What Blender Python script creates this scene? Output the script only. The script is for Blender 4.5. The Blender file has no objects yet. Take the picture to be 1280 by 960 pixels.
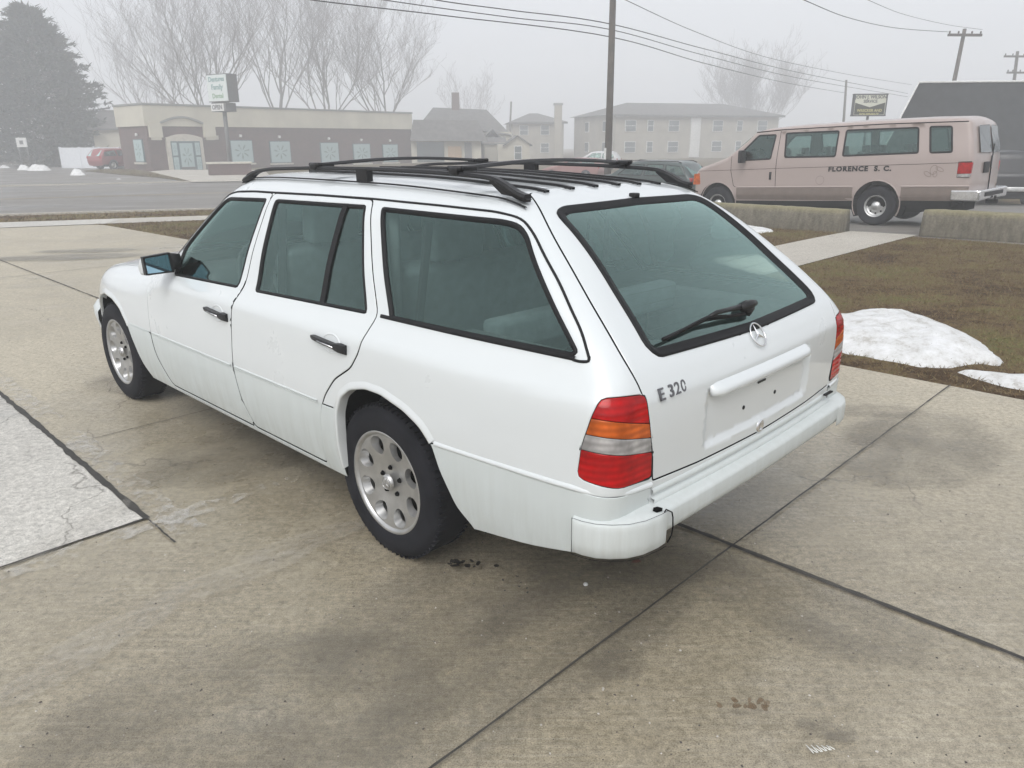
import bpy, bmesh, math, random
import numpy as np
from mathutils import Vector, Matrix
from mathutils.geometry import delaunay_2d_cdt
PI = math.pi
scene = bpy.context.scene
COL = scene.collection
random.seed(7)

# ------------------------------------------------------------------ helpers
def new_mat(name):
    m = bpy.data.materials.new(name); m.use_nodes = True
    nt = m.node_tree; nt.nodes.clear()
    out = nt.nodes.new('ShaderNodeOutputMaterial')
    return m, nt, out

def pbsdf(nt, out, color, rough=.5, metal=0, coat=0, spec=.5):
    b = nt.nodes.new('ShaderNodeBsdfPrincipled')
    if color is not None: b.inputs['Base Color'].default_value = (*color, 1)
    b.inputs['Roughness'].default_value = rough
    b.inputs['Metallic'].default_value = metal
    b.inputs['Coat Weight'].default_value = coat
    b.inputs['Coat Roughness'].default_value = .06
    b.inputs['Specular IOR Level'].default_value = spec
    nt.links.new(b.outputs[0], out.inputs[0])
    return b

def coords(nt, scale=(1, 1, 1), kind='Object', rot=(0, 0, 0)):
    tc = nt.nodes.new('ShaderNodeTexCoord'); mp = nt.nodes.new('ShaderNodeMapping')
    mp.inputs['Scale'].default_value = scale; mp.inputs['Rotation'].default_value = rot
    nt.links.new(tc.outputs[kind], mp.inputs[0]); return mp.outputs[0]

def noise(nt, vec, scale, detail=4, rough=.55, dist=0):
    n = nt.nodes.new('ShaderNodeTexNoise'); n.inputs['Scale'].default_value = scale
    n.inputs['Detail'].default_value = detail; n.inputs['Roughness'].default_value = rough
    n.inputs['Distortion'].default_value = dist
    nt.links.new(vec, n.inputs['Vector']); return n.outputs['Fac']

def ramp(nt, fac, stops, interp='LINEAR'):
    r = nt.nodes.new('ShaderNodeValToRGB'); r.color_ramp.interpolation = interp
    e = r.color_ramp.elements
    while len(e) < len(stops): e.new(.5)
    for k, (p, c) in enumerate(stops):
        e[k].position = p; e[k].color = (*c, 1) if not isinstance(c, (int, float)) else (c, c, c, 1)
    nt.links.new(fac, r.inputs[0]); return r.outputs[0]

def mix(nt, fac, a, b, mode='MIX'):
    m = nt.nodes.new('ShaderNodeMix'); m.data_type = 'RGBA'; m.blend_type = mode
    for s, v in ((0, fac), (6, a), (7, b)):
        if isinstance(v, (int, float)): m.inputs[s].default_value = v if s == 0 else (v, v, v, 1)
        elif isinstance(v, tuple): m.inputs[s].default_value = (*v, 1)
        else: nt.links.new(v, m.inputs[s])
    return m.outputs[2]

def math_n(nt, op, a, b=0.0, clamp=False):
    m = nt.nodes.new('ShaderNodeMath'); m.operation = op; m.use_clamp = clamp
    for s, v in ((0, a), (1, b)):
        if isinstance(v, (int, float)): m.inputs[s].default_value = v
        else: nt.links.new(v, m.inputs[s])
    return m.outputs[0]

def bump(nt, b, height, strength=.2, dist=.01):
    n = nt.nodes.new('ShaderNodeBump'); n.inputs['Strength'].default_value = strength
    n.inputs['Distance'].default_value = dist
    nt.links.new(height, n.inputs['Height']); nt.links.new(n.outputs[0], b.inputs['Normal'])

def simple(name, color, rough=.5, metal=0, coat=0, var=.12, vscale=6, bmp=0, bscale=60, spec=.5):
    """a principled material with a little procedural variation of its own colour"""
    m, nt, out = new_mat(name)
    b = pbsdf(nt, out, None, rough, metal, coat, spec)
    v = coords(nt); f = noise(nt, v, vscale, 5)
    lo = tuple(max(0, c * (1 - var)) for c in color); hi = tuple(min(1, c * (1 + var)) for c in color)
    nt.links.new(ramp(nt, f, [(.3, lo), (.7, hi)]), b.inputs['Base Color'])
    if bmp: bump(nt, b, noise(nt, v, bscale, 4), bmp, .01)
    return m

class MB:
    """collects shapes into one mesh"""
    def __init__(s): s.v = []; s.f = []; s.m = []; s.sm = []
    def add(s, vs, fs, mi=0, smooth=False):
        o = len(s.v); s.v += [tuple(map(float, p)) for p in vs]
        s.f += [tuple(i + o for i in f) for f in fs]; s.m += [mi] * len(fs); s.sm += [smooth] * len(fs); return s
    def box(s, c, d, mi=0, rot=0, bev=0, tilt=None):
        x, y, z = [k / 2 for k in d]
        if bev > 0:
            b = min(bev, x * .45, y * .45, z * .45)
            bm = bmesh.new(); bmesh.ops.create_cube(bm, size=1)
            for q in bm.verts: q.co = Vector((q.co.x * d[0], q.co.y * d[1], q.co.z * d[2]))
            bmesh.ops.bevel(bm, geom=bm.edges[:], offset=b, segments=2, profile=.5, affect='EDGES')
            bm.verts.index_update()
            vs = [q.co.copy() for q in bm.verts]; fs = [[q.index for q in f.verts] for f in bm.faces]; bm.free()
        else:
            vs = [Vector((i * x, j * y, k * z)) for i in (-1, 1) for j in (-1, 1) for k in (-1, 1)]
            fs = [(0, 1, 3, 2), (4, 6, 7, 5), (0, 4, 5, 1), (2, 3, 7, 6), (0, 2, 6, 4), (1, 5, 7, 3)]
        M = Matrix.Rotation(rot, 3, 'Z')
        if tilt: M = M @ tilt
        return s.add([M @ q + Vector(c) for q in vs], fs, mi, bev > 0)
    def tube(s, pts, r, n=8, mi=0, cap=True, smooth=True, flat=1.0):
        pts = [Vector(p) for p in pts]
        rs = r if isinstance(r, (list, tuple)) else [r] * len(pts)
        vs = []; fs = []; up0 = None
        for i, p in enumerate(pts):
            t = (pts[min(i + 1, len(pts) - 1)] - pts[max(i - 1, 0)]).normalized()
            if up0 is None:
                up0 = Vector((0, 0, 1)) if abs(t.z) < .9 else Vector((1, 0, 0))
            a = t.cross(up0).normalized(); b = a.cross(t).normalized(); up0 = b
            for k in range(n):
                q = 2 * PI * k / n
                vs.append(p + (a * math.cos(q) + b * math.sin(q) * flat) * rs[i])
        for i in range(len(pts) - 1):
            for k in range(n):
                fs.append((i * n + k, i * n + (k + 1) % n, (i + 1) * n + (k + 1) % n, (i + 1) * n + k))
        if cap:
            fs.append(tuple(range(n - 1, -1, -1))); e = (len(pts) - 1) * n; fs.append(tuple(range(e, e + n)))
        return s.add(vs, fs, mi, smooth)
    def lathe(s, prof, n=32, mi=0, axis='Z', c=(0, 0, 0), smooth=True):
        """profile [(r, h)], axis Z / Y"""
        vs = []; fs = []
        for r, h in prof:
            for k in range(n):
                a = 2 * PI * k / n
                if axis == 'Z': vs.append((c[0] + r * math.cos(a), c[1] + r * math.sin(a), c[2] + h))
                else: vs.append((c[0] + r * math.cos(a), c[1] + h, c[2] + r * math.sin(a)))
        for i in range(len(prof) - 1):
            for k in range(n):
                fs.append((i * n + k, i * n + (k + 1) % n, (i + 1) * n + (k + 1) % n, (i + 1) * n + k))
        return s.add(vs, fs, mi, smooth)
    def prism(s, poly, y0, y1, mi=0, plane='XZ', M=None, smooth=False):
        """polygon extruded: plane XZ along y, YZ along x, XY along z"""
        def P(a, b, t):
            p = {'XZ': (a, t, b), 'YZ': (t, a, b), 'XY': (a, b, t)}[plane]
            return M @ Vector(p) if M else Vector(p)
        n = len(poly)
        vs = [P(a, b, y0) for a, b in poly] + [P(a, b, y1) for a, b in poly]
        fs = [tuple(range(n - 1, -1, -1)), tuple(range(n, 2 * n))]
        fs += [(i, (i + 1) % n, n + (i + 1) % n, n + i) for i in range(n)]
        return s.add(vs, fs, mi, smooth)
    def ribbon(s, pts, nrm, prof, mi=0, closed=False, smooth=False):
        """sweep profile [(side, height)] along pts; side = cross(n, t)"""
        pts = [Vector(p) for p in pts]; nrm = [Vector(p) for p in nrm]; L = len(pts); k = len(prof)
        vs = []
        for i, p in enumerate(pts):
            if closed: t = pts[(i + 1) % L] - pts[i - 1]
            else: t = pts[min(i + 1, L - 1)] - pts[max(i - 1, 0)]
            t.normalize(); n = nrm[i].normalized(); sd = n.cross(t).normalized()
            for a, h in prof: vs.append(p + sd * a + n * h)
        fs = []
        for i in range(L if closed else L - 1):
            j = (i + 1) % L
            for q in range(k - 1): fs.append((i * k + q, i * k + q + 1, j * k + q + 1, j * k + q))
        return s.add(vs, fs, mi, smooth)
    def build(s, name, mats, parent=None, loc=None, rot=None, bevel=0, weld=False):
        me = bpy.data.meshes.new(name); me.from_pydata(s.v, [], s.f)
        mats = mats if isinstance(mats, (list, tuple)) else [mats]
        for m in mats: me.materials.append(m)
        me.polygons.foreach_set('material_index', s.m); me.polygons.foreach_set('use_smooth', s.sm)
        bm = bmesh.new(); bm.from_mesh(me)
        if weld: bmesh.ops.remove_doubles(bm, verts=bm.verts[:], dist=.0004)
        bmesh.ops.recalc_face_normals(bm, faces=bm.faces[:]); bm.to_mesh(me); bm.free()
        me.update()
        o = bpy.data.objects.new(name, me); COL.objects.link(o)
        if parent: o.parent = parent
        if loc: o.location = loc
        if rot: o.rotation_euler = rot
        if bevel:
            b = o.modifiers.new('bevel', 'BEVEL'); b.width = bevel; b.segments = 2; b.limit_method = 'ANGLE'
        return o

def tag(o, label=None, cat=None, group=None, kind=None):
    for k, v in (('label', label), ('category', cat), ('group', group), ('kind', kind)):
        if v: o[k] = v
    return o

def empty(name, loc, rz=0, label=None, cat=None, group=None):
    o = bpy.data.objects.new(name, None); COL.objects.link(o)
    o.location = loc; o.rotation_euler = (0, 0, rz); o.empty_display_size = .3
    return tag(o, label, cat, group)

def copy_tree(o, parent=None):
    kids = list(o.children); c = o.copy(); COL.objects.link(c)
    if parent: c.parent = parent
    for ch in kids: copy_tree(ch, c)
    return c

def text_obj(body, name, mat, size, parent=None, M=None, extrude=.002, bold=0.0, spacing=1.0, stretch=1.0, align='CENTER'):
    """lettering as a mesh; M places its local XY plane"""
    cu = bpy.data.curves.new(name, 'FONT'); cu.body = body; cu.size = size; cu.extrude = extrude
    cu.offset = bold; cu.align_x = align; cu.align_y = 'CENTER'; cu.space_character = spacing
    cu.resolution_u = 3
    t = bpy.data.objects.new(name, cu); COL.objects.link(t)
    dg = bpy.context.evaluated_depsgraph_get(); me = bpy.data.meshes.new_from_object(t.evaluated_get(dg))
    bpy.data.objects.remove(t); me.name = name
    for v in me.vertices: v.co.x *= stretch
    if M is not None: me.transform(M)
    me.materials.clear(); me.materials.append(mat)
    o = bpy.data.objects.new(name, me); COL.objects.link(o)
    if parent: o.parent = parent
    return o

def frame(origin, ex, ey):
    """matrix with local x -> ex, y -> ey"""
    ex = Vector(ex).normalized(); ey = Vector(ey); ey = (ey - ex * ey.dot(ex)).normalized(); ez = ex.cross(ey)
    M = Matrix((ex, ey, ez)).transposed().to_4x4(); M.translation = Vector(origin); return M

# ------------------------------------------------------------------ materials
def paint(name, col, rough=.28, coat=.5, dirt=.25):
    m, nt, out = new_mat(name); b = pbsdf(nt, out, None, rough, 0, coat)
    v = coords(nt)
    f = noise(nt, v, 2.2, 6, .65)
    dz = coords(nt, (9, 9, .7)); f2 = noise(nt, dz, 3.0, 5, .7)
    c = mix(nt, ramp(nt, f, [(.35, 0), (.75, dirt * .45)]), col, tuple(k * .80 for k in col))
    # road film low on the body (a real dirt layer, by height on the car)
    sep = nt.nodes.new('ShaderNodeSeparateXYZ'); tc = nt.nodes.new('ShaderNodeTexCoord')
    nt.links.new(tc.outputs['Object'], sep.inputs[0])
    mr = nt.nodes.new('ShaderNodeMapRange'); nt.links.new(sep.outputs[2], mr.inputs[0])
    mr.inputs[1].default_value = .62; mr.inputs[2].default_value = .25; mr.inputs[3].default_value = 0; mr.inputs[4].default_value = 1
    g = math_n(nt, 'MULTIPLY', mr.outputs[0], ramp(nt, f2, [(.35, .15), (.7, dirt * 2.2)]), True)
    c = mix(nt, g, c, tuple(k * q for k, q in zip(col, (.62, .60, .55))))
    nt.links.new(c, b.inputs['Base Color'])
    nt.links.new(ramp(nt, f, [(.3, rough * .8), (.75, min(1, rough * 1.7))]), b.inputs['Roughness'])
    return m

M = {}
M['white'] = paint('white_paint', (.60, .628, .635), .30, 1.0, .08)
M['clad'] = paint('white_cladding', (.53, .568, .565), .42, .15, .30)
M['bump'] = paint('white_bumper', (.56, .595, .592), .45, .1, .40)
M['rubber'] = simple('black_rubber', (.007, .007, .008), .6, var=.2, vscale=30, spec=.25)
M['plastic'] = simple('black_plastic', (.010, .010, .011), .42, var=.25, vscale=20, spec=.35)
M['gap'] = simple('gap_dark', (.003, .003, .003), .9, spec=.05)
M['chrome'] = simple('chrome', (.75, .75, .76), .18, 1, var=.1, vscale=12)
M['alloy'] = simple('alloy_rim', (.45, .45, .445), .36, .8, 0, .16, 14)
M['under'] = simple('underbody', (.006, .006, .006), .95, var=.3, spec=.05)
M['lining'] = simple('cabin_lining', (.13, .145, .15), .9, var=.1)
M['seat'] = simple('seat_cloth', (.115, .135, .145), .85, var=.15, vscale=20, bmp=.1)
M['dash'] = simple('dash_vinyl', (.03, .034, .038), .7)
M['carpet'] = simple('carpet', (.09, .10, .105), .95, var=.15, vscale=30)

def tyre_mat():
    m, nt, out = new_mat('tyre_rubber'); b = pbsdf(nt, out, None, .85, 0, 0, .22)
    v = coords(nt); f = noise(nt, v, 9, 6)
    nt.links.new(ramp(nt, f, [(.3, (.007, .0075, .010)), (.75, (.017, .0175, .022))]), b.inputs['Base Color'])
    bump(nt, b, noise(nt, v, 120, 3), .25, .003); return m
M['tyre'] = tyre_mat()

def glass(name, tint, refl=1.0, rough=.02):
    m, nt, out = new_mat(name)
    t = nt.nodes.new('ShaderNodeBsdfTransparent'); t.inputs[0].default_value = (*tint, 1)
    g = nt.nodes.new('ShaderNodeBsdfGlossy'); g.inputs['Color'].default_value = (.72, .98, .92, 1); g.inputs['Roughness'].default_value = rough
    fr = nt.nodes.new('ShaderNodeFresnel'); fr.inputs[0].default_value = 1.5
    f = math_n(nt, 'MULTIPLY', fr.outputs[0], refl, True)
    f = math_n(nt, 'ADD', f, .03, True)
    mx = nt.nodes.new('ShaderNodeMixShader'); nt.links.new(f, mx.inputs[0])
    nt.links.new(t.outputs[0], mx.inputs[1]); nt.links.new(g.outputs[0], mx.inputs[2])
    nt.links.new(mx.outputs[0], out.inputs[0]); return m
M['glass'] = glass('green_tinted_glass', (.84, .965, .925), 1.4)
M['backlight'] = glass('rear_green_glass', (.84, .965, .925), 2.0)
M['farglass'] = glass('grey_glass', (.42, .52, .50), 1.6)

def lens(name, col, rib=95):
    m, nt, out = new_mat(name); b = pbsdf(nt, out, None, .12, 0, 0, .3)
    v = coords(nt)
    w = nt.nodes.new('ShaderNodeTexWave'); w.bands_direction = 'Z'; w.inputs['Scale'].default_value = rib / 6.28
    w.inputs['Distortion'].default_value = .0; nt.links.new(v, w.inputs['Vector'])
    n = noise(nt, v, 13, 3)
    c = mix(nt, ramp(nt, n, [(.35, 0), (.7, 1)]), tuple(k * .55 for k in col), tuple(min(1, k * 1.35) for k in col))
    c = mix(nt, math_n(nt, 'MULTIPLY', w.outputs['Fac'], .5), c, tuple(k * .45 for k in col))
    nt.links.new(c, b.inputs['Base Color'])
    b.inputs['Subsurface Weight'].default_value = 0.0
    bump(nt, b, w.outputs['Fac'], .15, .003)
    return m
M['red_lens'] = lens('red_lens', (.42, .002, .003))
M['amber_lens'] = lens('amber_lens', (.50, .10, .012))
M['clear_lens'] = lens('clear_lens', (.40, .385, .375))
M['mirror'] = simple('mirror_glass', (.30, .46, .56), .04, 1, var=.02)
M['chrome_dark'] = simple('dull_chrome', (.16, .16, .17), .35, .8)
# ------------------------------------------------------------------ the wagon's body surface
class Spl:
    def __init__(s, tab):
        s.X = np.array([a for a, b in tab], float); s.Y = np.array([b for a, b in tab], float)
        s.h = np.diff(s.X); d = np.diff(s.Y) / s.h; m = np.zeros(len(s.X)); m[0] = d[0]; m[-1] = d[-1]
        for i in range(1, len(s.X) - 1):
            m[i] = 0 if d[i - 1] * d[i] <= 0 else 2 * d[i - 1] * d[i] / (d[i - 1] + d[i])
        s.m = m
    def __call__(s, x):
        x = np.asarray(x, float); X, Y, h, m = s.X, s.Y, s.h, s.m
        i = np.clip(np.searchsorted(X, x) - 1, 0, len(X) - 2); t = (x - X[i]) / h[i]
        tc = np.clip(t, 0, 1)
        v = (2*tc**3 - 3*tc**2 + 1) * Y[i] + (tc**3 - 2*tc**2 + tc) * h[i] * m[i] + (-2*tc**3 + 3*tc**2) * Y[i+1] + (tc**3 - tc**2) * h[i] * m[i+1]
        return v + np.where(t < 0, t * h[i] * m[i], 0) + np.where(t > 1, (t - 1) * h[i] * m[i+1], 0)
SZ = Spl([(.15,.79),(.22,.825),(.30,.850),(.42,.868),(.52,.873),(.60,.873),(.72,.868),(.82,.861),(.862,.853),(.90,.831),(.93,.812),(.96,.795),(1.10,.74),(1.25,.668),(1.38,.600)])
SX = Spl([(-1.2,-.05),(-.9,-.025),(-.3,-.002),(.5,0),(2.2,0),(2.65,-.008),(2.9,-.033),(3.1,-.085),(3.3,-.150),(3.5,-.225),(3.6,-.27)])
RO = Spl([(-.9,1.33),(-.6,1.385),(-.3,1.41),(.3,1.435),(1.0,1.44),(1.3,1.432),(1.5,1.40),(1.62,1.355),(2.25,.955),(2.4,.925),(2.9,.89),(3.25,.835),(3.45,.77),(3.6,.68)])
XR = Spl([(.2,-1.10),(.55,-1.125),(.75,-1.13),(.84,-1.124),(.90,-1.10),(.94,-1.075),(.98,-1.04),(1.15,-.845),(1.35,-.61),(1.45,-.49)])
def sst(a, b, x):
    t = np.clip((x - a) / (b - a), 0, 1); return t * t * (3 - 2 * t)
def smax(a, b, k):
    h = np.maximum(k - np.abs(a - b), 0) / k
    return np.maximum(a, b) + h * h * k * .25
def F(P):
    x, y, z = P[..., 0], np.abs(P[..., 1]), P[..., 2]
    fs = (y - SZ(z) - SX(x)) * (1 - .1 * sst(.88, 1.02, z))
    fr = (z - RO(x + .3 * y * y * sst(1.2, 1.6, x)) + .06 * y * y) * (1 - .2 * sst(1.35, 1.7, x) - .2 * sst(-.35, -.8, x))
    rec = .013 * np.clip((.372 - y) / .010, 0, 1) * np.clip((z - .628) / .010, 0, 1) * sst(.83, .80, z)
    fb = -(x - XR(z) - .05 * y * y - rec) * (1 - .32 * sst(.88, 1.05, z))
    ff = (x - 3.50 + .22 * y * y) + .25 * np.maximum(z - .6, 0)
    v = smax(fs, fr, .14); v = smax(v, fb, .09 + .05 * sst(.92, 1.38, z)); return smax(v, ff, .16)
def root(O, D, t0, t1):
    a = np.full(len(O), t0, float); b = np.full(len(O), t1, float)
    for _ in range(30):
        m = (a + b) / 2; ins = F(O + D * m[:, None]) < 0
        a = np.where(ins, m, a); b = np.where(ins, b, m)
    return O + D * ((a + b) / 2)[:, None]
def grad(P):
    e = 1e-4; g = np.stack([F(P + np.eye(3)[k] * e) - F(P - np.eye(3)[k] * e) for k in range(3)], -1)
    return g / np.linalg.norm(g, axis=-1, keepdims=True)
def S3(pts):   # (x, z) -> left side
    p = np.array(pts, float); O = np.stack([p[:, 0], 0 * p[:, 0], p[:, 1]], -1); return root(O, np.tile([0, 1., 0], (len(p), 1)), 0, 1.2)
def R3(pts):   # (y, z) -> tail
    p = np.array(pts, float); O = np.stack([0 * p[:, 0], p[:, 0], p[:, 1]], -1); return root(O, np.tile([-1., 0, 0], (len(p), 1)), 0, 1.5)
def T3(pts):   # (x, y) -> roof, bonnet
    p = np.array(pts, float); O = np.stack([p[:, 0], p[:, 1], 0 * p[:, 0] + .7], -1); return root(O, np.tile([0, 0, 1.], (len(p), 1)), 0, 1.2)
XA, XB, Z0, LL = -.25, 2.3, .55, 1.7
def to_uv(P):
    P = np.asarray(P, float); O = np.stack([np.clip(P[:, 0], XA, XB), 0 * P[:, 0], 0 * P[:, 0] + Z0], -1)
    d = P - O; d /= np.linalg.norm(d, axis=1, keepdims=True); w = 1 + np.maximum(d[:, 1], 0)
    return np.stack([O[:, 0] + LL * d[:, 0] / w, LL * d[:, 2] / w], -1)
def from_uv(q):
    q = np.asarray(q, float); ox = np.clip(q[:, 0], XA, XB); X = (q[:, 0] - ox) / LL; Z = q[:, 1] / LL; s = X * X + Z * Z
    D = np.stack([2 * X, np.maximum(1 - s, 0), 2 * Z], -1) / (1 + s)[:, None]
    O = np.stack([ox, 0 * ox, 0 * ox + Z0], -1); return root(O, D, .05, 2.2)
def fillet(pts, r=.03, step=.018, closed=True):
    """polyline with rounded corners, evenly dense; r one value or per point"""
    P = [np.array(p, float) for p in pts]; n = len(P); out = []
    rs = r if isinstance(r, (list, tuple)) else [r] * n
    for i in range(n):
        if not closed and i in (0, n - 1): out.append(P[i]); continue
        a, b, c = P[i - 1], P[i], P[(i + 1) % n]; la, lc = np.linalg.norm(a - b), np.linalg.norm(c - b)
        k = min(rs[i], la * .45, lc * .45)
        if k < .002: out.append(b); continue
        p0 = b + (a - b) / la * k; p1 = b + (c - b) / lc * k; m = max(2, int(k / .012) + 1)
        for j in range(m + 1):
            t = j / m; out.append((1-t)**2 * p0 + 2*t*(1-t) * b + t*t * p1)
    res = []
    for i in range(len(out) if closed else len(out) - 1):
        a, b = out[i], out[(i + 1) % len(out)]; L = np.linalg.norm(b - a)
        if L < 1e-6: continue
        m = max(1, int(L / step + .5))
        res += [a + (b - a) * j / m for j in range(m)]
    if not closed: res.append(out[-1])
    return res
def inpoly(q, poly):
    x, y = q[:, 0], q[:, 1]; c = np.zeros(len(q), bool); n = len(poly); j = n - 1
    for i in range(n):
        xi, yi = poly[i]; xj, yj = poly[j]
        if yi != yj: c ^= ((yi > y) != (yj > y)) & (x < (xj - xi) * (y - yi) / (yj - yi) + xi)
        j = i
    return c
GUT = [(1.93,.972),(1.863,1.025),(1.71,1.172),(1.60,1.27),(1.50,1.318),(1.38,1.340),(1.2,1.348),(1.016,1.349),(.64,1.353),(.257,1.353),(-.13,1.347),(-.42,1.340),(-.52,1.325),(-.60,1.28),(-.768,1.154),(-.898,1.038),(-.952,.975)]
SEAM1 = [(1.016,1.349),(1.009,.944),(1.044,.867),(1.055,.779),(1.072,.559),(1.04,.42),(.992,.335),(.965,.285)]
SEAM2 = [(.257,1.353),(.003,.962),(.023,.906),(.045,.824),(.096,.755),(.208,.688),(.28,.609),(.313,.554),(.328,.493),(.343,.355),(.345,.285)]
SEAM0 = [(1.93,.972),(2.0,.90),(2.045,.835),(2.052,.704),(2.054,.546),(2.03,.445),(1.955,.349),(1.90,.285)]
ARCH_R = [(.212,.25),(.212,.42),(.20,.55),(.165,.625),(.10,.672),(0,.697),(-.096,.697),(-.228,.668),(-.316,.631),(-.369,.584),(-.407,.50),(-.481,.377),(-.555,.318),(-.60,.10),(.212,.10)]
ARCH_F = [(3.13,.25),(3.11,.42),(3.05,.54),(2.97,.62),(2.881,.668),(2.761,.693),(2.61,.682),(2.493,.641),(2.41,.563),(2.345,.447),(2.284,.335),(2.20,.262),(2.15,.10),(3.13,.10)]
def U(P3): return to_uv(P3)
def sidep(pts, r=.03, closed=True): return S3(fillet(pts, r, closed=closed))
def densify(c, step=.012, closed=True):
    out = []
    for i in range(len(c) if closed else len(c) - 1):
        a, b = c[i], c[(i + 1) % len(c)]; m = max(1, int(np.linalg.norm(b - a) / step)); out += [a + (b - a) * j / m for j in range(m)]
    if not closed: out.append(c[-1])
    return np.array(out)
curve3 = {}
curve3['gutter'] = sidep(GUT, .05, False)
curve3['front_door'] = sidep(SEAM0[::-1] + GUT[1:7] + SEAM1, .03)
curve3['rear_door'] = sidep(SEAM1[:1] + GUT[8:10] + SEAM2[1:] + SEAM1[::-1][:-1], .025)
curve3['front_glass'] = sidep([(1.045,1.322),(1.062,.935),(1.745,.918),(1.752,1.058),(1.626,1.174),(1.49,1.290),(1.43,1.312)], .02)
curve3['rear_glass'] = sidep([(.965,1.322),(.900,.938),(.071,.959),(.283,1.329)], .014)
curve3['quarter_glass'] = sidep([(.17,1.326),(-.465,1.318),(-.53,1.308),(-.584,1.278),(-.912,.985),(-.895,.972),(-.076,.962)], [.012,.03,.03,.03,.012,.012,.012])
rear_half = fillet([(0,1.356),(.40,1.350),(.462,1.336),(.57,.985),(.545,.955),(0,.945)], [0,.03,.03,.03,.03,0], closed=False)
curve3['rear_window'] = R3(rear_half)
gate_low = [(.640,.597),(.0,.580)]
g3 = [tuple(p) for p in T3([(-.395,0),(-.395,.2),(-.390,.33)])] + [(-.387,.404,1.395),(-.50,.475,1.355),(-.639,.563,1.289),(-.874,.648,1.104),(-1.024,.686,.969),(-1.086,.676,.883),(-1.107,.645,.70),(-1.107,.631,.600)] + [tuple(p) for p in R3([(.40,.588),(0,.581)])]
curve3['tailgate'] = np.array(fillet(g3, [0,.05,.05,.05,.04,.1,.05,.05,.05,.05,.008,0,0], closed=False))
curve3['tail_light'] = np.array(fillet([(-1.025,.793,.881),(-1.09,.668,.877),(-1.107,.645,.70),(-1.107,.638,.614),(-1.091,.779,.622),(-.983,.837,.645),(-.99,.828,.743),(-1.01,.811,.834)], .018))
hood2 = fillet([(2.31,0),(2.20,.35),(2.02,.66),(2.10,.715),(2.6,.725),(3.1,.70),(3.36,.60),(3.42,0)], [0,.1,.05,.05,.05,.05,.12,0], closed=False)
curve3['hood'] = T3(hood2)
ws2 = fillet([(1.565,0),(1.52,.30),(1.46,.50),(1.50,.545),(1.86,.675),(1.95,.655),(2.12,.30),(2.19,0)], [0,.1,.05,.02,.02,.05,.1,0], closed=False)
curve3['windshield'] = T3(ws2)
curve3['arch_r'] = sidep(ARCH_R, .02); curve3['arch_f'] = sidep(ARCH_F, .02)
# lower limit of the painted shell and the line of the cladding moulding
low = [tuple(p) for p in S3([(3.3,.30),(2.5,.262),(.3,.262),(-.3,.27),(-.56,.317),(-.80,.352),(-1.0,.40)])] + [tuple(p) for p in R3([(.70,.47),(0,.47)])]
curve3['low'] = np.array(fillet(low, .05, closed=False))
mold = [tuple(p) for p in S3([(3.35,.562),(2.4,.562),(1.6,.563),(.3,.565),(-.37,.584),(-.868,.600),(-1.0,.606)])] + [(-1.068,.812,.600),(-1.096,.745,.594)] + [tuple(p) for p in R3([(.640,.588)])]
curve3['mold'] = np.array(fillet(mold, .06, closed=False))
def seg3(a, b, n=14):
    a, b = np.array(a), np.array(b); return np.array([a + (b - a) * t for t in np.linspace(-.12, 1.12, n)])
curve3['lb1'] = seg3((-1.019,.812,.825), (-1.106,.672,.793))
curve3['lb2'] = seg3((-1.005,.821,.777), (-1.109,.655,.745))
curve3['lb3'] = seg3((-.994,.828,.730), (-1.108,.651,.699))
curve3['rec1'] = R3(densify(np.array([(.0,.628),(.372,.628),(.372,.835)]), .02, False))
curve3['rec2'] = R3(densify(np.array([(.0,.638),(.362,.638),(.362,.835)]), .02, False))
UVc = {k: to_uv(v) for k, v in curve3.items()}

def dist_to_curves(q, segs, lim):
    """mark grid points nearer than lim to any constraint vertex (curves are dense)"""
    P = np.concatenate(segs); bad = np.zeros(len(q), bool)
    for i in range(0, len(q), 2000):
        d = ((q[i:i+2000, None, :] - P[None]) ** 2).sum(-1).min(1); bad[i:i+2000] = d < lim * lim
    return bad
CLOSED = ['front_door', 'rear_door', 'front_glass', 'rear_glass', 'quarter_glass', 'tail_light', 'arch_r', 'arch_f']
HALF = ['rear_window', 'tailgate', 'hood', 'windshield']
OPEN = ['low', 'mold', 'lb1', 'lb2', 'lb3', 'rec1', 'rec2']
# outline of the half domain
g = .022
def domain_edge():
    e = []
    for x in np.arange(XA, XB + 1e-6, g): e.append((x, LL))
    n = int(PI * LL / g / 1.4)
    for k in range(1, n): a = PI / 2 - PI * k / n; e.append((XB + LL * math.cos(a), LL * math.sin(a)))
    for x in np.arange(XB, XA - 1e-6, -g * 2): e.append((x, -LL))
    for k in range(1, n): a = -PI / 2 - PI * k / n; e.append((XA + LL * math.cos(a), LL * math.sin(a)))
    return np.array(e)
dom = domain_edge()
gx, gy = np.meshgrid(np.arange(XA - LL, XB + LL, g), np.arange(-.55, LL, g))
gy = gy + 0; gx = gx + np.where((np.round(gy / g).astype(int) % 2) == 0, 0, g / 2)
G = np.stack([gx.ravel(), gy.ravel()], -1)
cx = np.clip(G[:, 0], XA, XB); G = G[np.hypot(G[:, 0] - cx, G[:, 1]) < LL - .012]
segs = {}
for k in CLOSED: segs[k] = (densify(UVc[k], .016), True)
for k in HALF + OPEN: segs[k] = (densify(UVc[k], .016, False), False)
G = G[~dist_to_curves(G, [s[0] for s in segs.values()], .0125)]
vin = [Vector(p) for p in dom]; ein = [(i, (i + 1) % len(dom)) for i in range(len(dom))]
for k, (c, cl) in segs.items():
    o = len(vin); vin += [Vector(p) for p in c]; n = len(c)
    ein += [(o + i, o + (i + 1) % n) for i in range(n if cl else n - 1)]
vin += [Vector(p) for p in G]
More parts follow.
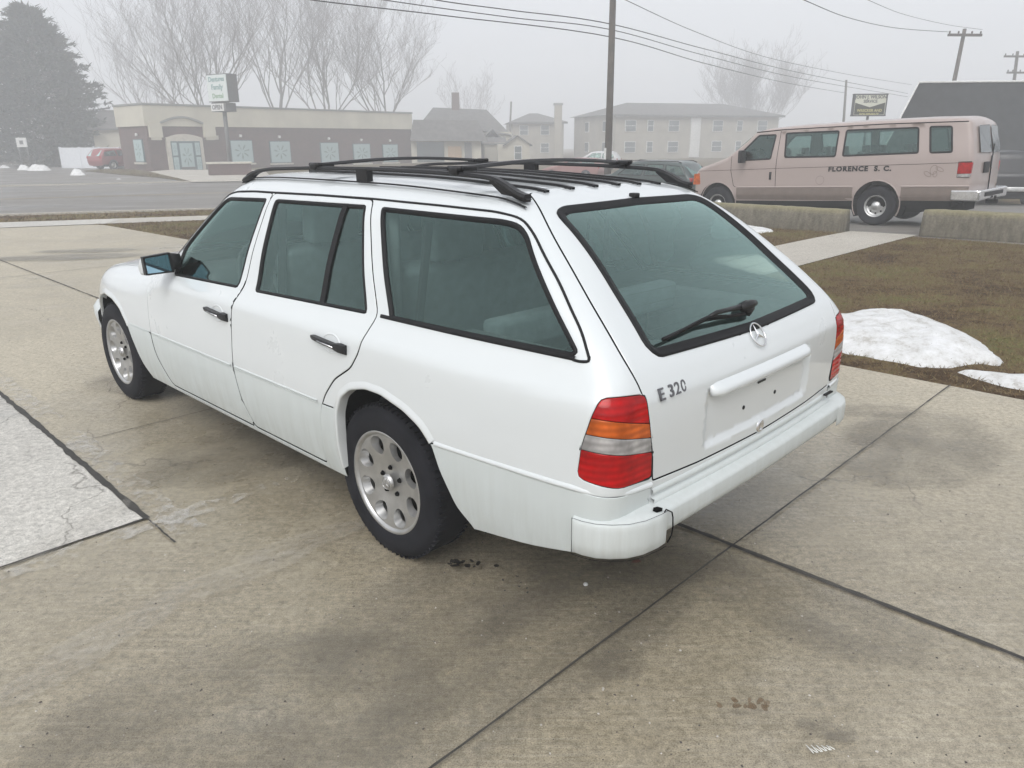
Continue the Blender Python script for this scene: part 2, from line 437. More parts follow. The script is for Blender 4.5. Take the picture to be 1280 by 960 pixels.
cv, ce, cf, *_ = delaunay_2d_cdt(vin, ein, [], 0, 1e-5)
CV = np.array([(v.x, v.y) for v in cv]); CF = np.array([f for f in cf if len(f) == 3])
cen = CV[CF].mean(1)
ccx = np.clip(cen[:, 0], XA, XB); keep = np.hypot(cen[:, 0] - ccx, cen[:, 1]) < LL * .9995
CF = CF[keep]; cen = cen[keep]
P3 = from_uv(CV); N3 = grad(P3)
edge_dom = np.hypot(CV[:, 0] - np.clip(CV[:, 0], XA, XB), CV[:, 1]) > LL - 2e-3
P3[edge_dom, 1] = 0.0; N3[edge_dom, 1] = 0
def halfpoly(k):
    """closed polygon of a feature that crosses the middle line: close it round outside the domain"""
    c = UVc[k]; return [tuple(p) for p in c] + far_close(c)
def far_close(c):
    a, b = c[-1], c[0]; out = []
    def pol(p): ox = min(max(p[0], XA), XB); return ox, math.atan2(p[1], p[0] - ox)
    for p in (a,): ox, an = pol(p); out.append((ox + 1.3 * (p[0] - ox), p[1] * 1.3))
    m = 24
    for j in range(1, m):
        t = j / m; p = a * (1 - t) + b * t; ox = min(max(p[0], XA), XB); d = np.array([p[0] - ox, p[1]]); L = np.linalg.norm(d)
        out.append((ox + d[0] / L * 2.2, d[1] / L * 2.2))
    p = b; ox = min(max(p[0], XA), XB); out.append((ox + 1.3 * (p[0] - ox), p[1] * 1.3))
    return out
reg = np.full(len(CF), 'body', dtype=object)
def inside(k): return inpoly(cen, [tuple(p) for p in (UVc[k] if k in CLOSED else np.array(halfpoly(k)))])
lowpoly = [tuple(p) for p in UVc['low']] + [(XA, -LL * 1.2), (XA - 1, -LL * 1.2), (XB + 3, -LL * 1.2), (XB + 3, UVc['low'][0][1])]
lowline = UVc['low']; moldline = UVc['mold']
lc = np.array([tuple(p) for p in lowline] + [(XA - LL * 1.3, lowline[-1][1]), (XA - LL * 1.3, -3), (XB + LL * 1.3, -3), (XB + LL * 1.3, lowline[0][1])])
mc = np.array([tuple(p) for p in moldline] + [tuple(moldline[-1] + np.array([0, -.2])), (XA - 1.0, -3), (XB + LL * 1.3, -3), (XB + LL * 1.3, moldline[0][1])])
isclad = inpoly(cen, [tuple(p) for p in mc])
for k in ('hood', 'tailgate', 'rear_door', 'front_door'): reg[inside(k)] = k
nd = (reg == 'body') & isclad & (cen[:, 0] < 3.4)
reg[nd] = 'quarter_cladding'
for k in ('front_glass', 'rear_glass', 'quarter_glass', 'rear_window', 'windshield', 'tail_light'): reg[inside(k)] = k
cut = inside('arch_r') | inside('arch_f') | (inpoly(cen, [tuple(p) for p in lc]) & ~np.isin(reg, ['front_door', 'rear_door']))
reg[cut] = 'cut'
# the tail light's lens bands
def above(k):
    c = UVc[k]; o = c[np.argsort(c[:, 0])]; return cen[:, 1] > np.interp(cen[:, 0], o[:, 0], o[:, 1])
tl = reg == 'tail_light'; a1, a2, a3 = above('lb1'), above('lb2'), above('lb3')
reg[tl & a1] = 'lens_top'; reg[tl & ~a1 & a2] = 'lens_amber'; reg[tl & ~a2 & a3] = 'lens_clear'; reg[tl & ~a3] = 'lens_bottom'

def panel(names, off=0.0, gap=.0040, roll=True, both=False, side=1, depth=.016, mat_by=None, raise_by=None):
    """mesh data of a region: rounded rim, optional mirrored half"""
    sel = np.isin(reg, names); tris = CF[sel]
    used = np.unique(tris); idx = -np.ones(len(CV), int); idx[used] = np.arange(len(used)); T = idx[tris]
    V = P3[used].copy(); N = N3[used].copy()
    # orient outward
    a, b, c = V[T[:, 0]], V[T[:, 1]], V[T[:, 2]]; fn = np.cross(b - a, c - a); flip = (fn * N[T[:, 0]]).sum(1) < 0; T[flip] = T[flip][:, ::-1]
    ok = np.linalg.norm(fn, axis=1) > 1e-10; T = T[ok]; tsel = np.where(sel)[0][ok]
    cnt = {}
    for t in T:
        for i in range(3):
            e = (t[i], t[(i + 1) % 3]); cnt[(min(e), max(e))] = None if (min(e), max(e)) in cnt else e
    bed = [e for e in cnt.values() if e is not None and not (abs(V[e[0], 1]) < 1e-5 and abs(V[e[1], 1]) < 1e-5)]
    tout = np.zeros_like(V)
    for i, j in bed:
        o = np.cross(V[j] - V[i], N[i]); L = np.linalg.norm(o)
        if L > 0: tout[i] += o / L; tout[j] += o / L
    L = np.linalg.norm(tout, axis=1); B = L > 1e-6; tout[B] /= L[B][:, None]
    mid = np.abs(V[:, 1]) < 1e-5; tout[mid, 1] = 0
    faces = [tuple(t) for t in T]; mats = [0] * len(faces)
    if mat_by is not None: mats = [int(mat_by[k]) for k in tsel]
    V0 = V.copy()
    if raise_by is not None:
        w = np.zeros(len(V)); 
        for k, t in zip(tsel, T):
            if raise_by[k]: w[t] = 1
        for k, t in zip(tsel, T):
            if not raise_by[k]: w[t] = np.minimum(w[t], .0)
        V = V + N * w[:, None] * .006
    VV = [*(V + N * off - tout * B[:, None] * (gap + (.003 if roll else 0)))]; NN = [*N]
    if roll:
        bi = np.where(B)[0]; m1 = {}; m2 = {}
        for i in bi:
            m1[i] = len(VV); VV.append(V[i] + N[i] * (off - .0026) - tout[i] * gap); n = N[i] + tout[i]; NN.append(n / np.linalg.norm(n))
            m2[i] = len(VV); VV.append(V[i] + N[i] * (off - depth) - tout[i] * gap); NN.append(tout[i])
        bm_ = {}
        for k, t in zip(tsel, T):
            for i in range(3): bm_[(t[i], t[(i + 1) % 3])] = k
        for i, j in bed:
            mm = int(mat_by[bm_[(i, j)]]) if mat_by is not None else 0
            faces += [(j, i, m1[i], m1[j]), (m1[j], m1[i], m2[i], m2[j])]; mats += [mm, 99]  # gap walls coloured near-black: seam shade put into the rim
    VV = np.array(VV); NN = np.array(NN)
    if side < 0:
        VV = VV * [1, -1, 1]; NN = NN * [1, -1, 1]; faces = [f[::-1] for f in faces]
    if both:
        n = len(VV); onm = np.abs(VV[:, 1]) < 2e-5; mp = np.arange(n) + n; mp[onm] = np.arange(n)[onm]
        V2 = VV * [1, -1, 1]; N2 = NN * [1, -1, 1]
        NN[onm, 1] = 0
        faces = faces + [tuple(int(mp[i]) for i in f[::-1]) for f in faces]; mats = mats + mats
        VV = np.concatenate([VV, V2]); NN = np.concatenate([NN, N2])
    return VV, NN, faces, mats
def panel_obj(name, names, mat, parent, **k):
    VV, NN, faces, mats = panel(names, **k)
    u = sorted({i for f in faces for i in f}); mp = {i: n for n, i in enumerate(u)}
    me = bpy.data.meshes.new(name); me.from_pydata([tuple(map(float, VV[i])) for i in u], [], [tuple(mp[i] for i in f) for f in faces])
    ml = mat if isinstance(mat, list) else [mat]; mats = [len(ml) if q == 99 else q for q in mats]
    for m in ml + [M['gap']]: me.materials.append(m)
    me.polygons.foreach_set('material_index', mats); me.polygons.foreach_set('use_smooth', [True] * len(me.polygons))
    me.normals_split_custom_set_from_vertices([tuple(map(float, NN[i])) for i in u])
    o = bpy.data.objects.new(name, me); COL.objects.link(o); o.parent = parent; return o
def ribbon_on(names_curve, prof, closed=False, mb=None, side=1, pts=None):
    P = curve3[names_curve] if pts is None else np.array(pts); N = grad(P)
    if side < 0: P = P * [1, -1, 1]; N = N * [1, -1, 1]
    mb = mb or MB(); mb.ribbon(P, N, prof, 0, closed, True); return mb
def half_ring(k):
    """closed loop of a feature crossing the middle line"""
    P = curve3[k]; Q = (P * [1, -1, 1])[::-1]; return np.concatenate([P, Q[1:-1]])
# ------------------------------------------------------------------ the white wagon
TH = 135.65605517390583
CAR = empty('station_wagon', (0.06569189, 3.24682408, 0), math.radians(TH),
            'white estate car with black roof rails parked in the foreground on damp concrete', 'station wagon')
W = CAR
cl = isclad.astype(int)
def root_snap(P): return from_uv(to_uv(P))
body = panel_obj('body', ['body'], [M['white'], M['clad']], W, both=True, mat_by=cl, gap=.002)
panel_obj('quarter_cladding', ['quarter_cladding'], M['clad'], W, both=True, off=.003, gap=.0015)
panel_obj('hood', ['hood'], M['white'], W, both=True)
gate = panel_obj('tailgate', ['tailgate'], M['white'], W, both=True)
doors = []
for sd in (1, -1):
    for nm in ('front_door', 'rear_door'):
        d = panel_obj(nm, [nm], [M['white'], M['clad']], W, side=sd, mat_by=cl)
        doors.append(d)
        gk = nm.replace('door', 'glass')
        gl = panel_obj('window_glass', [gk], M['glass'], d, side=sd, off=-.009, gap=-.004, roll=False)
        mb = ribbon_on(gk, [(-.001,-.010),(-.001,.0012),(.004,.0018),(.013,-.004),(.016,-.012)], True, side=sd) if False else None
        mb = MB(); P = curve3[gk]; N = grad(P); c = P.mean(0)
        # seal: a band just inside the opening
        if sd < 0: P = P * [1, -1, 1]; N = N * [1, -1, 1]; c = c * [1, -1, 1]
        t0 = P[1] - P[0]; s0 = np.cross(N[0], t0); sg = 1 if np.dot(s0, c - P[0]) > 0 else -1
        mb.ribbon(P, N, [(-.001 * sg, -.014), (-.001 * sg, .0008), (.004 * sg, .0014), (.010 * sg, -.003), (.012 * sg, -.012)], 0, True, True)
        mb.build('window_seal', M['rubber'], d)
        if nm == 'rear_door':   # the dark bar between the drop glass and the fixed pane
            L = S3([(.418 + (.375 - .418) * t, 1.332 + (.952 - 1.332) * t) for t in np.linspace(0, 1, 20)]); NL = grad(L)
            if sd < 0: L = L * [1, -1, 1]; NL = NL * [1, -1, 1]
            MB().ribbon(L, NL, [(-.017, -.012), (-.016, -.002), (.016, -.002), (.017, -.012)], 0, False, False).build('window_divider', M['rubber'], d)
        # handle: dark grip bar over a shallow white cup
        x0, x1, z0, z1 = (1.313, 1.082, .810, .796) if nm == 'front_door' else (.353, .117, .834, .820)
        n = 14; pts = S3([(x0 + (x1 - x0) * t, z0 + (z1 - z0) * t) for t in np.linspace(0, 1, n)]); NN = grad(pts)
        if sd < 0: pts = pts * [1, -1, 1]; NN = NN * [1, -1, 1]
        h = MB(); vs = []
        hb = MB(); fr = []
        for k in range(n):
            t = k / (n - 1); hh = .0105 + .009 * sst(.72, .80, t) ; hh *= float(sst(-.10, .06, t)); out_ = .014 + .012 * math.sin(PI * min(1, t * 1.02)) ** .5
            p, q = Vector(pts[k]), Vector(NN[k])
            fr.append([p + Vector((0, 0, -hh)), p + Vector((0, 0, -hh * .8)) + q * out_ * .9, p + q * out_ + Vector((0, 0, 0)), p + Vector((0, 0, hh * .8)) + q * out_ * .9, p + Vector((0, 0, hh))])
        vs = [v for r_ in fr for v in r_]; fs = [(k * 5 + j, k * 5 + j + 1, (k + 1) * 5 + j + 1, (k + 1) * 5 + j) for k in range(n - 1) for j in range(4)]
        fs += [(0, 1, 2, 3, 4), tuple((n - 1) * 5 + j for j in (4, 3, 2, 1, 0))]
        hb.add(vs, fs, 0, False); hd = hb.build('door_handle', M['plastic'], d)
        st = MB(); a = Vector(pts[4]) + Vector(NN[4]) * .0275; b = Vector(pts[10]) + Vector(NN[10]) * .0275
        st.tube([a, b], .0028, 6).build('handle_trim', M['chrome'], hd)
        # cup: raised rim arc above and below the grip
        mbc = MB(); cxm = (x0 + x1) / 2 - .01; arc = [(cxm + .058 * math.cos(a), (z0 + z1) / 2 + .036 * math.sin(a)) for a in np.linspace(0, 2 * PI, 40, endpoint=False)]
        A = S3(arc); NA = grad(A)
        if sd < 0: A = A * [1, -1, 1]; NA = NA * [1, -1, 1]
        mbc.ribbon(A, NA, [(-.005, -.001), (-.002, .0022), (.002, .0022), (.005, -.001)], 0, True, True)
        mbc.build('handle_cup', M['white'], d)
for sd in (1, -1):
    qg = panel_obj('quarter_window', ['quarter_glass'], M['glass'], W, side=sd, off=-.007, gap=-.004, roll=False)
    P = curve3['quarter_glass'] * [1, sd, 1]; N = grad(P); c = P.mean(0); sg = 1 if np.dot(np.cross(N[0], P[1] - P[0]), c - P[0]) > 0 else -1
    MB().ribbon(P, N, [(-.004 * sg, -.004), (-.003 * sg, .003), (.005 * sg, .0035), (.012 * sg, -.004), (.013 * sg, -.010)], 0, True, True).build('window_seal', M['rubber'], qg)
    P = S3([(x, .9625 + .006 * (-x) / .9) for x in np.linspace(-.02, -.912, 60)]) * [1, sd, 1]; N = grad(P)
    MB().ribbon(P, N, [(-.009, -.002), (-.007, .004), (.004, .005), (.007, -.002)], 0, False, True).build('belt_strip', M['rubber'], W)
    # drip moulding from the windscreen pillar over the doors and down the rear pillar
    P = curve3['gutter'] * [1, sd, 1]; N = grad(P)
    MB().ribbon(P, N, [(-.0045, -.006), (-.004, .003), (.0, .0042), (.004, .003), (.0045, -.006)], 0, False, True).build('drip_moulding', M['rubber'], W)
    P = np.array(fillet([(-.9505,.0,.9785),(-.956,.0,.966),(-.930,.0,.9625),(-.905,.0,.9635)], .01, closed=False)); P = S3(P[:, [0, 2]]) * [1, sd, 1]; N = grad(P)
    MB().ribbon(P, N, [(-.0045, -.006), (-.004, .003), (.004, .003), (.0045, -.006)], 0, False, True).build('drip_moulding', M['rubber'], W)
# windscreen and rear window
ws = panel_obj('windshield', ['windshield'], M['glass'], W, both=True, off=-.006, gap=-.004, roll=False)
P = half_ring('windshield'); N = grad(P)
MB().ribbon(P, N, [(-.008, -.008), (-.006, .002), (.006, .002), (.008, -.008)], 0, True, True).build('window_seal', M['rubber'], ws)
rw = panel_obj('rear_window', ['rear_window'], M['backlight'], gate, both=True, off=-.007, gap=-.004, roll=False)
P = half_ring('rear_window'); N = grad(P); c = P.mean(0); sg = 1 if np.dot(np.cross(N[5], P[6] - P[5]), c - P[5]) > 0 else -1
MB().ribbon(P, N, [(-.005 * sg, -.006), (-.004 * sg, .004), (.004 * sg, .0055), (.020 * sg, -.0035), (.030 * sg, -.0055), (.031 * sg, -.010)], 0, True, True).build('window_seal', M['rubber'], rw)
# heater lines in the rear glass
mb = MB()
for z in np.arange(1.02, 1.33, .030):
    yy = .52 - (z - .97) * .28; L = R3([(y, z) for y in np.linspace(-yy, yy, 24)]); NL = grad(L); mb.ribbon(L - NL * .0076, NL, [(-.0007, 0), (.0007, 0)], 0)
mb.build('heater_lines', M['plastic'], rw)

# black bands behind the shut lines, painting in the shade of the gaps
for k, cl_ in (('front_door', True), ('rear_door', True), ('tailgate', False), ('hood', False)):
    for sd in (1, -1):
        P = curve3[k]; P = root_snap(P); N = grad(P); P = P * [1, sd, 1]; N = N * [1, sd, 1]
        MB().ribbon(P - N * .0075, N, [(-.009, 0), (.009, 0)], 0, cl_).build('shut_line_shade', M['gap'], W)
# moulding line above the cladding
for sd in (1, -1):
    P = np.array([p for p in densify(curve3['mold'], .03, False) if True]); 
    xs = P[:, 0]
    archf = [(2.42, 3.05), (-.36, .30)]
    runs = [P[(xs < 2.40) & (xs > 2.062)], P[(xs < 2.046) & (xs > 1.078)], P[(xs < 1.066) & (xs > .322)], P[(xs < -.378)]]
    for k, Q in enumerate(runs):
        Q = Q * [1, sd, 1]; N = grad(Q)
        if k < 3: pr = [(-.006, -.001), (-.004, .0025), (.001, .0025), (.0015, .0008), (.003, .0008), (.0035, .004), (.009, .004), (.012, -.001)]
        else: pr = [(-.013, .000), (-.010, .006), (-.002, .008), (.003, .006), (.004, -.001)]
        MB().ribbon(Q, N, [(a * sd * (1 if k < 3 else -1), h) for a, h in pr], 0, False, True).build('side_moulding', M['clad'] if k < 3 else M['white'], W)
    Q = runs[3] * [1, sd, 1]; N = grad(Q); s_ = -sd
    MB().ribbon(Q, N, [(.004 * s_, -.001), (.0045 * s_, .0022), (.0095 * s_, .0022), (.010 * s_, -.001)], 0, False, True).build('moulding_gap', M['rubber'], W)
    # wheel arch lips
    for k, a0, a1 in (('arch_r', .262, .318), ('arch_f', .28, .28)):
        Q = curve3[k]; Q = Q[Q[:, 2] > (.30 if k == 'arch_f' else .30)]
        Q = Q[(Q[:, 0] > (-.37 if k == 'arch_r' else 2.40))]
        # keep one connected run
        o = np.argsort(-Q[:, 0]) if k == 'arch_r' else np.argsort(Q[:, 0])
        Q = Q[np.argsort(np.arctan2(Q[:, 2] - .28, Q[:, 0] - Q[:, 0].mean()))]
        Q = Q * [1, sd, 1]; N = grad(Q); c = Q.mean(0) * [1, 1, 0] + [0, 0, .3]; q = len(Q) // 2
        sg = 1 if np.dot(np.cross(N[q], Q[q + 1] - Q[q]), c - Q[q]) > 0 else -1
        MB().ribbon(Q, N, [(-.034 * sg, -.0015), (-.020 * sg, .002), (-.008 * sg, .0065), (.000 * sg, .0065), (.002 * sg, .001), (.002 * sg, -.035)], 0, False, True).build('arch_lip', M['white'], W)
# tail lights
for sd in (1, -1):
    t = MB(); P = curve3['tail_light'] * [1, sd, 1]; N = grad(P); c = P.mean(0); sg = 1 if np.dot(np.cross(N[0], P[1] - P[0]), c - P[0]) > 0 else -1
    t.ribbon(P, N, [(-.003 * sg, -.006), (-.002 * sg, .002), (.005 * sg, .003), (.008 * sg, -.004)], 0, True, True)
    tlo = t.build('tail_light', M['rubber'], W)
    for nm, rg, mt in (('red_lens', 'lens_top', 'red_lens'), ('amber_lens', 'lens_amber', 'amber_lens'), ('clear_lens', 'lens_clear', 'clear_lens'), ('red_lens', 'lens_bottom', 'red_lens')):
        panel_obj(nm, [rg], M[mt], tlo, side=sd, off=.001, gap=.0008, roll=True, depth=.008)
# inner dark shell so seams look dark, and grey cabin lining
sel = ['body', 'front_door', 'rear_door', 'tailgate', 'quarter_cladding', 'lens_top', 'lens_amber', 'lens_clear', 'lens_bottom', 'hood']
panel_obj('cabin_lining', sel, M['lining'], W, both=True, off=-.030, gap=-.002, roll=False)
lin = W.children[-1]

def inner(poly):  # polygon cross-section through the car closing off the floor
    pass
# underbody with wheel wells
u = MB()
u.box((1.30, 0, .32), (4.0, 1.30, .10), 0)
u.box((1.20, 0, .295), (1.75, 1.64, .05), 0)
u.box((-.80, 0, .50), (.58, 1.46, .12), 0)
u.tube([(-.03, -.7, .31), (-.03, .7, .31)], .05, 10)
u.box((-.03, 0, .33), (.30, .26, .22), 0, 0, .05)
u.build('underbody', M['under'], W)
for sd in (1, -1):
    for wx, cx_, r_ in ((2.77, 2.66, .47), (-.03, -.12, .47)):
        w = MB(); pr = [(cx_ + r_ * math.cos(a), .26 + r_ * math.sin(a) * .98) for a in np.linspace(.10, PI - .10, 26)]
        vs = [(x, sd * float(min(.845, SZ(max(z, .3)) + SX(x) - .012)), z) for x, z in pr] + [(x, sd * .52, z) for x, z in pr]; n = len(pr)
        fs = [(i, i + 1, n + i + 1, n + i) for i in range(n - 1)] + [tuple(range(n, 2 * n))]
        w.add(vs, fs, 0, False); w.build('wheel_well', M['under'], W)
# wheels
def make_wheel(loc, sd):
    R = .312; w = MB()
    prof = [(.205,-.085),(.235,-.098),(.275,-.100),(.296,-.090),(.309,-.070),(R,-.045),(R,.045),(.309,.070),(.296,.090),(.275,.100),(.235,.100),(.212,.094),(.203,.088)]
    w.lathe(prof, 72, 0, 'Y')
    # tread grooves as thin dark rings standing slightly proud blocks
    for k in range(72):
        a = 2 * PI * k / 72
        for y in (-.066, .066):
            w.box((math.cos(a) * .306, y, math.sin(a) * .306), (.016, .030, .0075), 0, 0, 0, Matrix.Rotation(-a, 3, 'Y'))
    ty = None
    wh = bpy.data.objects.new('wheel', None); COL.objects.link(wh); wh.parent = W; wh.location = loc
    wh.rotation_euler = (0, 0, 0 if sd > 0 else PI)
    # the empty would be a part without shape: tyre mesh carries the wheel instead
    bpy.data.objects.remove(wh)
    t = w.build('wheel', M['tyre'], W, loc, (0, 0, 0 if sd > 0 else PI))
    rim = MB(); rim.lathe([(.160,-.09),(.185,-.08),(.186,.03),(.190,.078),(.198,.090),(.208,.094),(.213,.090),(.210,.082)], 72, 0, 'Y')
    # face disc with eight windows
    ns = 8; cvx = []; 
    def ring(r, y, m=96): return [(r * math.cos(2 * PI * k / m), y, r * math.sin(2 * PI * k / m)) for k in range(m)]
    outer = [(.199 * math.cos(a), .199 * math.sin(a)) for a in np.linspace(0, 2 * PI, 96, endpoint=False)]
    holes = []
    for k in range(ns):
        a = 2 * PI * (k + .5) / ns; ca, sa = math.cos(a), math.sin(a); pts = []
        for q in np.linspace(0, 2 * PI, 22, endpoint=False):
            rr = .149 + .0385 * math.cos(q); tt = .0395 * math.sin(q) * (1 + .22 * math.cos(q))
            pts.append((rr * ca - tt * sa, rr * sa + tt * ca))
        holes.append(pts)
    bolt = []
    for k in range(5):
        a = 2 * PI * k / 5 + .3; bolt.append([(.056 * math.cos(a) + .011 * math.cos(q), .056 * math.sin(a) + .011 * math.sin(q)) for q in np.linspace(0, 2 * PI, 10, endpoint=False)])
    vin = [Vector(p) for p in outer]; ein = [(i, (i + 1) % 96) for i in range(96)]
    for hpts in holes + bolt:
        o = len(vin); vin += [Vector(p) for p in hpts]; n = len(hpts); ein += [(o + i, o + (i + 1) % n) for i in range(n)]
    for r in np.arange(.015, .195, .014):
        m = max(6, int(2 * PI * r / .014)); 
        for k in range(m):
            p = (r * math.cos(2 * PI * k / m), r * math.sin(2 * PI * k / m))
            if min((p[0] - q[0]) ** 2 + (p[1] - q[1]) ** 2 for h in holes + bolt for q in h) > .005 ** 2: vin.append(Vector(p))
    v2, _, f2, *_ = delaunay_2d_cdt(vin, ein, [], 0, 1e-6)
    Q = np.array([(v.x, v.y) for v in v2]); FF = [f for f in f2]
    cc = np.array([Q[list(f)].mean(0) for f in FF]); bad = np.zeros(len(FF), bool)
    for h in holes + bolt: bad |= inpoly(cc, h)
    FF = [f for f, b in zip(FF, bad) if not b]
    def yy(r): return .070 + .012 * np.cos(np.clip(r / .2, 0, 1) * PI) * -1 + .0 * r + .010 * np.exp(-(r / .03) ** 2)
    rr = np.hypot(Q[:, 0], Q[:, 1]); rim.add([(q[0], yy(a), q[1]) for q, a in zip(Q, rr)], FF, 0, True)
    for h in holes:   # window walls, sloping inward
        cxh = np.mean(h, 0); n = len(h); vs = [(p[0], yy(math.hypot(*p)), p[1]) for p in h] + [(cxh[0] * .96 + (p[0] - cxh[0]) * .80, .050, cxh[1] * .96 + (p[1] - cxh[1]) * .80) for p in h]
        rim.add(vs, [(i, (i + 1) % n, n + (i + 1) % n, n + i) for i in range(n)], 0, True)
    rm = rim.build('rim', M['alloy'], t)
    hub = MB(); hub.lathe([(0,.094),(.020,.093),(.030,.088),(.033,.078)], 32, 0, 'Y')
    for r0, n in ((.024, 24),):
        hub.tube([(r0 * math.cos(a), .0925, r0 * math.sin(a)) for a in np.linspace(0, 2 * PI, 25)], .0022, 6, 0, False)
    for a in (PI / 2, PI / 2 + 2.094, PI / 2 + 4.189): hub.tube([(0, .0945, 0), (.023 * math.cos(a), .0925, .023 * math.sin(a))], .0022, 6)
    hub.build('hub_cap', M['alloy'], t)
    bl = MB()
    for k in range(5):
        a = 2 * PI * k / 5 + .3; bl.lathe([(0, .072), (.007, .072), (.0085, .068), (.0085, .05)], 8, 0, 'Y', (.056 * math.cos(a), 0, .056 * math.sin(a)))
    bl.build('wheel_bolts', M['under'], t)
    bk = MB(); bk.lathe([(0, -.01), (.12, -.01), (.155, -.015), (.184, -.015), (.184, -.08)], 40, 0, 'Y'); bk.build('brake_disc', M['under'], t)
    return t
M['brake'] = simple('brake_dark', (.05, .045, .04), .5, .6)
for (x, y, sd) in ((-.03, .735, 1), (2.77, .735, 1), (-.03, -.735, -1), (2.77, -.735, -1)):
    wh = make_wheel((x, y, .310), sd) if x < 0 and sd > 0 else None
    if wh: proto_wheel = wh
    else:
        c = copy_tree(proto_wheel, W); c.location = (x, y, .310); c.rotation_euler = (0, (.35 if x > 1 else .1), 0 if sd > 0 else PI)

# rear bumper: profile swept round the corner
pp = [(-.985,.856),(-1.02,.852),(-1.06,.838),(-1.095,.812),(-1.128,.775),(-1.150,.725),(-1.160,.66),(-1.165,.50),(-1.170,.25),(-1.172,0)]
pp = pp + [(x, -y) for x, y in pp[::-1][1:]]
path = np.array([(x, y) for x, y in pp]); dpath = []
for i in range(len(path) - 1):
    for t in np.linspace(0, 1, 5, endpoint=False): dpath.append(path[i] * (1 - t) + path[i + 1] * t)
dpath.append(path[-1]); dpath = np.array(dpath)
def sweep(prof, i0, i1, mat, name, closed=False, parent=W):
    mb = MB(); vs = []; k = len(prof); idx = list(range(i0, i1))
    for i in idx:
        a = dpath[max(i - 1, 0)]; b = dpath[min(i + 1, len(dpath) - 1)]; t = b - a; t /= np.linalg.norm(t); n = np.array([t[1], -t[0]])
        if n @ (dpath[i] - [0, 0]) < 0: n = -n
        for o, z in prof: vs.append((dpath[i][0] + n[0] * o, dpath[i][1] + n[1] * o, z + .018 * (1 - min(1, abs(dpath[i][0] + 1.17) * 6)) * (1 if z < .46 else 0)))
    kk = k if closed else k - 1
    fs = [(a * k + q, a * k + (q + 1) % k, (a + 1) * k + (q + 1) % k, (a + 1) * k + q) for a in range(len(idx) - 1) for q in range(kk)]
    if closed: fs += [tuple(range(k)), tuple((len(idx) - 1) * k + q for q in range(k - 1, -1, -1))]
    mb.add(vs, fs, 0, True); return mb.build(name, mat, parent)
nD = len(dpath)
rb = sweep([(-.10,.545),(-.055,.533),(-.030,.529),(-.008,.524),(-.0015,.519),(.0,.511),(.0,.452),(-.003,.440),(-.014,.424),(-.030,.412),(-.07,.405),(-.11,.407)], 0, nD, M['bump'], 'rear_bumper')
# two-step lip between tailgate and bumper
mb = MB()
for (zt, zb, o) in ((.577, .553, .006), (.548, .520, .014)):
    L = R3([(y, (zt + zb) / 2) for y in np.linspace(.635, -.635, 60)]); N = grad(L); h = (zt - zb) / 2
    mb.ribbon(L, N, [(-h, -.006), (-h + .003, o - .001), (-h * .3, o), (h - .004, o), (h, -.006)], 0, False, True)
mb.build('bumper_lip', M['bump'], W)
MB().box((-1.125, -.60, .578), (.012, .07, .006), 0).build('sill_trim', M['rubber'], W)
# corner caps
for sd in (1, -1):
    ii = [i for i in range(nD) if (dpath[i][1] * sd > .615)]
    n = len(ii); mb = MB(); vs = []
    for q, i in enumerate(ii):
        a = dpath[max(i - 1, 0)]; b = dpath[min(i + 1, nD - 1)]; t = b - a; t /= np.linalg.norm(t); nn = np.array([t[1], -t[0]])
        if nn @ dpath[i] < 0: nn = -nn
        e = min(1, min(q, n - 1 - q) / 1.2); 
        for o, z in ((-.006,.522),(.002,.519),(.005,.512),(.0065,.498),(.006,.45),(.003,.415 if sd > 0 else .436),(-.004,.408 if sd > 0 else .430)):
            vs.append((dpath[i][0] + nn[0] * (o * (.15 + .85 * e)), dpath[i][1] + nn[1] * (o * (.15 + .85 * e)), z + (.5 - z) * .06 * (1 - e)))
    mb.add(vs, [(a * 7 + q, a * 7 + q + 1, (a + 1) * 7 + q + 1, (a + 1) * 7 + q) for a in range(n - 1) for q in range(6)], 0, True)
    cap = mb.build('bumper_corner', M['bump'], W)
    zz = []
    for q, i in enumerate(ii):
        a = dpath[max(i - 1, 0)]; b = dpath[min(i + 1, nD - 1)]; t = b - a; t /= np.linalg.norm(t); nn = np.array([t[1], -t[0]])
        if nn @ dpath[i] < 0: nn = -nn
        zz.append((dpath[i] + nn * .0005, dpath[i] + nn * .003))
    f_ = 0 if sd > 0 else -1
    gl2 = MB(); gl2.tube([(*zz[f_][0], .520), (*zz[f_][0], .47), (*zz[f_][0], .408)], .0012, 5); gl2.tube([(*a_, .4045) for _, a_ in zz], .0009, 5); gl2.tube([(*a_, .5225) for _, a_ in zz], .0006, 5)
    if sd > 0: gl2.build('bumper_gap', M['gap'], cap)
    # dark gap round the cap
    if sd > 0:
        i = ii[-1]; a = dpath[i]
        # crack and missing chip at the corner
        ck = MB(); ck.add([(-1.150,.668,.5255),(-1.158,.652,.5275),(-1.150,.638,.5295),(-1.136,.645,.532),(-1.132,.660,.533),(-1.140,.675,.530)], [(0,1,2,3,4,5)], 0)
        pts = [(-1.1725,.622,.518),(-1.1745,.618,.50),(-1.175,.616,.47),(-1.1735,.619,.44),(-1.168,.630,.418)]
        ck.tube(pts, .0022, 5); ck.tube([(-1.166,.652,.527),(-1.160,.635,.5275),(-1.1725,.622,.518)], .002, 5)
        ck.build('bumper_crack', M['gap'], cap)
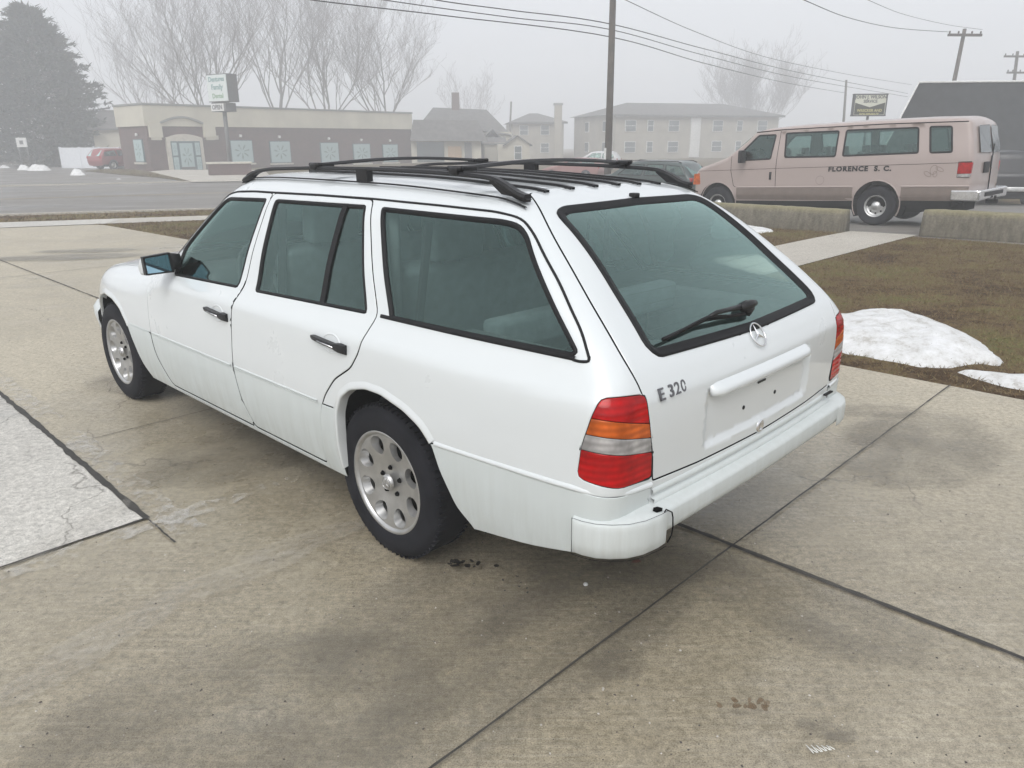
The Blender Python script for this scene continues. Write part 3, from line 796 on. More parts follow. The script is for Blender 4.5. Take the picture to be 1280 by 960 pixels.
# front bumper (corner seen past the front wheel)
fb = MB(); prof = [(-.10,.56),(-.02,.545),(.0,.52),(.002,.47),(-.008,.42),(-.02,.36),(-.06,.30)]
fp = [(3.10,.815),(3.22,.795),(3.34,.765),(3.43,.725),(3.50,.65),(3.55,.48),(3.58,0)]; fp = fp + [(x, -y) for x, y in fp[::-1][1:]]
vs = []
for i, (x, y) in enumerate(fp):
    a = np.array(fp[max(i - 1, 0)]); b = np.array(fp[min(i + 1, len(fp) - 1)]); t = b - a; t = t / np.linalg.norm(t); nn = np.array([t[1], -t[0]])
    if nn @ np.array([x - 3, y]) < 0: nn = -nn
    vs += [(x + nn[0] * o, y + nn[1] * o, z) for o, z in prof]
k = len(prof); fb.add(vs, [(a * k + q, a * k + q + 1, (a + 1) * k + q + 1, (a + 1) * k + q) for a in range(len(fp) - 1) for q in range(k - 1)], 0, True)
fb.build('front_bumper', M['bump'], W)

# tailgate furniture
def rear_frame(y, z, up=True):
    p = R3([(y, z)])[0]; n = grad(np.array([p]))[0]; ex = Vector((0, -1, 0)); nz = Vector(n); ey = nz.cross(ex); ey = -ey if ey.z < 0 else ey
    Mx = Matrix((ex, ey, nz)).transposed().to_4x4(); Mx.translation = Vector(p); return Mx
# handle strip over the plate recess
g_ = MB(); prof = [(-.012, 0), (-.020, .012), (-.018, .026), (-.006, .033), (.010, .024), (.022, .004), (.024, 0)]
L = R3([(y, .815) for y in np.linspace(.352, -.352, 40)]); N = grad(L)
vs = []
for i, (p, n) in enumerate(zip(L, N)):
    e = min(1, (min(i, len(L) - 1 - i) + .3) / 2.2) ** .5; 
    n = np.array([-1, 0, 0.05]); p = np.array([-1.128 + .05 * p[1] ** 2, p[1], p[2]])
    for z, o in prof: vs.append(p + n * (o * e - .004) + np.array([0, 0, z * (.6 + .4 * e)]))
k = len(prof); g_.add(vs, [(a * k + q, a * k + q + 1, (a + 1) * k + q + 1, (a + 1) * k + q) for a in range(len(L) - 1) for q in range(k - 1)] + [tuple(range(k)), tuple((len(L) - 1) * k + q for q in range(k - 1, -1, -1))], 0, True)
g_.build('handle_strip', M['white'], gate)
# lettering and round emblem
Mx = rear_frame(.548, .862); lt = text_obj('E 320', 'lettering', M['chrome_dark'] if 'chrome_dark' in M else M['plastic'], .052, gate, Mx, .003, .0006, 1.12, 1.08)
em = MB(); R_ = .042
em.tube([(R_ * math.cos(a), R_ * math.sin(a), .006) for a in np.linspace(0, 2 * PI, 41)], .0032, 8, 0, False)
for a in (PI / 2, PI / 2 + 2.0944, PI / 2 + 4.1888):
    c, s = math.cos(a), math.sin(a); em.add([(-s * .006, c * .006, .006), (s * .006, -c * .006, .006), (c * R_, s * R_, .005), (0, 0, .011), ], [(0, 2, 3), (2, 1, 3), (1, 0, 3)], 0)
eo = em.build('emblem', M['chrome'], gate); eo.data.transform(rear_frame(.004, .926))
lk = MB(); lk.lathe([(.026, 0), (.024, .004), (.015, .006), (.012, .002), (0, .002)], 24); lo = lk.build('lock', M['chrome'], gate); lo.data.transform(rear_frame(.0, .603))
hs = MB()
hs.box((0, 0, .001), (.055, .007, .004), 0).box((0, .012, .001), (.055, .007, .004), 0)
ho = hs.build('plate_slot', M['plastic'], gate); ho.data.transform(rear_frame(.0, .768))
for (y, z) in ((.115, .700), (-.115, .700), (.16, .79), (-.12, .79)):
    b_ = MB().lathe([(.008, -.001), (.007, .0025), (0, .003)], 10); bo = b_.build('plate_screw', M['rubber'], gate); bo.data.transform(rear_frame(y, z))
# washer nozzle at the roof edge
nz_ = MB().box((0, 0, .008), (.032, .030, .018), 0, 0, .006); no = nz_.build('washer_nozzle', M['plastic'], W); no.location = T3([(-.537, -.02)])[0]
# wiper
Wp = MB(); a = R3([(-.015, 1.0)])[0]; b = R3([(.20, 1.005)])[0]; c = R3([(.47, .985)])[0]
na = grad(np.array([a]))[0]
Wp.tube([a + na * .004, a + na * .03], [.029, .023], 12, 0)
Wp.tube([a + na * .035 + [0, -.03, 0], a + na * .036, a + na * .034 + [0, .07, 0]], [.011, .016, .011], 10)
Wp.tube([a + na * .034, b + na * .034, R3([(.24, 1.003)])[0] + na * .022], [.010, .008, .006], 8)
Wp.build('wiper_arm', M['plastic'], gate)
bl = MB(); L = R3([(y, .983 + .02 * (1 - abs(y - .25) / .3)) for y in np.linspace(.02, .50, 20)]); N = grad(L)
bl.tube([p + n * .012 for p, n in zip(L, N)], .0065, 6); bl.tube([p + n * (.012 + .014 * math.sin(PI * i / 13)) for i, (p, n) in enumerate(zip(L[3:17], N[3:17]))], .005, 6)
bl.build('wiper_blade', M['rubber'], gate)

# mirrors
for sd in (1, -1):
    def Q(x, y, z): return (x, y * sd, z)
    mb = MB()
    # housing as loft from door base outward; sections (y): [x0,x1,z0,z1]
    secs = [(.790, 1.70, 1.79, .950, 1.035), (.825, 1.71, 1.83, .942, 1.042), (.87, 1.72, 1.86, .930, 1.044), (.94, 1.727, 1.815, .926, 1.038), (.970, 1.733, 1.79, .932, 1.032), (.978, 1.74, 1.775, .945, 1.018)]
    vs = []; m = 12
    for (y, x0, x1, z0, z1) in secs:
        for q in range(m):
            a = 2 * PI * q / m + PI / m; ca, sa = math.cos(a), math.sin(a); s_ = lambda t: math.copysign(abs(t) ** .45, t)
            xx = (x0 + x1) / 2 + (x1 - x0) / 2 * s_(ca); zz = (z0 + z1) / 2 + (z1 - z0) / 2 * s_(sa); zz -= .045 * (xx - x0) / (x1 - x0) * max(0, s_(sa)); vs.append(Q(xx, y, zz))
    fs = [(i * m + q, i * m + (q + 1) % m, (i + 1) * m + (q + 1) % m, (i + 1) * m + q) for i in range(len(secs) - 1) for q in range(m)] + [tuple(range(m)), tuple((len(secs) - 1) * m + q for q in range(m))]
    # the inner neck is black, the shell white
    mi = [1 if i < 2 * m else 0 for i in range(len(fs))]
    o = len(mb.v); mb.add(vs, fs, 0, True); mb.m = [1 if i < m * 2 else 0 for i in range(len(fs))]
    mo = mb.build('side_mirror', [M['white'], M['plastic']], W)
    fr = MB(); fr.prism([(.83*sd, .936), (.972*sd, .936), (.976*sd, 1.028), (.84*sd, 1.038)], 1.706, 1.735, 0, 'YZ'); fr.build('mirror_rim', M['plastic'], mo)
    gm = MB(); gm.prism([(.845*sd, .945), (.964*sd, .945), (.968*sd, 1.020), (.853*sd, 1.029)], 1.701, 1.708, 0, 'YZ'); gm.build('mirror_glass', M['mirror'] if 'mirror' in M else M['chrome'], mo)
    tri = MB(); T = S3([(1.90,.985),(1.865,1.012),(1.76,1.06),(1.755,.93),(1.93,.935)]) + [0, .003, 0]; tri.add([Q(*p) for p in T], [(0,1,2,3,4)], 0); tri.build('mirror_base', M['plastic'], mo)

# roof rails, cross bars, roof strips
for sd in (1, -1):
    y = .505 * sd
    r = MB(); pts = [(1.47, y, 1.395), (1.415, y, 1.412), (1.34, y, 1.437), (1.20, y, 1.450), (.81, y, 1.461), (.39, y, 1.464), (0, y, 1.459), (-.25, y, 1.451), (-.33, y, 1.444), (-.385, y, 1.424), (-.44, y, 1.398), (-.48, y, 1.390)]
    P = fillet(pts, .05, .04, False); n = len(P); vs = []
    for i, p in enumerate(P):
        x = p[0]; foot = max(float(sst(1.30, 1.44, x)), float(sst(-.30, -.42, x)))
        h0 = .017 + .0 * foot; zb = p[2] - .014 - .010 * foot
        for (a, b_) in ((-.012, zb + .004), (-.015, p[2] - .004), (-.010, p[2] + .005), (.010, p[2] + .005), (.015, p[2] - .004), (.012, zb + .004)): vs.append((x, y + a * (1 + .25 * foot), b_))
    r.add(vs, [(i * 6 + q, i * 6 + (q + 1) % 6, (i + 1) * 6 + (q + 1) % 6, (i + 1) * 6 + q) for i in range(n - 1) for q in range(6)] + [tuple(range(6)), tuple((n - 1) * 6 + q for q in range(6))], 0, False)
    # feet reach down to the roof
    r.prism([(1.49, 1.385), (1.41, 1.39), (1.35, 1.422), (1.36, 1.436), (1.42, 1.420)], y - .013, y + .013, 0, 'XZ')
    r.prism([(-.49, 1.378), (-.37, 1.392), (-.31, 1.432), (-.33, 1.444), (-.40, 1.422)], y - .013, y + .013, 0, 'XZ')
    for fx in (.44,): r.box((fx, y, 1.436), (.075, .030, .05), 0)
    r.build('roof_rail', M['plastic'], W)
    # thin dark joint strip in the roof beside the rail
    L = T3([(x, y + .045 * sd * 0 + .0) for x in np.linspace(-.50, 1.45, 60)]); N = grad(L)
    MB().ribbon(L + [0, .028 * sd, -.0005], N, [(-.004, -.001), (-.003, .003), (.003, .003), (.004, -.001)], 0, False, True).build('roof_joint', M['rubber'], W)
for (xl, xr_) in ((.80, .80), (-.13, -.13)):
    b_ = MB(); vs = []; n = 24
    for i in range(n + 1):
        t = i / n; y = .47 - .94 * t; z = 1.472 + .018 * math.sin(PI * t) ; x = xl
        w_ = .027
        for (a, h) in ((-w_, 0), (-w_ * .6, .008), (w_ * .6, .008), (w_, 0), (w_ * .6, -.006), (-w_ * .6, -.006)): vs.append((x + a, y, z + h))
    b_.add(vs, [(i * 6 + q, i * 6 + (q + 1) % 6, (i + 1) * 6 + (q + 1) % 6, (i + 1) * 6 + q) for i in range(n) for q in range(6)] + [tuple(range(6)), tuple(n * 6 + q for q in range(6))], 0, False)
    cb = b_.build('cross_bar', M['plastic'], W)
    for s_ in (1, -1):
        cm = MB(); cm.box((xl, .470 * s_, 1.471), (.062, .08, .018), 0, 0, .008); cm.box((xl, .508 * s_, 1.463), (.044, .040, .028), 0, 0, .010); cm.tube([(xl - .036, .512 * s_, 1.473), (xl + .036, .512 * s_, 1.473)], .009, 10)
        cm.build('clamp', M['plastic'], cb)
for y in (.34, .20, .06, -.08, -.22, -.36):
    L = T3([(x, y) for x in np.linspace(-.42, 1.12, 50)]); N = grad(L)
    e = np.minimum(1, np.minimum(np.arange(50), np.arange(50)[::-1]) / 1.5)
    MB().ribbon(L, N, [(-.012, -.001), (-.010, .009), (.010, .009), (.012, -.001)], 0, False, False).build('roof_strip', M['plastic'], W)

# cabin
cb = MB(); cb.box((.55, 0, .34), (3.0, 1.4, .04), 0); cb.box((-.62, 0, .66), (.72, 1.12, .03), 0); cb.box((-.27, 0, .52), (.04, 1.3, .3), 0)
for sd in (1, -1): cb.box((-.62, sd * .62, .78), (.74, .14, .28), 0, 0, .03)
cb.build('cabin_floor', M['carpet'], W)
def seat(x, y, w, name='front_seat', bench=False):
    s_ = MB(); bw = w / 2
    s_.box((x + .26, y, .52), (.52, w, .16), 0, 0, .05)
    s_.box((x - .02, y, .82), (.13, w * .96, .58), 0, 0, .055, Matrix.Rotation(-.22, 3, 'Y'))
    so = s_.build(name, M['seat'], W)
    for yy_ in ((y,) if not bench else (y + .34, y - .34)):
        h = MB(); h.box((x - .135, yy_, 1.20), (.10, .27, .175), 0, 0, .05, Matrix.Rotation(-.12, 3, 'Y'))
        for q in (-.05, .05): h.tube([(x - .11, yy_ + q, 1.02), (x - .125, yy_ + q, 1.16)], .007, 6)
        h.build('headrest', M['seat'], so)
    return so
seat(1.08, .36, .50); seat(1.08, -.36, .50); seat(.22, 0, 1.26, 'rear_seat', True)
d = MB(); d.box((1.85, 0, .80), (.42, 1.34, .26), 0, 0, .07); d.box((1.5, 0, .58), (.7, .22, .3), 0, 0, .04); d.build('dashboard', M['dash'], W)
st = MB(); Rm = Matrix.Translation((1.56, .36, .89)) @ Matrix.Rotation(math.radians(-65), 4, 'Y')
st.tube([Rm @ Vector((.19 * math.cos(a), .19 * math.sin(a), 0)) for a in np.linspace(0, 2 * PI, 33)], .014, 8, 0, False)
for a in (0, PI, -PI / 2): st.tube([Rm @ Vector((0, 0, -.01)), Rm @ Vector((.185 * math.sin(a), .185 * math.cos(a), 0))], .016, 6)
st.lathe([(0, 0), (.06, -.01)], 12) if False else None
st.build('steering_wheel', M['dash'], W)
for sd in (1, -1):   # inner pillars and belts
    p = MB(); p.tube([(1.02, sd * .72, .93), (1.0, sd * .565, 1.34)], [.045, .035], 8, 0, True, True, .5); p.tube([(.02, sd * .73, .95), (.20, sd * .565, 1.33)], [.05, .04], 8, 0, True, True, .5)
    p.build('inner_pillar', M['lining'], W)
    q = MB(); q.tube([(.96, sd * .60, 1.28), (.95, sd * .68, .6)], [.022, .022], 6, 0, True, False, .2); q.tube([(-.02, sd * .55, 1.28), (.05, sd * .60, .7)], [.022, .022], 6, 0, True, False, .2)
    q.build('seat_belt', M['dash'], W)
c_ = MB(); c_.box((-.36, 0, .90), (.10, 1.14, .12), 0, 0, .04); c_.build('load_cover', M['seat'], W)
SKY = .10; EXPO = 1.08; FOGC = (.95, .965, .985); FOGD = .0067; WHITE = 5.2
# ------------------------------------------------------------------ ground
CAMH = 1.55651184; FPX = 934.3432526
_p, _r = math.radians(-17.84351891), math.radians(-0.38284788)
_fw = Vector((0, math.cos(_p), math.sin(_p))); _r0 = Vector((1, 0, 0)); _u0 = _r0.cross(_fw)
_rt = _r0 * math.cos(_r) + _u0 * math.sin(_r); _up = -_r0 * math.sin(_r) + _u0 * math.cos(_r)
def ray(px, py): return _fw + _rt * ((px - 640) / FPX) - _up * ((py - 480) / FPX)
def drop(x, y):
    f = lambda a, b, t: (lambda q: q * q * (3 - 2 * q))(max(0, min(1, (t - a) / (b - a))))
    return -(.22 + .30 * f(-8, 3, x)) * f(12, 29, y)
def gp(px, py):
    """where the ground is under a pixel of the photograph"""
    d = ray(px, py); z = 0
    for _ in range(30):
        t = (z - CAMH) / d.z if d.z < -1e-4 else 400
        t = min(t, 400); x, y = d.x * t, d.y * t; z = .6 * z + .4 * drop(x, y)
    return x, y
def at(px, py, Y):
    d = ray(px, py); t = Y / d.y; return Vector((d.x * t, Y, CAMH + d.z * t))
E1, E2 = np.array([.7022, .7120]), np.array([-.7120, .7022])     # the lot's joint directions
def lot(a, b): v = E1 * a + E2 * b; return float(v[0]), float(v[1])

def sheet(name, poly, h, mat, step=1.5, holes=(), kind='structure'):
    """a ground sheet following the terrain, h above it"""
    P = []
    n = len(poly)
    for i in range(n):
        a, b = np.array(poly[i]), np.array(poly[(i + 1) % n]); m = max(1, int(np.linalg.norm(b - a) / step)); P += [a + (b - a) * j / m for j in range(m)]
    vin = [Vector((float(p[0]), float(p[1]))) for p in P]; ein = [(i, (i + 1) % len(P)) for i in range(len(P))]
    xs = [p[0] for p in P]; ys = [p[1] for p in P]; pl = [tuple(p) for p in P]
    st = max(step, (max(xs) - min(xs)) / 120)
    gx, gy = np.meshgrid(np.arange(min(xs), max(xs), st), np.arange(min(ys), max(ys), st)); G = np.stack([gx.ravel(), gy.ravel()], -1); G = G[inpoly(G, pl)]
    vin += [Vector((float(a), float(b))) for a, b in G]
    v2, _, f2, *_ = delaunay_2d_cdt(vin, ein, [], 1, 1e-4)
    mb = MB(); mb.add([(v.x, v.y, drop(v.x, v.y) + h) for v in v2], [tuple(f) for f in f2], 0, True)
    o = mb.build(name, mat)
    for p in o.data.polygons:
        if p.normal.z < 0: p.flip()
    return tag(o, kind=kind)

def concrete(name, base, wet, light, seed=0.0, rough_dry=.75, damp=False):
    m, nt, out = new_mat(name); b = pbsdf(nt, out, None, .5)
    v = coords(nt); tc = nt.nodes.new('ShaderNodeTexCoord'); mp = nt.nodes.new('ShaderNodeMapping'); mp.inputs['Location'].default_value = (seed, seed * 2, 0)
    nt.links.new(tc.outputs['Object'], mp.inputs[0]); v = mp.outputs[0]
    big = noise(nt, v, .30, 4, .55); mid = noise(nt, v, 2.1, 7, .62); blot_ = noise(nt, v, 9, 6, .68); fine = noise(nt, v, 38, 6, .75); grit = noise(nt, v, 210, 3, .8)
    mr = nt.nodes.new('ShaderNodeMapping'); mr.inputs['Rotation'].default_value = (0, 0, math.radians(-45.4 + 90)); mr.inputs['Scale'].default_value = (1.2, 30, 1); nt.links.new(tc.outputs['Object'], mr.inputs[0])
    streak = noise(nt, mr.outputs[0], 3.2, 5, .7)
    # the slab is damper where the car drips and drains
    dm = nt.nodes.new('ShaderNodeMapping'); dm.vector_type = 'POINT'; dm.inputs['Location'].default_value = (.3 / 4.2, -2.2 / 4.2, 0); dm.inputs['Scale'].default_value = (1 / 4.2, 1 / 4.2, 1 / 4.2); nt.links.new(tc.outputs['Object'], dm.inputs[0])
    dg_ = nt.nodes.new('ShaderNodeTexGradient'); dg_.gradient_type = 'SPHERICAL'; nt.links.new(dm.outputs[0], dg_.inputs[0])
    wetm = ramp(nt, math_n(nt, 'ADD', math_n(nt, 'ADD', math_n(nt, 'MULTIPLY', big, .6), math_n(nt, 'MULTIPLY', mid, .4)), math_n(nt, 'MULTIPLY', dg_.outputs['Fac'], .24 if damp else 0)), [(.44, 0), (.66, 1)])
    c = mix(nt, wetm, base, wet)
    c = mix(nt, ramp(nt, streak, [(.45, .0), (.80, .30)]), c, light)
    c = mix(nt, ramp(nt, mid, [(.54, 0), (.76, .30)]), c, light)
    c = mix(nt, .8, c, ramp(nt, blot_, [(.28, .84), (.5, 1), (.74, 1.12)]), 'MULTIPLY')
    c = mix(nt, .9, c, ramp(nt, fine, [(.30, .55), (.5, 1), (.70, 1.38)]), 'MULTIPLY')
    c = mix(nt, .8, c, ramp(nt, grit, [(.34, .38), (.47, 1), (.70, 1.45)]), 'MULTIPLY')
    # hairline cracks, only here and there
    wv = nt.nodes.new('ShaderNodeVectorMath'); wv.operation = 'ADD'; nz3 = nt.nodes.new('ShaderNodeTexNoise'); nz3.inputs['Scale'].default_value = 1.6; nz3.inputs['Detail'].default_value = 6; nt.links.new(v, nz3.inputs['Vector'])
    nt.links.new(v, wv.inputs[0]); nt.links.new(nz3.outputs['Color'], wv.inputs[1])
    vc = nt.nodes.new('ShaderNodeTexVoronoi'); vc.feature = 'DISTANCE_TO_EDGE'; vc.inputs['Scale'].default_value = .42; nt.links.new(wv.outputs[0], vc.inputs['Vector'])
    ck = ramp(nt, vc.outputs['Distance'], [(.0008, .75), (.0022, 0)]); c = mix(nt, math_n(nt, 'MULTIPLY', ck, ramp(nt, noise(nt, v, .7, 3), [(.50, 0), (.56, .8)])), c, (.06, .052, .042))
    # dark specks and pores
    vo = nt.nodes.new('ShaderNodeTexVoronoi'); vo.inputs['Scale'].default_value = 9; nt.links.new(v, vo.inputs['Vector'])
    sp = ramp(nt, vo.outputs['Distance'], [(.03, 1), (.055, 0)]); gate_ = ramp(nt, noise(nt, v, 5, 3), [(.55, 0), (.6, .75)])
    c = mix(nt, math_n(nt, 'MULTIPLY', sp, gate_), c, (.05, .045, .04))
    nt.links.new(c, b.inputs['Base Color'])
    nt.links.new(mix(nt, wetm, rough_dry, .24), b.inputs['Roughness'])
    bump(nt, b, math_n(nt, 'ADD', math_n(nt, 'MULTIPLY', fine, .6), math_n(nt, 'MULTIPLY', grit, .4)), .22, .004)
    return m
M['concrete'] = concrete('damp_concrete', (.385, .345, .268), (.252, .218, .155), (.50, .465, .395), damp=True)
M['concrete_dry'] = concrete('pale_concrete', (.47, .452, .415), (.33, .315, .285), (.55, .535, .50), 13.0)
M['concrete_far'] = concrete('pale_walk', (.42, .39, .34), (.34, .31, .26), (.50, .47, .42), 31.0)

def asphalt(name, c0, c1):
    m, nt, out = new_mat(name); b = pbsdf(nt, out, None, .6); v = coords(nt)
    n1 = noise(nt, v, .25, 5); n2 = noise(nt, v, 40, 4); w = noise(nt, coords(nt, (.25, 2, 1), 'Object', (0, 0, math.radians(-24.5))), .6, 5, .6)
    c = ramp(nt, math_n(nt, 'ADD', math_n(nt, 'MULTIPLY', n1, .5), math_n(nt, 'MULTIPLY', w, .5)), [(.38, c0), (.62, c1)])
    c = mix(nt, .4, c, ramp(nt, n2, [(.3, .7), (.7, 1.25)]), 'MULTIPLY'); nt.links.new(c, b.inputs['Base Color'])
    nt.links.new(ramp(nt, n1, [(.35, .35), (.6, .7)]), b.inputs['Roughness']); bump(nt, b, n2, .25, .006); return m
M['asphalt'] = asphalt('wet_asphalt', (.13, .12, .11), (.20, .185, .165))
def soil():
    m, nt, out = new_mat('lawn_soil'); b = pbsdf(nt, out, None, .9, 0, 0, .1); v = coords(nt)
    n1 = noise(nt, v, .8, 6, .7, .3); n2 = noise(nt, v, 9, 7, .75); n3 = noise(nt, v, 60, 4)
    c = ramp(nt, math_n(nt, 'ADD', math_n(nt, 'MULTIPLY', n1, .6), math_n(nt, 'MULTIPLY', n2, .4)), [(.42, (.055, .034, .018)), (.5, (.13, .090, .046)), (.59, (.118, .112, .040))])
    c = mix(nt, .7, c, ramp(nt, n3, [(.3, .5), (.7, 1.3)]), 'MULTIPLY'); nt.links.new(c, b.inputs['Base Color']); bump(nt, b, n2, .6, .03); return m
M['soil'] = soil()
M['joint'] = simple('joint_tar', (.035, .032, .028), .7, var=.4, vscale=25)
M['snow'] = None
def snow():
    m, nt, out = new_mat('old_snow'); b = pbsdf(nt, out, None, .55); v = coords(nt)
    n1 = noise(nt, v, 7, 7, .75); n2 = noise(nt, v, 45, 5, .7)
    c = ramp(nt, n1, [(.34, (.42, .40, .37)), (.46, (.62, .62, .61)), (.62, (.74, .745, .75))])
    vo = nt.nodes.new('ShaderNodeTexVoronoi'); vo.inputs['Scale'].default_value = 16; nt.links.new(v, vo.inputs['Vector'])
    c = mix(nt, ramp(nt, vo.outputs['Distance'], [(.04, .8), (.09, 0)]), c, (.22, .20, .17)); nt.links.new(c, b.inputs['Base Color'])
    bump(nt, b, math_n(nt, 'ADD', math_n(nt, 'MULTIPLY', n1, .6), math_n(nt, 'MULTIPLY', n2, .4)), .8, .03); return m
M['snow'] = snow()

S_, Nn = np.array([.910, .415]), np.array([-.415, .910])       # street directions
def st(s, n): v = S_ * s + Nn * n; return float(v[0]), float(v[1])
# base terrain: winter grass and earth to beyond the fog
sheet('ground', [(-260, -30), (260, -30), (260, 300), (-260, 300)], -.05, M['soil'], 4.0)
LAWN = 5.42
# the concrete lot
lotpoly = [lot(-26, -22), lot(LAWN, -22), lot(LAWN, 17.55), (-8.95, 16.25), (-11.3, 15.15), (-13.6, 14.1), lot(-6, 17.3), lot(-26, 17.3)]
sheet('lot_paving', lotpoly, 0.0, M['concrete'], .8)
# pale slab left of the long joint, and the driveway apron
sheet('pale_slab', [lot(.955, 3.21), lot(.955, 12.5), lot(-5, 12.5), lot(-5, 3.21)], .004, M['concrete_dry'], .5)
def strip(name, a, b, w, mat, h=.004, wob=0.0, n=30, base=drop):
    a = np.array(a, float); b = np.array(b, float); t = b - a; L = np.linalg.norm(t); t /= L; nn = np.array([-t[1], t[0]]); rnd = random.Random(int(L * 997)); mb = MB(); vs = []
    n = max(n, int(L / .05)) if wob else n; q = 0
    for i in range(n + 1):
        p = a + t * L * i / n; q = q * .8 + rnd.uniform(-wob, wob); ww = w * (1 + rnd.uniform(-.35, .35) * (1 if wob else 0))
        for s in (-1, 1):
            x, y = p + nn * (s * ww / 2 + q); vs.append((x, y, base(x, y) + h))
    mb.add(vs, [(2 * i, 2 * i + 1, 2 * i + 3, 2 * i + 2) for i in range(n)]); o = mb.build(name, mat); return tag(o, kind='structure')
j = strip('paving_joint', lot(.965, 3.20), lot(.965, 40), .030, M['joint'], .007, .0025)
strip('paving_joint', lot(.965, 2.90), lot(.965, 3.20), .007, M['joint'], .008, .001)
strip('paving_joint', lot(-12, 3.20), lot(.965, 3.20), .013, M['joint'], .0085, .002)
strip('paving_joint', lot(2.525, -12), lot(2.525, 1.75), .022, M['joint'], .007, .002)
strip('paving_joint', lot(2.53, 1.75), lot(2.53, 17.5), .015, M['joint'], .007, .001)
strip('paving_joint', lot(-9, 1.243), lot(LAWN, 1.243), .0075, M['joint'], .0095, .0012)
strip('paving_joint', lot(.98, 4.39), lot(2.52, 4.39), .005, M['joint'], .006, .001)
strip('paving_joint', lot(2.54, 7.6), lot(LAWN, 7.6), .009, M['joint'], .006, .001)
strip('paving_joint', lot(-9, 11.0), lot(LAWN, 11.0), .012, M['joint'], .0105, .001)

def bloom():
    m, nt, out = new_mat('lime_bloom'); b = pbsdf(nt, out, (.56, .54, .50), .8); t = nt.nodes.new('ShaderNodeBsdfTransparent'); mx = nt.nodes.new('ShaderNodeMixShader'); v = coords(nt)
    f = ramp(nt, math_n(nt, 'ADD', math_n(nt, 'MULTIPLY', noise(nt, v, 1.4, 3), .5), math_n(nt, 'MULTIPLY', noise(nt, v, 14, 6, .75), .5)), [(.47, 0), (.60, .62)])
    nt.links.new(f, mx.inputs[0]); nt.links.new(t.outputs[0], mx.inputs[1]); nt.links.new(b.outputs[0], mx.inputs[2]); nt.links.new(mx.outputs[0], out.inputs[0]); return m
M['bloom'] = bloom()
strip('joint_bloom', lot(1.05, 2.95), lot(1.05, 9), .12, M['bloom'], .0062, .004)
strip('joint_bloom', lot(-9, 3.12), lot(2.3, 3.12), .11, M['bloom'], .0082, .004)
M['stain'] = simple('dark_stain', (.10, .085, .065), .5, var=.4, vscale=12)
def stain_mat(name, col, dens, scale=9, lo=.48, hi=.66):
    m, nt, out = new_mat(name); b = pbsdf(nt, out, col, .45); t = nt.nodes.new('ShaderNodeBsdfTransparent'); mx = nt.nodes.new('ShaderNodeMixShader')
    tc = nt.nodes.new('ShaderNodeTexCoord'); g = nt.nodes.new('ShaderNodeTexGradient'); g.gradient_type = 'SPHERICAL'; nt.links.new(tc.outputs['Object'], g.inputs[0])
    n = noise(nt, tc.outputs['Object'], scale / 3, 6, .7, .5)
    f = math_n(nt, 'MULTIPLY', ramp(nt, math_n(nt, 'MULTIPLY', n, ramp(nt, g.outputs['Fac'], [(0, 0), (.35, 1)])), [(lo - .1, 0), (hi - .1, dens)]), 1.0, True)
    nt.links.new(f, mx.inputs[0]); nt.links.new(t.outputs[0], mx.inputs[1]); nt.links.new(b.outputs[0], mx.inputs[2]); nt.links.new(mx.outputs[0], out.inputs[0]); return m
SM = {'oil': stain_mat('oil_stain', (.012, .011, .010), .95, 10, .50, .56), 'oil2': stain_mat('oil_drops', (.010, .009, .008), .92, 8, .12, .35), 'damp': stain_mat('damp_stain', (.15, .135, .11), .38, 5, .42, .80), 'rust': stain_mat('rust_stain', (.15, .10, .055), .7, 9, .15, .5),
      'chalk': stain_mat('chalk_mark', (.50, .47, .42), .34, 14, .44, .9), 'patch': stain_mat('dark_patch', (.17, .16, .145), .45, 4, .30, .70)}
def blot(name, px, py, rx, ry, mat, rot=0, h=.012):
    x, y = gp(px, py); mb = MB(); n = 28
    mb.add([(0, 0, 0)] + [(math.cos(2 * PI * k / n), math.sin(2 * PI * k / n), 0) for k in range(n)], [(0, 1 + k, 1 + (k + 1) % n) for k in range(n)])
    o = mb.build(name, mat, None, (x, y, drop(x, y) + h), (0, 0, math.radians(rot))); o.scale = (rx, ry, 1); return tag(o, kind='structure')
for i, (px, py, rx, ry, mt, rt) in enumerate([(772, 834, .13, .10, 'damp', 10), (1030, 915, .10, .05, 'damp', -20), (1052, 925, .06, .03, 'damp', 0), (1090, 515, .42, .16, 'damp', 0), (1150, 560, .9, .5, 'damp', 45),
        (1110, 545, .35, .3, 'damp', 30), (85, 322, 1.5, .45, 'patch', 8), (110, 314, 1.0, .3, 'patch', 8), (60, 850, .30, .09, 'chalk', 52), (140, 795, .30, .11, 'chalk', 45), (290, 725, .45, .11, 'chalk', 38), (95, 665, .4, .12, 'chalk', 70), (385, 680, .4, .10, 'chalk', 36), (700, 800, 1.1, .35, 'damp', 45), (560, 760, .8, .4, 'damp', 45), (330, 560, .9, .5, 'damp', 45), (300, 900, .8, .5, 'damp', 20), (820, 710, .35, .22, 'damp', 0), (170, 480, .5, .3, 'damp', 0), (1000, 760, .6, .3, 'damp', -45)]):
    blot('stain', px, py, rx, ry, SM[mt], rt, .010 + .0006 * i)
rq = random.Random(12)
for i in range(26):
    t = rq.random(); px, py = (565 + 55 * t + rq.uniform(-6, 6), 711 + 6 * t + rq.uniform(-5, 5)) if i < 18 else (618 + 45 * rq.random(), 722 + 30 * rq.random())
    blot('oil_drip', px, py, rq.uniform(.006, .020) if i < 18 else rq.uniform(.003, .008), rq.uniform(.005, .014) if i < 18 else .004, SM['oil2'], rq.uniform(0, 180), .026 + .0004 * i)
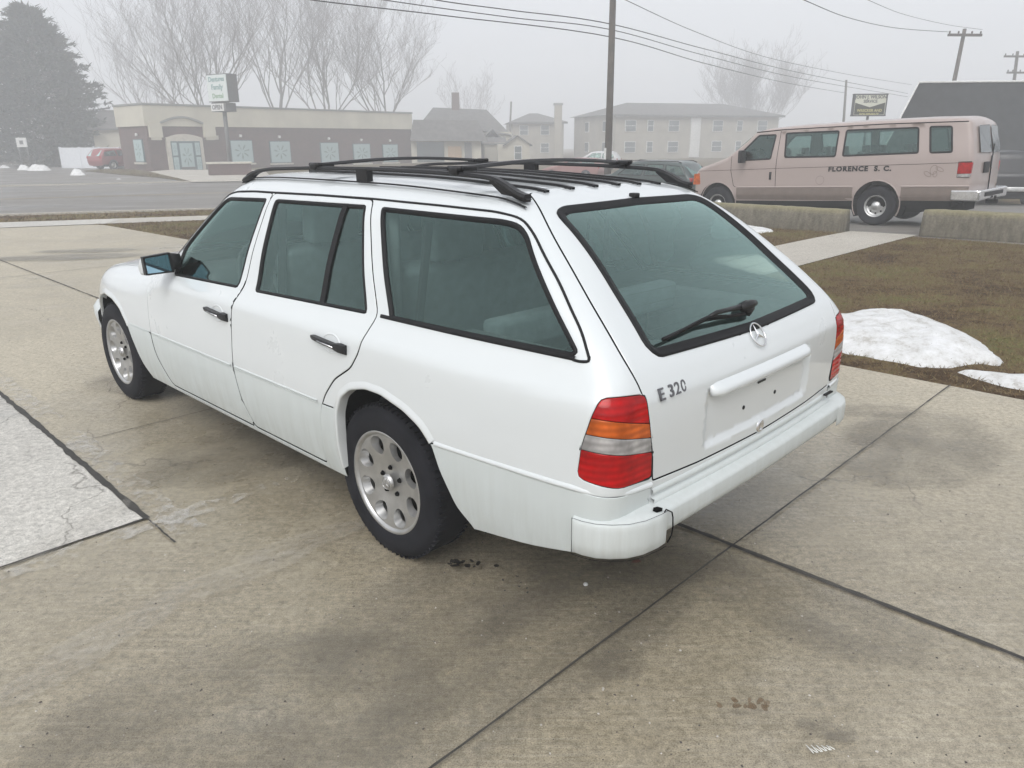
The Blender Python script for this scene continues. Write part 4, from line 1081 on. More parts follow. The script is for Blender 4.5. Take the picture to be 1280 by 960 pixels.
for i in range(22):
    blot('rust_spot', 895 + 65 * rq.random(), 887 + 14 * rq.random(), rq.uniform(.006, .018), rq.uniform(.004, .010), SM['rust'], rq.uniform(0, 180), .038 + .0004 * i)
def scrawl(px, py, s):
    x, y = gp(px, py); mb = MB(); pts = []
    for k in range(5):
        xx = -.05 + .024 * k; mb.tube([(xx, -.02, 0), (xx - .006, .035 - .006 * k, 0), (xx + .006, .0, 0), (xx + .018, -.02, 0)], .0026, 5)
    o = mb.build('paint_scribble', simple('white_chalk', (.7, .7, .66), .8), None, (x, y, .012), (0, 0, .2)); o.scale = (s, s, .3); return tag(o, kind='structure')
scrawl(1025, 940, .55)
# flakes and pebbles on the slab
rnd = random.Random(5); k = 0; pm = simple('pebble', (.45, .42, .38), .8); pd = simple('dark_pebble', (.07, .06, .055), .8); mbp = MB(); mbd = MB()
for _ in range(420):
    px, py = rnd.uniform(0, 1280), 330 + 630 * rnd.random() ** .6
    x, y = gp(px, py)
    if x * E1[0] + y * E1[1] > LAWN: continue
    r = rnd.uniform(.0015, .005); t = mbp if rnd.random() < .35 else mbd
    ps = [Vector((rnd.uniform(.6, 1.3) * math.cos(a), rnd.uniform(.6, 1.3) * math.sin(a), .0)) * r for a in (0, 1.25, 2.5, 3.77, 5.0)]
    t.add([(x + p.x, y + p.y, .0) for p in ps] + [(x, y, r * .8)], [(q, (q + 1) % 5, 5) for q in range(5)])
tag(mbp.build('pale_grit', pm), 'pale grit scattered over the concrete', 'grit', kind='stuff'); tag(mbd.build('dark_grit', pd), 'dark grit and crumbs scattered over the concrete', 'grit', kind='stuff')
x, y = gp(732, 731); mb = MB(); mb.lathe([(.009, 0), (.010, .003), (.006, .008), (0, .009)], 8); tag(mb.build('pebble', simple('white_pebble', (.75, .75, .73), .6), None, (x, y, .0)), 'small white pebble on the concrete behind the rear bumper', 'pebble')
x, y = gp(795, 703); mb = MB(); mb.add([(-.02, -.008, .002), (.0, -.012, .004), (.02, -.002, .003), (.012, .012, .006), (-.01, .010, .003)], [(0, 1, 2, 3, 4)]); tag(mb.build('dead_leaf', simple('leaf_red', (.22, .08, .05), .7), None, (x, y, .002)), 'reddish dead leaf lying below the bumper corner', 'leaf')

# lawn strip, walk across it, asphalt yard behind the barriers
YARD = 14.05
kerb = MB(); 
sheet('lawn_walk', [lot(LAWN + .01, 4.2), lot(YARD + .25, 4.2), lot(YARD + .25, 5.33), lot(LAWN + .01, 5.33)], .004, M['concrete_far'], .8)
sheet('yard', [lot(YARD, -40), lot(90, -40), lot(90, 10), (21, 26), (4.5, 24.3), (-2, 21.3), lot(YARD, 17.6)], -.012, M['asphalt'], 2.0)
# street, its verges and pavement
sheet('street', [st(-90, 22.6), st(140, 22.6), st(140, 43.0), st(-90, 43.0)], -.012, M['asphalt'], 3.0)
sheet('pavement', [st(-60, 18.5), st(90, 18.5), st(90, 20.0), st(-60, 20.0)], .006, M['concrete_far'], 1.5)
sheet('driveway', [st(-26, 15.5), st(-3.05, 18.5), st(-2.0, 22.6), st(-26, 22.6)] if False else [(-20, 11.2), lot(-8, 17.3), (-13.6, 14.1), (-11.3, 15.1), (-9.1, 16.15), (-8.7, 16.35), (-9.0, 17.7), (-11.3, 16.85), st(-60, 20.0), st(-60, 17)], .010, M['concrete_dry'], 1.0)
M['line_w'] = simple('white_line', (.50, .50, .48), .6, var=.3, vscale=3); M['line_y'] = simple('yellow_line', (.34, .27, .16), .6, var=.3, vscale=3)
for n_ in (32.3, 32.6): strip('centre_line', st(-80, n_), st(120, n_), .12, M['line_y'], -.006)
for s_ in range(-78, 110, 12):
    for n_ in (27.6, 37.6): strip('lane_line', st(s_, n_), st(s_ + 3.2, n_), .12, M['line_w'], -.006)
mbk = MB()
for n_ in (22.55, 43.05):
    for s_ in range(-80, 130, 5):
        a = st(s_, n_); b = st(s_ + 5, n_); hx = [(*a, drop(*a) - .02), (*b, drop(*b) - .02)]
        w = Nn * .14; vs = []
        for p in hx:
            for k_, z in ((-1, -.05), (-1, .07), (1, .07), (1, -.05)): vs.append((p[0] + w[0] * k_ / 2, p[1] + w[1] * k_ / 2, p[2] + z))
        mbk.add(vs, [(0, 1, 5, 4), (1, 2, 6, 5), (2, 3, 7, 6)])
tag(mbk.build('kerb', M['concrete_far']), kind='structure')
# far side: side road, walk to the door, strip of grass
P_ = lambda *L: [gp(*q) for q in L]
sheet('side_road', [st(-90, 43.1), gp(236, 227.3), gp(200, 222.5), gp(150, 218.5), gp(105, 214), gp(150, 208), gp(150, 206), gp(0, 205)], -.004, M['asphalt'], 3.0)
sheet('shop_walk', P_((185, 215), (215, 212.5), (330, 213), (340, 222), (320, 227), (240, 228.3), (236, 226.5)), .03, M['concrete_far'], 2.0)

# ---- grass blades: lawn and verges
def grass_mat():
    m, nt, out = new_mat('winter_grass'); b = pbsdf(nt, out, None, .8, 0, 0, .15); oi = nt.nodes.new('ShaderNodeNewGeometry'); v = coords(nt)
    n1 = noise(nt, v, .8, 6, .7, .3); rp = oi.outputs['Random Per Island']
    c = ramp(nt, math_n(nt, 'ADD', math_n(nt, 'MULTIPLY', n1, .75), math_n(nt, 'MULTIPLY', rp, .25)), [(.42, (.10, .060, .030)), (.50, (.22, .155, .078)), (.59, (.17, .165, .055))])
    nt.links.new(mix(nt, ramp(nt, rp, [(.0, .0), (1, .6)]), c, (.19, .155, .10)), b.inputs['Base Color']); return m
M['grass'] = grass_mat()
def grass(name, poly, n, hgt, seed, label, size=.012):
    r = np.random.RandomState(seed); P = np.array(poly); lo, hi = P.min(0), P.max(0); q = r.uniform(lo, hi, (n, 2)); q = q[inpoly(q, [tuple(p) for p in poly])]
    q = q[~((q @ E1 > LAWN) & (q @ E2 > 4.18) & (q @ E2 < 5.35) & (q @ E1 < YARD + .3))]
    m = len(q); a = r.uniform(0, 2 * PI, m); h = hgt * r.uniform(.4, 1.15, m); w = size * r.uniform(.6, 1.4, m); ln = r.uniform(.3, 1.6, m) * h; b_ = r.uniform(0, 2 * PI, m)
    z = np.array([drop(*p) for p in q]) - .05
    z = z + .048
    v0 = np.stack([q[:, 0] + np.cos(a) * w, q[:, 1] + np.sin(a) * w, z], -1); v1 = np.stack([q[:, 0] - np.cos(a) * w, q[:, 1] - np.sin(a) * w, z], -1)
    v2 = np.stack([q[:, 0] + np.cos(b_) * ln, q[:, 1] + np.sin(b_) * ln, z + h], -1)
    V = np.stack([v0, v1, v2], 1).reshape(-1, 3); me = bpy.data.meshes.new(name); me.vertices.add(len(V)); me.vertices.foreach_set('co', V.ravel())
    me.loops.add(len(V)); me.loops.foreach_set('vertex_index', np.arange(len(V))); me.polygons.add(m); me.polygons.foreach_set('loop_start', np.arange(m) * 3); me.polygons.foreach_set('loop_total', np.full(m, 3)); me.update(calc_edges=True)
    me.materials.append(M['grass']); o = bpy.data.objects.new(name, me); COL.objects.link(o); return tag(o, label, 'grass', kind='stuff')
sheet('lawn', [lot(LAWN + .005, -30), lot(YARD - .01, -30), lot(YARD - .01, 16.2), (-7.12, 17.15), (-8.9, 16.2), lot(LAWN + .005, 17.4)], -.006, M['soil'], 1.0)
grass('lawn_grass', [lot(LAWN, -3), lot(YARD, -3), lot(YARD, 10), lot(LAWN, 10)], 300000, .028, 1, 'patchy brown and green winter grass on the lawn strip', .0035)
grass('lawn_grass', [lot(LAWN, 10), lot(YARD, 10), lot(YARD, 16.2), (-7.12, 17.1), (-8.9, 16.2), lot(LAWN, 17.4)], 90000, .035, 2, 'short winter grass beside the front of the white car', .008)
sheet('verge', [st(-3.4, 20.02), st(90, 20.02), st(90, 22.48), st(-60, 22.48), st(-60, 20.02)], -.004, M['soil'], 1.5)
grass('verge_grass', [st(-16, 20.03), st(20, 20.03), st(20, 22.45), st(-16, 22.45)], 90000, .045, 3, 'strip of short green winter grass between pavement and street', .012)
sheet('far_verge', [gp(236, 227.3), gp(200, 222.3), gp(150, 218.3), gp(105, 213.8), gp(150, 210.5), gp(186, 214.5)], .02, M['soil'], 2.0)
grass('far_grass', [gp(236, 227.2), gp(200, 222.3), gp(150, 218.3), gp(105, 213.9), gp(150, 210.5), gp(186, 214.5)], 60000, .07, 4, 'dry yellowish grass wedge in front of the brick building', .03)

# ---- snow
def snow_heap(name, outline, hmax, label, seed, group=None, res=.05, edge=.35):
    P = np.array(outline); lo, hi = P.min(0), P.max(0); c = P.mean(0); rnd = np.random.RandomState(seed)
    vin = []; D = []
    F_ = fillet([tuple(p) for p in P - c], .4 * np.ptp(P, 0).min(), res, True)
    from mathutils import noise as mn
    B = np.array(F_); L = np.linalg.norm(B, axis=1); B = B * (1 + np.array([.10 * mn.noise(Vector((p[0] * 3, p[1] * 3, seed))) + .05 * mn.noise(Vector((p[0] * 11, p[1] * 11, seed))) for p in B]))[:, None]
    gx, gy = np.meshgrid(np.arange(lo[0], hi[0], res), np.arange(lo[1], hi[1], res)); G = np.stack([gx.ravel(), gy.ravel()], -1) - c; G = G + rnd.uniform(-.3, .3, G.shape) * res; G = G[inpoly(G, [tuple(p) for p in B])]
    dist = np.array([np.sqrt(((B - g_) ** 2).sum(1).min()) for g_ in G]); G = G[dist > res * .4]; dist = dist[dist > res * .4]
    vin = [Vector(map(float, p)) for p in B] + [Vector(map(float, p)) for p in G]; n = len(B)
    v2, _, f2, ov, *_ = delaunay_2d_cdt(vin, [(i, (i + 1) % n) for i in range(n)], [], 1, 1e-6)
    mb = MB(); vs = []
    for i, v in enumerate(v2):
        d = np.sqrt(((B - np.array([v.x, v.y])) ** 2).sum(1).min()); q = min(1, d / edge); h = hmax * (1 - (1 - q) ** 2.2)
        h *= 1 + .35 * mn.noise(Vector((v.x * 2.2, v.y * 2.2, seed))) ; h += (.22 * hmax * mn.noise(Vector((v.x * 7, v.y * 7, seed))) + .12 * hmax * mn.noise(Vector((v.x * 25, v.y * 25, seed)))) * q
        gx_, gy_ = v.x + c[0], v.y + c[1]; vs.append((v.x, v.y, h - (.012 if d < 1e-4 else 0)))
    mb.add(vs, [tuple(f) for f in f2], 0, True); o = mb.build(name, M['snow'], None, (c[0], c[1], drop(*c) + .0))
    for p in o.data.polygons:
        if p.normal.z < 0: p.flip()
    return tag(o, label, 'snow heap', group)
snow_heap('snow_heap', [gp(1010, 425), gp(1045, 440), gp(1100, 447), gp(1150, 459), gp(1192, 460), gp(1220, 452), gp(1254, 459), gp(1246, 440), gp(1200, 415), gp(1150, 396), gp(1090, 391), gp(1050, 396), gp(1000, 402)], .13, 'large dirty white snow heap on the lawn beside the right tail light', 3, res=.04, edge=.45)
snow_heap('snow_heap', [gp(1190, 463), gp(1215, 471), gp(1240, 479), gp(1290, 490), gp(1340, 492), gp(1330, 470), gp(1280, 467), gp(1245, 468), gp(1215, 464)], .045, 'low thin strip of snow at the lawn edge right of the large heap', 9, res=.03, edge=.2)
snow_heap('snow_patch', [gp(935, 284), gp(966, 287.5), gp(968, 290), gp(940, 292), gp(905, 291), gp(905, 284)], .05, 'small snow patch on the grass below the left concrete barrier', 5, res=.06, edge=.2)
for k_, (x0, x1, y0, h) in enumerate([(23, 38, 212.5, .5), (36, 62, 213, .45), (88, 106, 219, .55), (0, 12, 210, .35), (145, 152, 224, .15)]):
    a = np.array(gp(x0, y0)); b = np.array(gp(x1, y0)); d = (b - a); L = np.linalg.norm(d); c = (a + b) / 2
    snow_heap('far_snow_heap', [tuple(c + np.array([math.cos(t) * L / 2, math.sin(t) * L / 3])) for t in np.linspace(0, 2 * PI, 12, endpoint=False)], h, ['lumpy snow heap before the fir tree, left one of the two', 'wide snow heap before the fir tree, right one of the two', 'snow heap at the kerb below the red hatchback', 'snow heap at the left picture edge beyond the street', 'tiny snow lump on the dry grass before the brick building'][k_], 20 + k_, 'snow heaps across the street', res=.12, edge=.7)

# ---- low concrete barriers
def barrier_mat():
    m, nt, out = new_mat('mossy_concrete'); b = pbsdf(nt, out, None, .9); v = coords(nt)
    n1 = noise(nt, coords(nt, (5, 5, .6)), 2.5, 6, .7); n2 = noise(nt, v, 30, 5); tc = nt.nodes.new('ShaderNodeTexCoord'); sp = nt.nodes.new('ShaderNodeSeparateXYZ'); nt.links.new(tc.outputs['Object'], sp.inputs[0])
    c = ramp(nt, n1, [(.3, (.065, .057, .040)), (.5, (.12, .107, .080)), (.7, (.165, .148, .115))])
    top = nt.nodes.new('ShaderNodeMapRange'); nt.links.new(sp.outputs[2], top.inputs[0]); top.inputs[1].default_value = .33; top.inputs[2].default_value = .43
    c = mix(nt, math_n(nt, 'MULTIPLY', top.outputs[0], .75), c, mix(nt, n1, (.16, .145, .06), (.30, .27, .17)))
    nt.links.new(mix(nt, .6, c, ramp(nt, n2, [(.3, .7), (.7, 1.25)]), 'MULTIPLY'), b.inputs['Base Color']); bump(nt, b, n2, .5, .02); return m
M['barrier'] = barrier_mat()
def barrier(e1, e2a, e2b, label):
    L = abs(e2a - e2b); mb = MB(); prof = [(-.25, 0), (-.245, .10), (-.16, .40), (-.125, .435), (.125, .435), (.16, .40), (.245, .10), (.25, 0)]
    n = int(L / .12); vs = []; from_ = random.Random(int(L * 100))
    for i in range(n + 1):
        x = -L / 2 + L * i / n; e = .02 if i in (0, n) else 0
        for (a, z) in prof: vs.append((x + from_.uniform(-.004, .004), a * (1 - e) + from_.uniform(-.004, .004), z * (1 - e) + from_.uniform(-.005, .005)))
    k = len(prof); mb.add(vs, [(i * k + q, i * k + q + 1, (i + 1) * k + q + 1, (i + 1) * k + q) for i in range(n) for q in range(k - 1)] + [tuple(range(k)), tuple(n * k + q for q in range(k - 1, -1, -1))], 0, True)
    x, y = lot(e1, (e2a + e2b) / 2); o = mb.build('concrete_barrier', M['barrier'], None, (x, y, drop(x, y) - .01), (0, 0, math.atan2(E2[1], E2[0])))
    return tag(o, label, 'barrier', 'low concrete barriers along the yard')
barrier(14.22, 5.42, 9.6, 'low mossy concrete barrier left of the walk, half hidden by the white car')
barrier(14.55, .25, 4.18, 'low mossy concrete barrier right of the walk')
barrier(14.3, 9.8, 13.4, 'low concrete barrier farthest left, behind the white car roof')
# ------------------------------------------------------------------ other vehicles
M['van'] = paint('rose_beige_paint', (.36, .295, .272), .36, .5, .3)
M['van_dark'] = simple('taupe_band', (.17, .135, .115), .5)
M['green_paint'] = paint('dark_green_paint', (.035, .055, .052), .3, .5, .3)
M['dark_paint'] = paint('charcoal_paint', (.010, .010, .012), .4, .2, .1)
M['red_paint'] = paint('red_paint', (.24, .03, .035), .35, .4, .3)
M['silver'] = simple('steel_wheel', (.55, .55, .54), .35, .8, 0, .2, 12)
M['interior'] = simple('cabin_grey', (.16, .17, .17), .9)
M['seatgrey'] = simple('bench_cloth', (.10, .11, .11), .9)

def shell_mesh(profile, Wf, cuts, r=.07, xs=1.0):
    """side skins with openings + a band joining them over roof, nose and tail. profile [(x,z)] counter-clockwise"""
    mb = MB(); n = len(profile); P = [np.array(p, float) for p in profile]
    dense = densify(np.array(fillet(P, .05, .10)), .09)
    area = sum(dense[i - 1][0] * dense[i][1] - dense[i][0] * dense[i - 1][1] for i in range(len(dense))); 
    if area < 0: dense = dense[::-1]
    m = len(dense); nrm = []
    for i in range(m):
        t = dense[(i + 1) % m] - dense[i - 1]; t = t / (np.linalg.norm(t) + 1e-9); nrm.append(np.array([t[1], -t[0]]))
    nrm = np.array(nrm)
    zmin = dense[:, 1].min()
    inner = dense - nrm * r * np.where(dense[:, 1:2] < zmin + .03, .05, 1)
    cutp = [np.array(c) for c in cuts]
    vin = [Vector(map(float, p)) for p in inner]; ein = [(i, (i + 1) % m) for i in range(m)]
    for c in cutp:
        o = len(vin); vin += [Vector(map(float, p)) for p in c]; ein += [(o + i, o + (i + 1) % len(c)) for i in range(len(c))]
    lo, hi = inner.min(0), inner.max(0); gx, gy = np.meshgrid(np.arange(lo[0], hi[0], .10), np.arange(lo[1], hi[1], .08)); G = np.stack([gx.ravel(), gy.ravel()], -1); G = G[inpoly(G, [tuple(p) for p in inner])]
    al = np.concatenate([inner] + cutp); d = np.sqrt(((G[:, None] - al[None]) ** 2).sum(-1)).min(1); vin += [Vector(map(float, p)) for p in G[d > .035]]
    v2, _, f2, *_ = delaunay_2d_cdt(vin, ein, [], 0, 1e-5); Q = np.array([(v.x, v.y) for v in v2]); cc = np.array([Q[list(f)].mean(0) for f in f2])
    ok = inpoly(cc, [tuple(p) for p in inner])
    for c in cutp: ok &= ~inpoly(cc, [tuple(p) for p in c])
    f2 = [f for f, k in zip(f2, ok) if k]
    for s in (1, -1): mb.add([(q[0], s * Wf(q[0], q[1]), q[1]) for q in Q], f2, 0, True)
    # band
    rows = []
    for i in range(m):
        a, nn_ = dense[i], nrm[i]; row = []
        low = a[1] < zmin + .03
        for ang in (0, 22, 45, 67, 90):
            t = math.radians(ang); p = a - nn_ * r * (1 - math.sin(t)) * (.05 if low else 1); w = Wf(*inner[i]) - r * (1 - math.cos(t)); row.append((p[0], w, p[1]))
        w0 = Wf(*inner[i]) - r
        for f in (.66, .33, 0, -.33, -.66):
            cr = .05 * (1 - f * f) * (0 if low else 1); p = a + nn_ * cr * (1 if nn_[1] > .3 else 1.2 if abs(nn_[0]) > .6 else .8); row.append((p[0], w0 * f, p[1]))
        row += [(x, -y, z) for x, y, z in row[:5][::-1]]; rows.append(row)
    k = len(rows[0]); vs = [p for r_ in rows for p in r_]
    mb.add(vs, [(i * k + q, i * k + q + 1, ((i + 1) % m) * k + q + 1, ((i + 1) % m) * k + q) for i in range(m) for q in range(k - 1) if not (dense[i][1] < zmin + .09 and dense[(i + 1) % m][1] < zmin + .09)], 0, True)
    return mb
def wheel_obj(parent, x, y, z, R, w, rimr, sd, mat_rim, dual=False):
    mb = MB(); mb.lathe([(rimr, -w * .45), (R * .86, -w / 2), (R * .96, -w * .42), (R, -w * .25), (R, w * .25), (R * .96, w * .42), (R * .86, w / 2), (rimr * 1.04, w * .46), (rimr, w * .36)], 36, 0, 'Y')
    t = mb.build('wheel', M['tyre'], parent, (x, y, z), (0, 0, 0 if sd > 0 else PI))
    rm = MB(); rm.lathe([(rimr * 1.05, w * .44), (rimr, w * .47), (rimr * .93, w * .30), (rimr * .8, w * .12), (rimr * .62, w * .16), (rimr * .40, w * .30), (rimr * .34, w * .42), (0, w * .43)], 36, 0, 'Y'); ro = rm.build('rim', mat_rim, t)
    hl = MB()
    for k in range(8):
        a = 2 * PI * k / 8; hl.lathe([(0, w * .20), (rimr * .085, w * .19), (rimr * .09, w * .10)], 8, 0, 'Y', (rimr * .68 * math.cos(a), 0, rimr * .68 * math.sin(a)))
    hl.build('rim_holes', M['gap'], ro); return t
def pane(parent, poly, Wf, sd, mat, name='window', seal=.018, inset=.006, r=.05):
    c = np.array(fillet(poly, r, .06)); P = np.array([(x, sd * Wf(x, z), z) for x, z in c]); N = np.array([(0, sd, 0)] * len(c)); cen_ = P.mean(0); sg = 1 if np.dot(np.cross(N[0], P[1] - P[0]), cen_ - P[0]) > 0 else -1
    mb = MB(); mb.add([(x, y - sd * inset, z) for x, y, z in P], [tuple(range(len(P)))], 0); o = mb.build(name, mat, parent)
    MB().ribbon(P, N, [(-.006 * sg, -.01), (-.004 * sg, .005), (seal * .6 * sg, .004), (seal * sg, -.004)], 0, True, True).build('window_seal', M['rubber'], o); return o
def cut(poly, r=.05): return fillet(poly, r, .06)
def seamline(parent, pts, Wf, sd, name='door_seam', w=.006):
    P = []
    pts = [np.array(p, float) for p in pts]
    for a, b in zip(pts[:-1], pts[1:]):
        m = max(1, int(np.linalg.norm(b - a) / .08)); P += [a + (b - a) * t / m for t in range(m)]
    P.append(pts[-1]); L = [(x, sd * (Wf(x, z)), z) for x, z in P]
    MB().ribbon(L, [(0, sd, 0)] * len(L), [(-w, -.001), (-w * .8, .002), (w * .8, .002), (w, -.001)], 0).build(name, M['gap'], parent)

M['darkpane'] = simple('dark_pane', (.06, .075, .08), .15, 0, .3, spec=.6)
# ---- the long passenger van
VH = math.radians(135.57); VAN = empty('passenger_van', (6.95 - .76165876 * -.05 * -1, 14.57, 0), VH, 'long beige pink passenger van with FLORENCE S.C. lettering behind the concrete barriers', 'van')
left = np.array([-.700, -.714]); p0 = np.array([7.30, 15.30]) + left * (.05 - 1.0); VAN.location = (p0[0], p0[1], -.06); VAN.rotation_euler = (0, math.radians(1.9), VH)
def WV(x, z): return 1.0 - .105 * float(sst(1.22, 2.0, z)) - .05 * float(sst(.6, .42, z)) - .10 * float(sst(3.3, 4.2, x)) - .03 * float(sst(-1.3, -1.65, x)) + .010 * float(sst(1.13, 1.16, z)) * float(sst(1.5, 1.2, z)) * 0
vprof = [(-1.58, .50), (-1.64, .80), (-1.63, 1.25), (-1.57, 1.60), (-1.50, 1.90), (-1.38, 1.965), (-.8, 1.99), (.5, 2.0), (1.8, 1.985), (2.45, 1.955), (2.68, 1.90), (2.92, 1.68), (3.32, 1.385), (3.55, 1.31), (4.02, 1.18), (4.13, 1.08), (4.17, .80), (4.16, .50), (4.02, .44), (1.5, .455)]
vw = {'a': [(2.60, 1.845), (2.19, 1.84), (2.25, 1.325), (2.95, 1.31), (2.95, 1.50)], 'b': [(1.99, 1.86), (.86, 1.855), (.86, 1.34), (1.95, 1.35)], 'c': [(.73, 1.86), (-.63, 1.845), (-.70, 1.365), (.73, 1.345)], 'd': [(-.81, 1.85), (-1.20, 1.835), (-1.28, 1.36), (-.89, 1.36)]}
def arcp(cx_, cz, r, a0=-30, a1=210, n=20, zz=.30): return [(cx_ + r * math.cos(math.radians(a)), cz + r * math.sin(math.radians(a))) for a in np.linspace(a0, a1, n)] + [(cx_ - r * .9, zz), (cx_ + r * .9, zz)]
sh = shell_mesh(vprof, WV, [cut(p) for p in vw.values()] + [arcp(0.0, .42, .455), arcp(3.505, .40, .455)], .085)
sh.build('body', M['van'], VAN)
gl_ = {}
for sd in (1, -1):
    for k, p in vw.items(): pane(VAN, p, WV, sd, M['farglass'], 'window', .030)
    seamline(VAN, [(2.10, 1.90), (2.12, 1.15), (2.10, .47)], WV, sd); seamline(VAN, [(3.18, 1.42), (3.18, 1.1), (3.10, .78), (3.05, .75)], WV, sd)
    seamline(VAN, [(4.05, 1.105), (2.12, 1.135), (-1.58, 1.18)], WV, sd, 'body_crease', .004)
    seamline(VAN, [(2.65, 1.90), (2.05, 1.925), (0, 1.93), (-1.45, 1.90)], WV, sd, 'drip_rail', .010)
    mb = MB()
    for (z0, z1, h) in ((.745, .775, .012),):
        for (xa, xb) in ((3.02, .46), (-.46, -1.62)):
            L = [(x, sd * WV(x, z0), z0 + .018 * (3 - x) / 4.6) for x in np.linspace(xa, xb, 30)]; mb.ribbon(L, [(0, sd, 0)] * 30, [(-.018, -.002), (-.010, h), (.010, h * .8), (.018, -.002)], 0, False, True)
    mb.build('side_rib', M['van'], VAN)
    mb = MB()
    for (xa, xb) in ((3.02, .46), (-.46, -1.62)):
        xs_ = np.linspace(xa, xb, 30); zs_ = np.linspace(.475, .725, 9); vs = [(x, sd * (WV(x, z) + .004), z + .018 * (3 - x) / 4.6) for x in xs_ for z in zs_]
        mb.add(vs, [(i * 9 + j, i * 9 + j + 1, (i + 1) * 9 + j + 1, (i + 1) * 9 + j) for i in range(29) for j in range(8)], 0, True)
    mb.build('lower_panel', M['van_dark'], VAN)
    h = MB(); h.box((2.235, sd * (WV(2.2, .97) + .004), .985), (.05, .012, .16), 0, 0, .004); h.build('door_handle', M['plastic'], VAN)
    tl_ = MB(); tl_.prism([(-1.34, .91), (-1.60, .92), (-1.615, 1.20), (-1.355, 1.20)], sd * .955, sd * (WV(-1.5, 1.05) + .012), 0, 'XZ'); t_ = tl_.build('tail_light', M['rubber'], VAN, bevel=.006)
    r1 = MB(); r1.prism([(-1.40, .985), (-1.622, .985), (-1.632, 1.18), (-1.40, 1.18)], sd * .93, sd * (WV(-1.5, 1.05) + .020), 0, 'XZ'); r1.build('red_lens', M['red_lens'], t_, bevel=.006)
    r1 = MB(); r1.prism([(-1.40, .925), (-1.618, .925), (-1.622, .98), (-1.40, .98)], sd * .93, sd * (WV(-1.5, 1.05) + .020), 0, 'XZ'); r1.build('clear_lens', M['clear_lens'], t_, bevel=.004)
    hl = MB(); hl.prism([(3.98, .80), (4.19, .80), (4.17, 1.04), (4.02, 1.06)], sd * .70, sd * (WV(4.1, .9) + .01), 0, 'XZ'); hl.build('front_lamp', M['amber_lens'], VAN, bevel=.01)
    mr = MB(); mr.box((2.86, sd * 1.13, 1.40), (.10, .20, .27), 0, 0, .03); mr.box((2.86, sd * .99, 1.36), (.05, .12, .08), 0, 0, .01); mr.build('side_mirror', M['plastic'], VAN)
    L = [(x, sd * (WV(x, z) + .0), z) for x, z in arcp(0.0, .42, .458)[:20]]; MB().ribbon(L, [(0, sd, 0)] * 20, [(-.014, -.002), (-.012, .008), (.004, .009), (.008, -.03)], 0, False, True).build('arch_lip', M['van'], VAN)
    L = [(x, sd * (WV(x, z) + .0), z) for x, z in arcp(3.505, .40, .458)[:20]]; MB().ribbon(L, [(0, sd, 0)] * 20, [(-.014, -.002), (-.012, .008), (.004, .009), (.008, -.03)], 0, False, True).build('arch_lip', M['van'], VAN)
    for x in (0.0, 3.505): wheel_obj(VAN, x, sd * .87, .375 if x < 1 else .375, .378, .225, .205, sd, M['silver'])
rb_ = MB()
rb_.prism([(-.99, .50), (.99, .50), (1.0, .60), (.98, .685), (-.98, .685), (-1.0, .60)], -1.82, -1.62, 0, 'YZ')
for sd in (1, -1): rb_.prism([(-1.34, .51), (-1.80, .49), (-1.82, .66), (-1.78, .69), (-1.34, .69)], sd * .86, sd * 1.03, 0, 'XZ')
rb_.build('rear_bumper', M['chrome'], VAN, bevel=.02)
rs = MB(); rs.box((-1.825, 0, .60), (.012, 1.3, .075), 0, 0, .004); rs.build('bumper_pad', M['rubber'], VAN)
ht = MB(); ht.box((-1.80, 0, .44), (.20, .08, .08), 0, 0, .01); ht.tube([(-1.85, 0, .48), (-1.85, 0, .55)], .022, 8); ht.build('tow_hitch', M['under'], VAN)
# rear doors: glass, seam, plate pocket
for sd in (1, -1):
    g1 = MB(); y0, y1 = (.05, .70); pts = [(y0, 1.35), (y1, 1.35), (y1 - .05, 1.83), (y0, 1.85)]
    q = fillet(pts, .05, .05); g1.add([(-1.64 - .055 * (1 - (y / .9) ** 2) + .115 * float(sst(1.25, 1.95, z)) - .012, sd * y, z) for y, z in q], [tuple(range(len(q)))], 0); g1.build('rear_window', M['darkpane'], VAN)
for y in (0.0,): MB().box((-1.706, y, 1.05), (.02, .012, .9), 0).build('door_seam', M['gap'], VAN)
MB().box((-1.70, .30, 1.08), (.035, .30, .20), 0, 0, .01).build('plate_pocket', M['rubber'], VAN)
MB().box((-1.705, .02, 1.18), (.02, .04, .22), 0, 0, .005).build('rear_handle', M['plastic'], VAN)
ub = MB(); ub.box((1.3, 0, .46), (5.3, 1.86, .16), 0); ub.box((1.2, .25, .34), (2.8, .3, .16), 0); ub.box((-1.0, .1, .36), (.9, .8, .16), 0); ub.tube([(0, -.8, .38), (0, .8, .38)], .06, 10); ub.box((0, 0, .38), (.3, .3, .3), 0, 0, .05)
ub.build('underbody', M['under'], VAN)
for wx in (0.0, 3.505):
    for sd in (1, -1): 
        w = MB(); pr = arcp(wx, .40, .47)[:20]; vs = [(x, sd * .96, z) for x, z in pr] + [(x, sd * .60, z) for x, z in pr]; w.add(vs, [(i, i + 1, 21 + i, 20 + i) for i in range(19)] + [tuple(range(20, 40))], 0); w.build('wheel_well', M['under'], VAN)
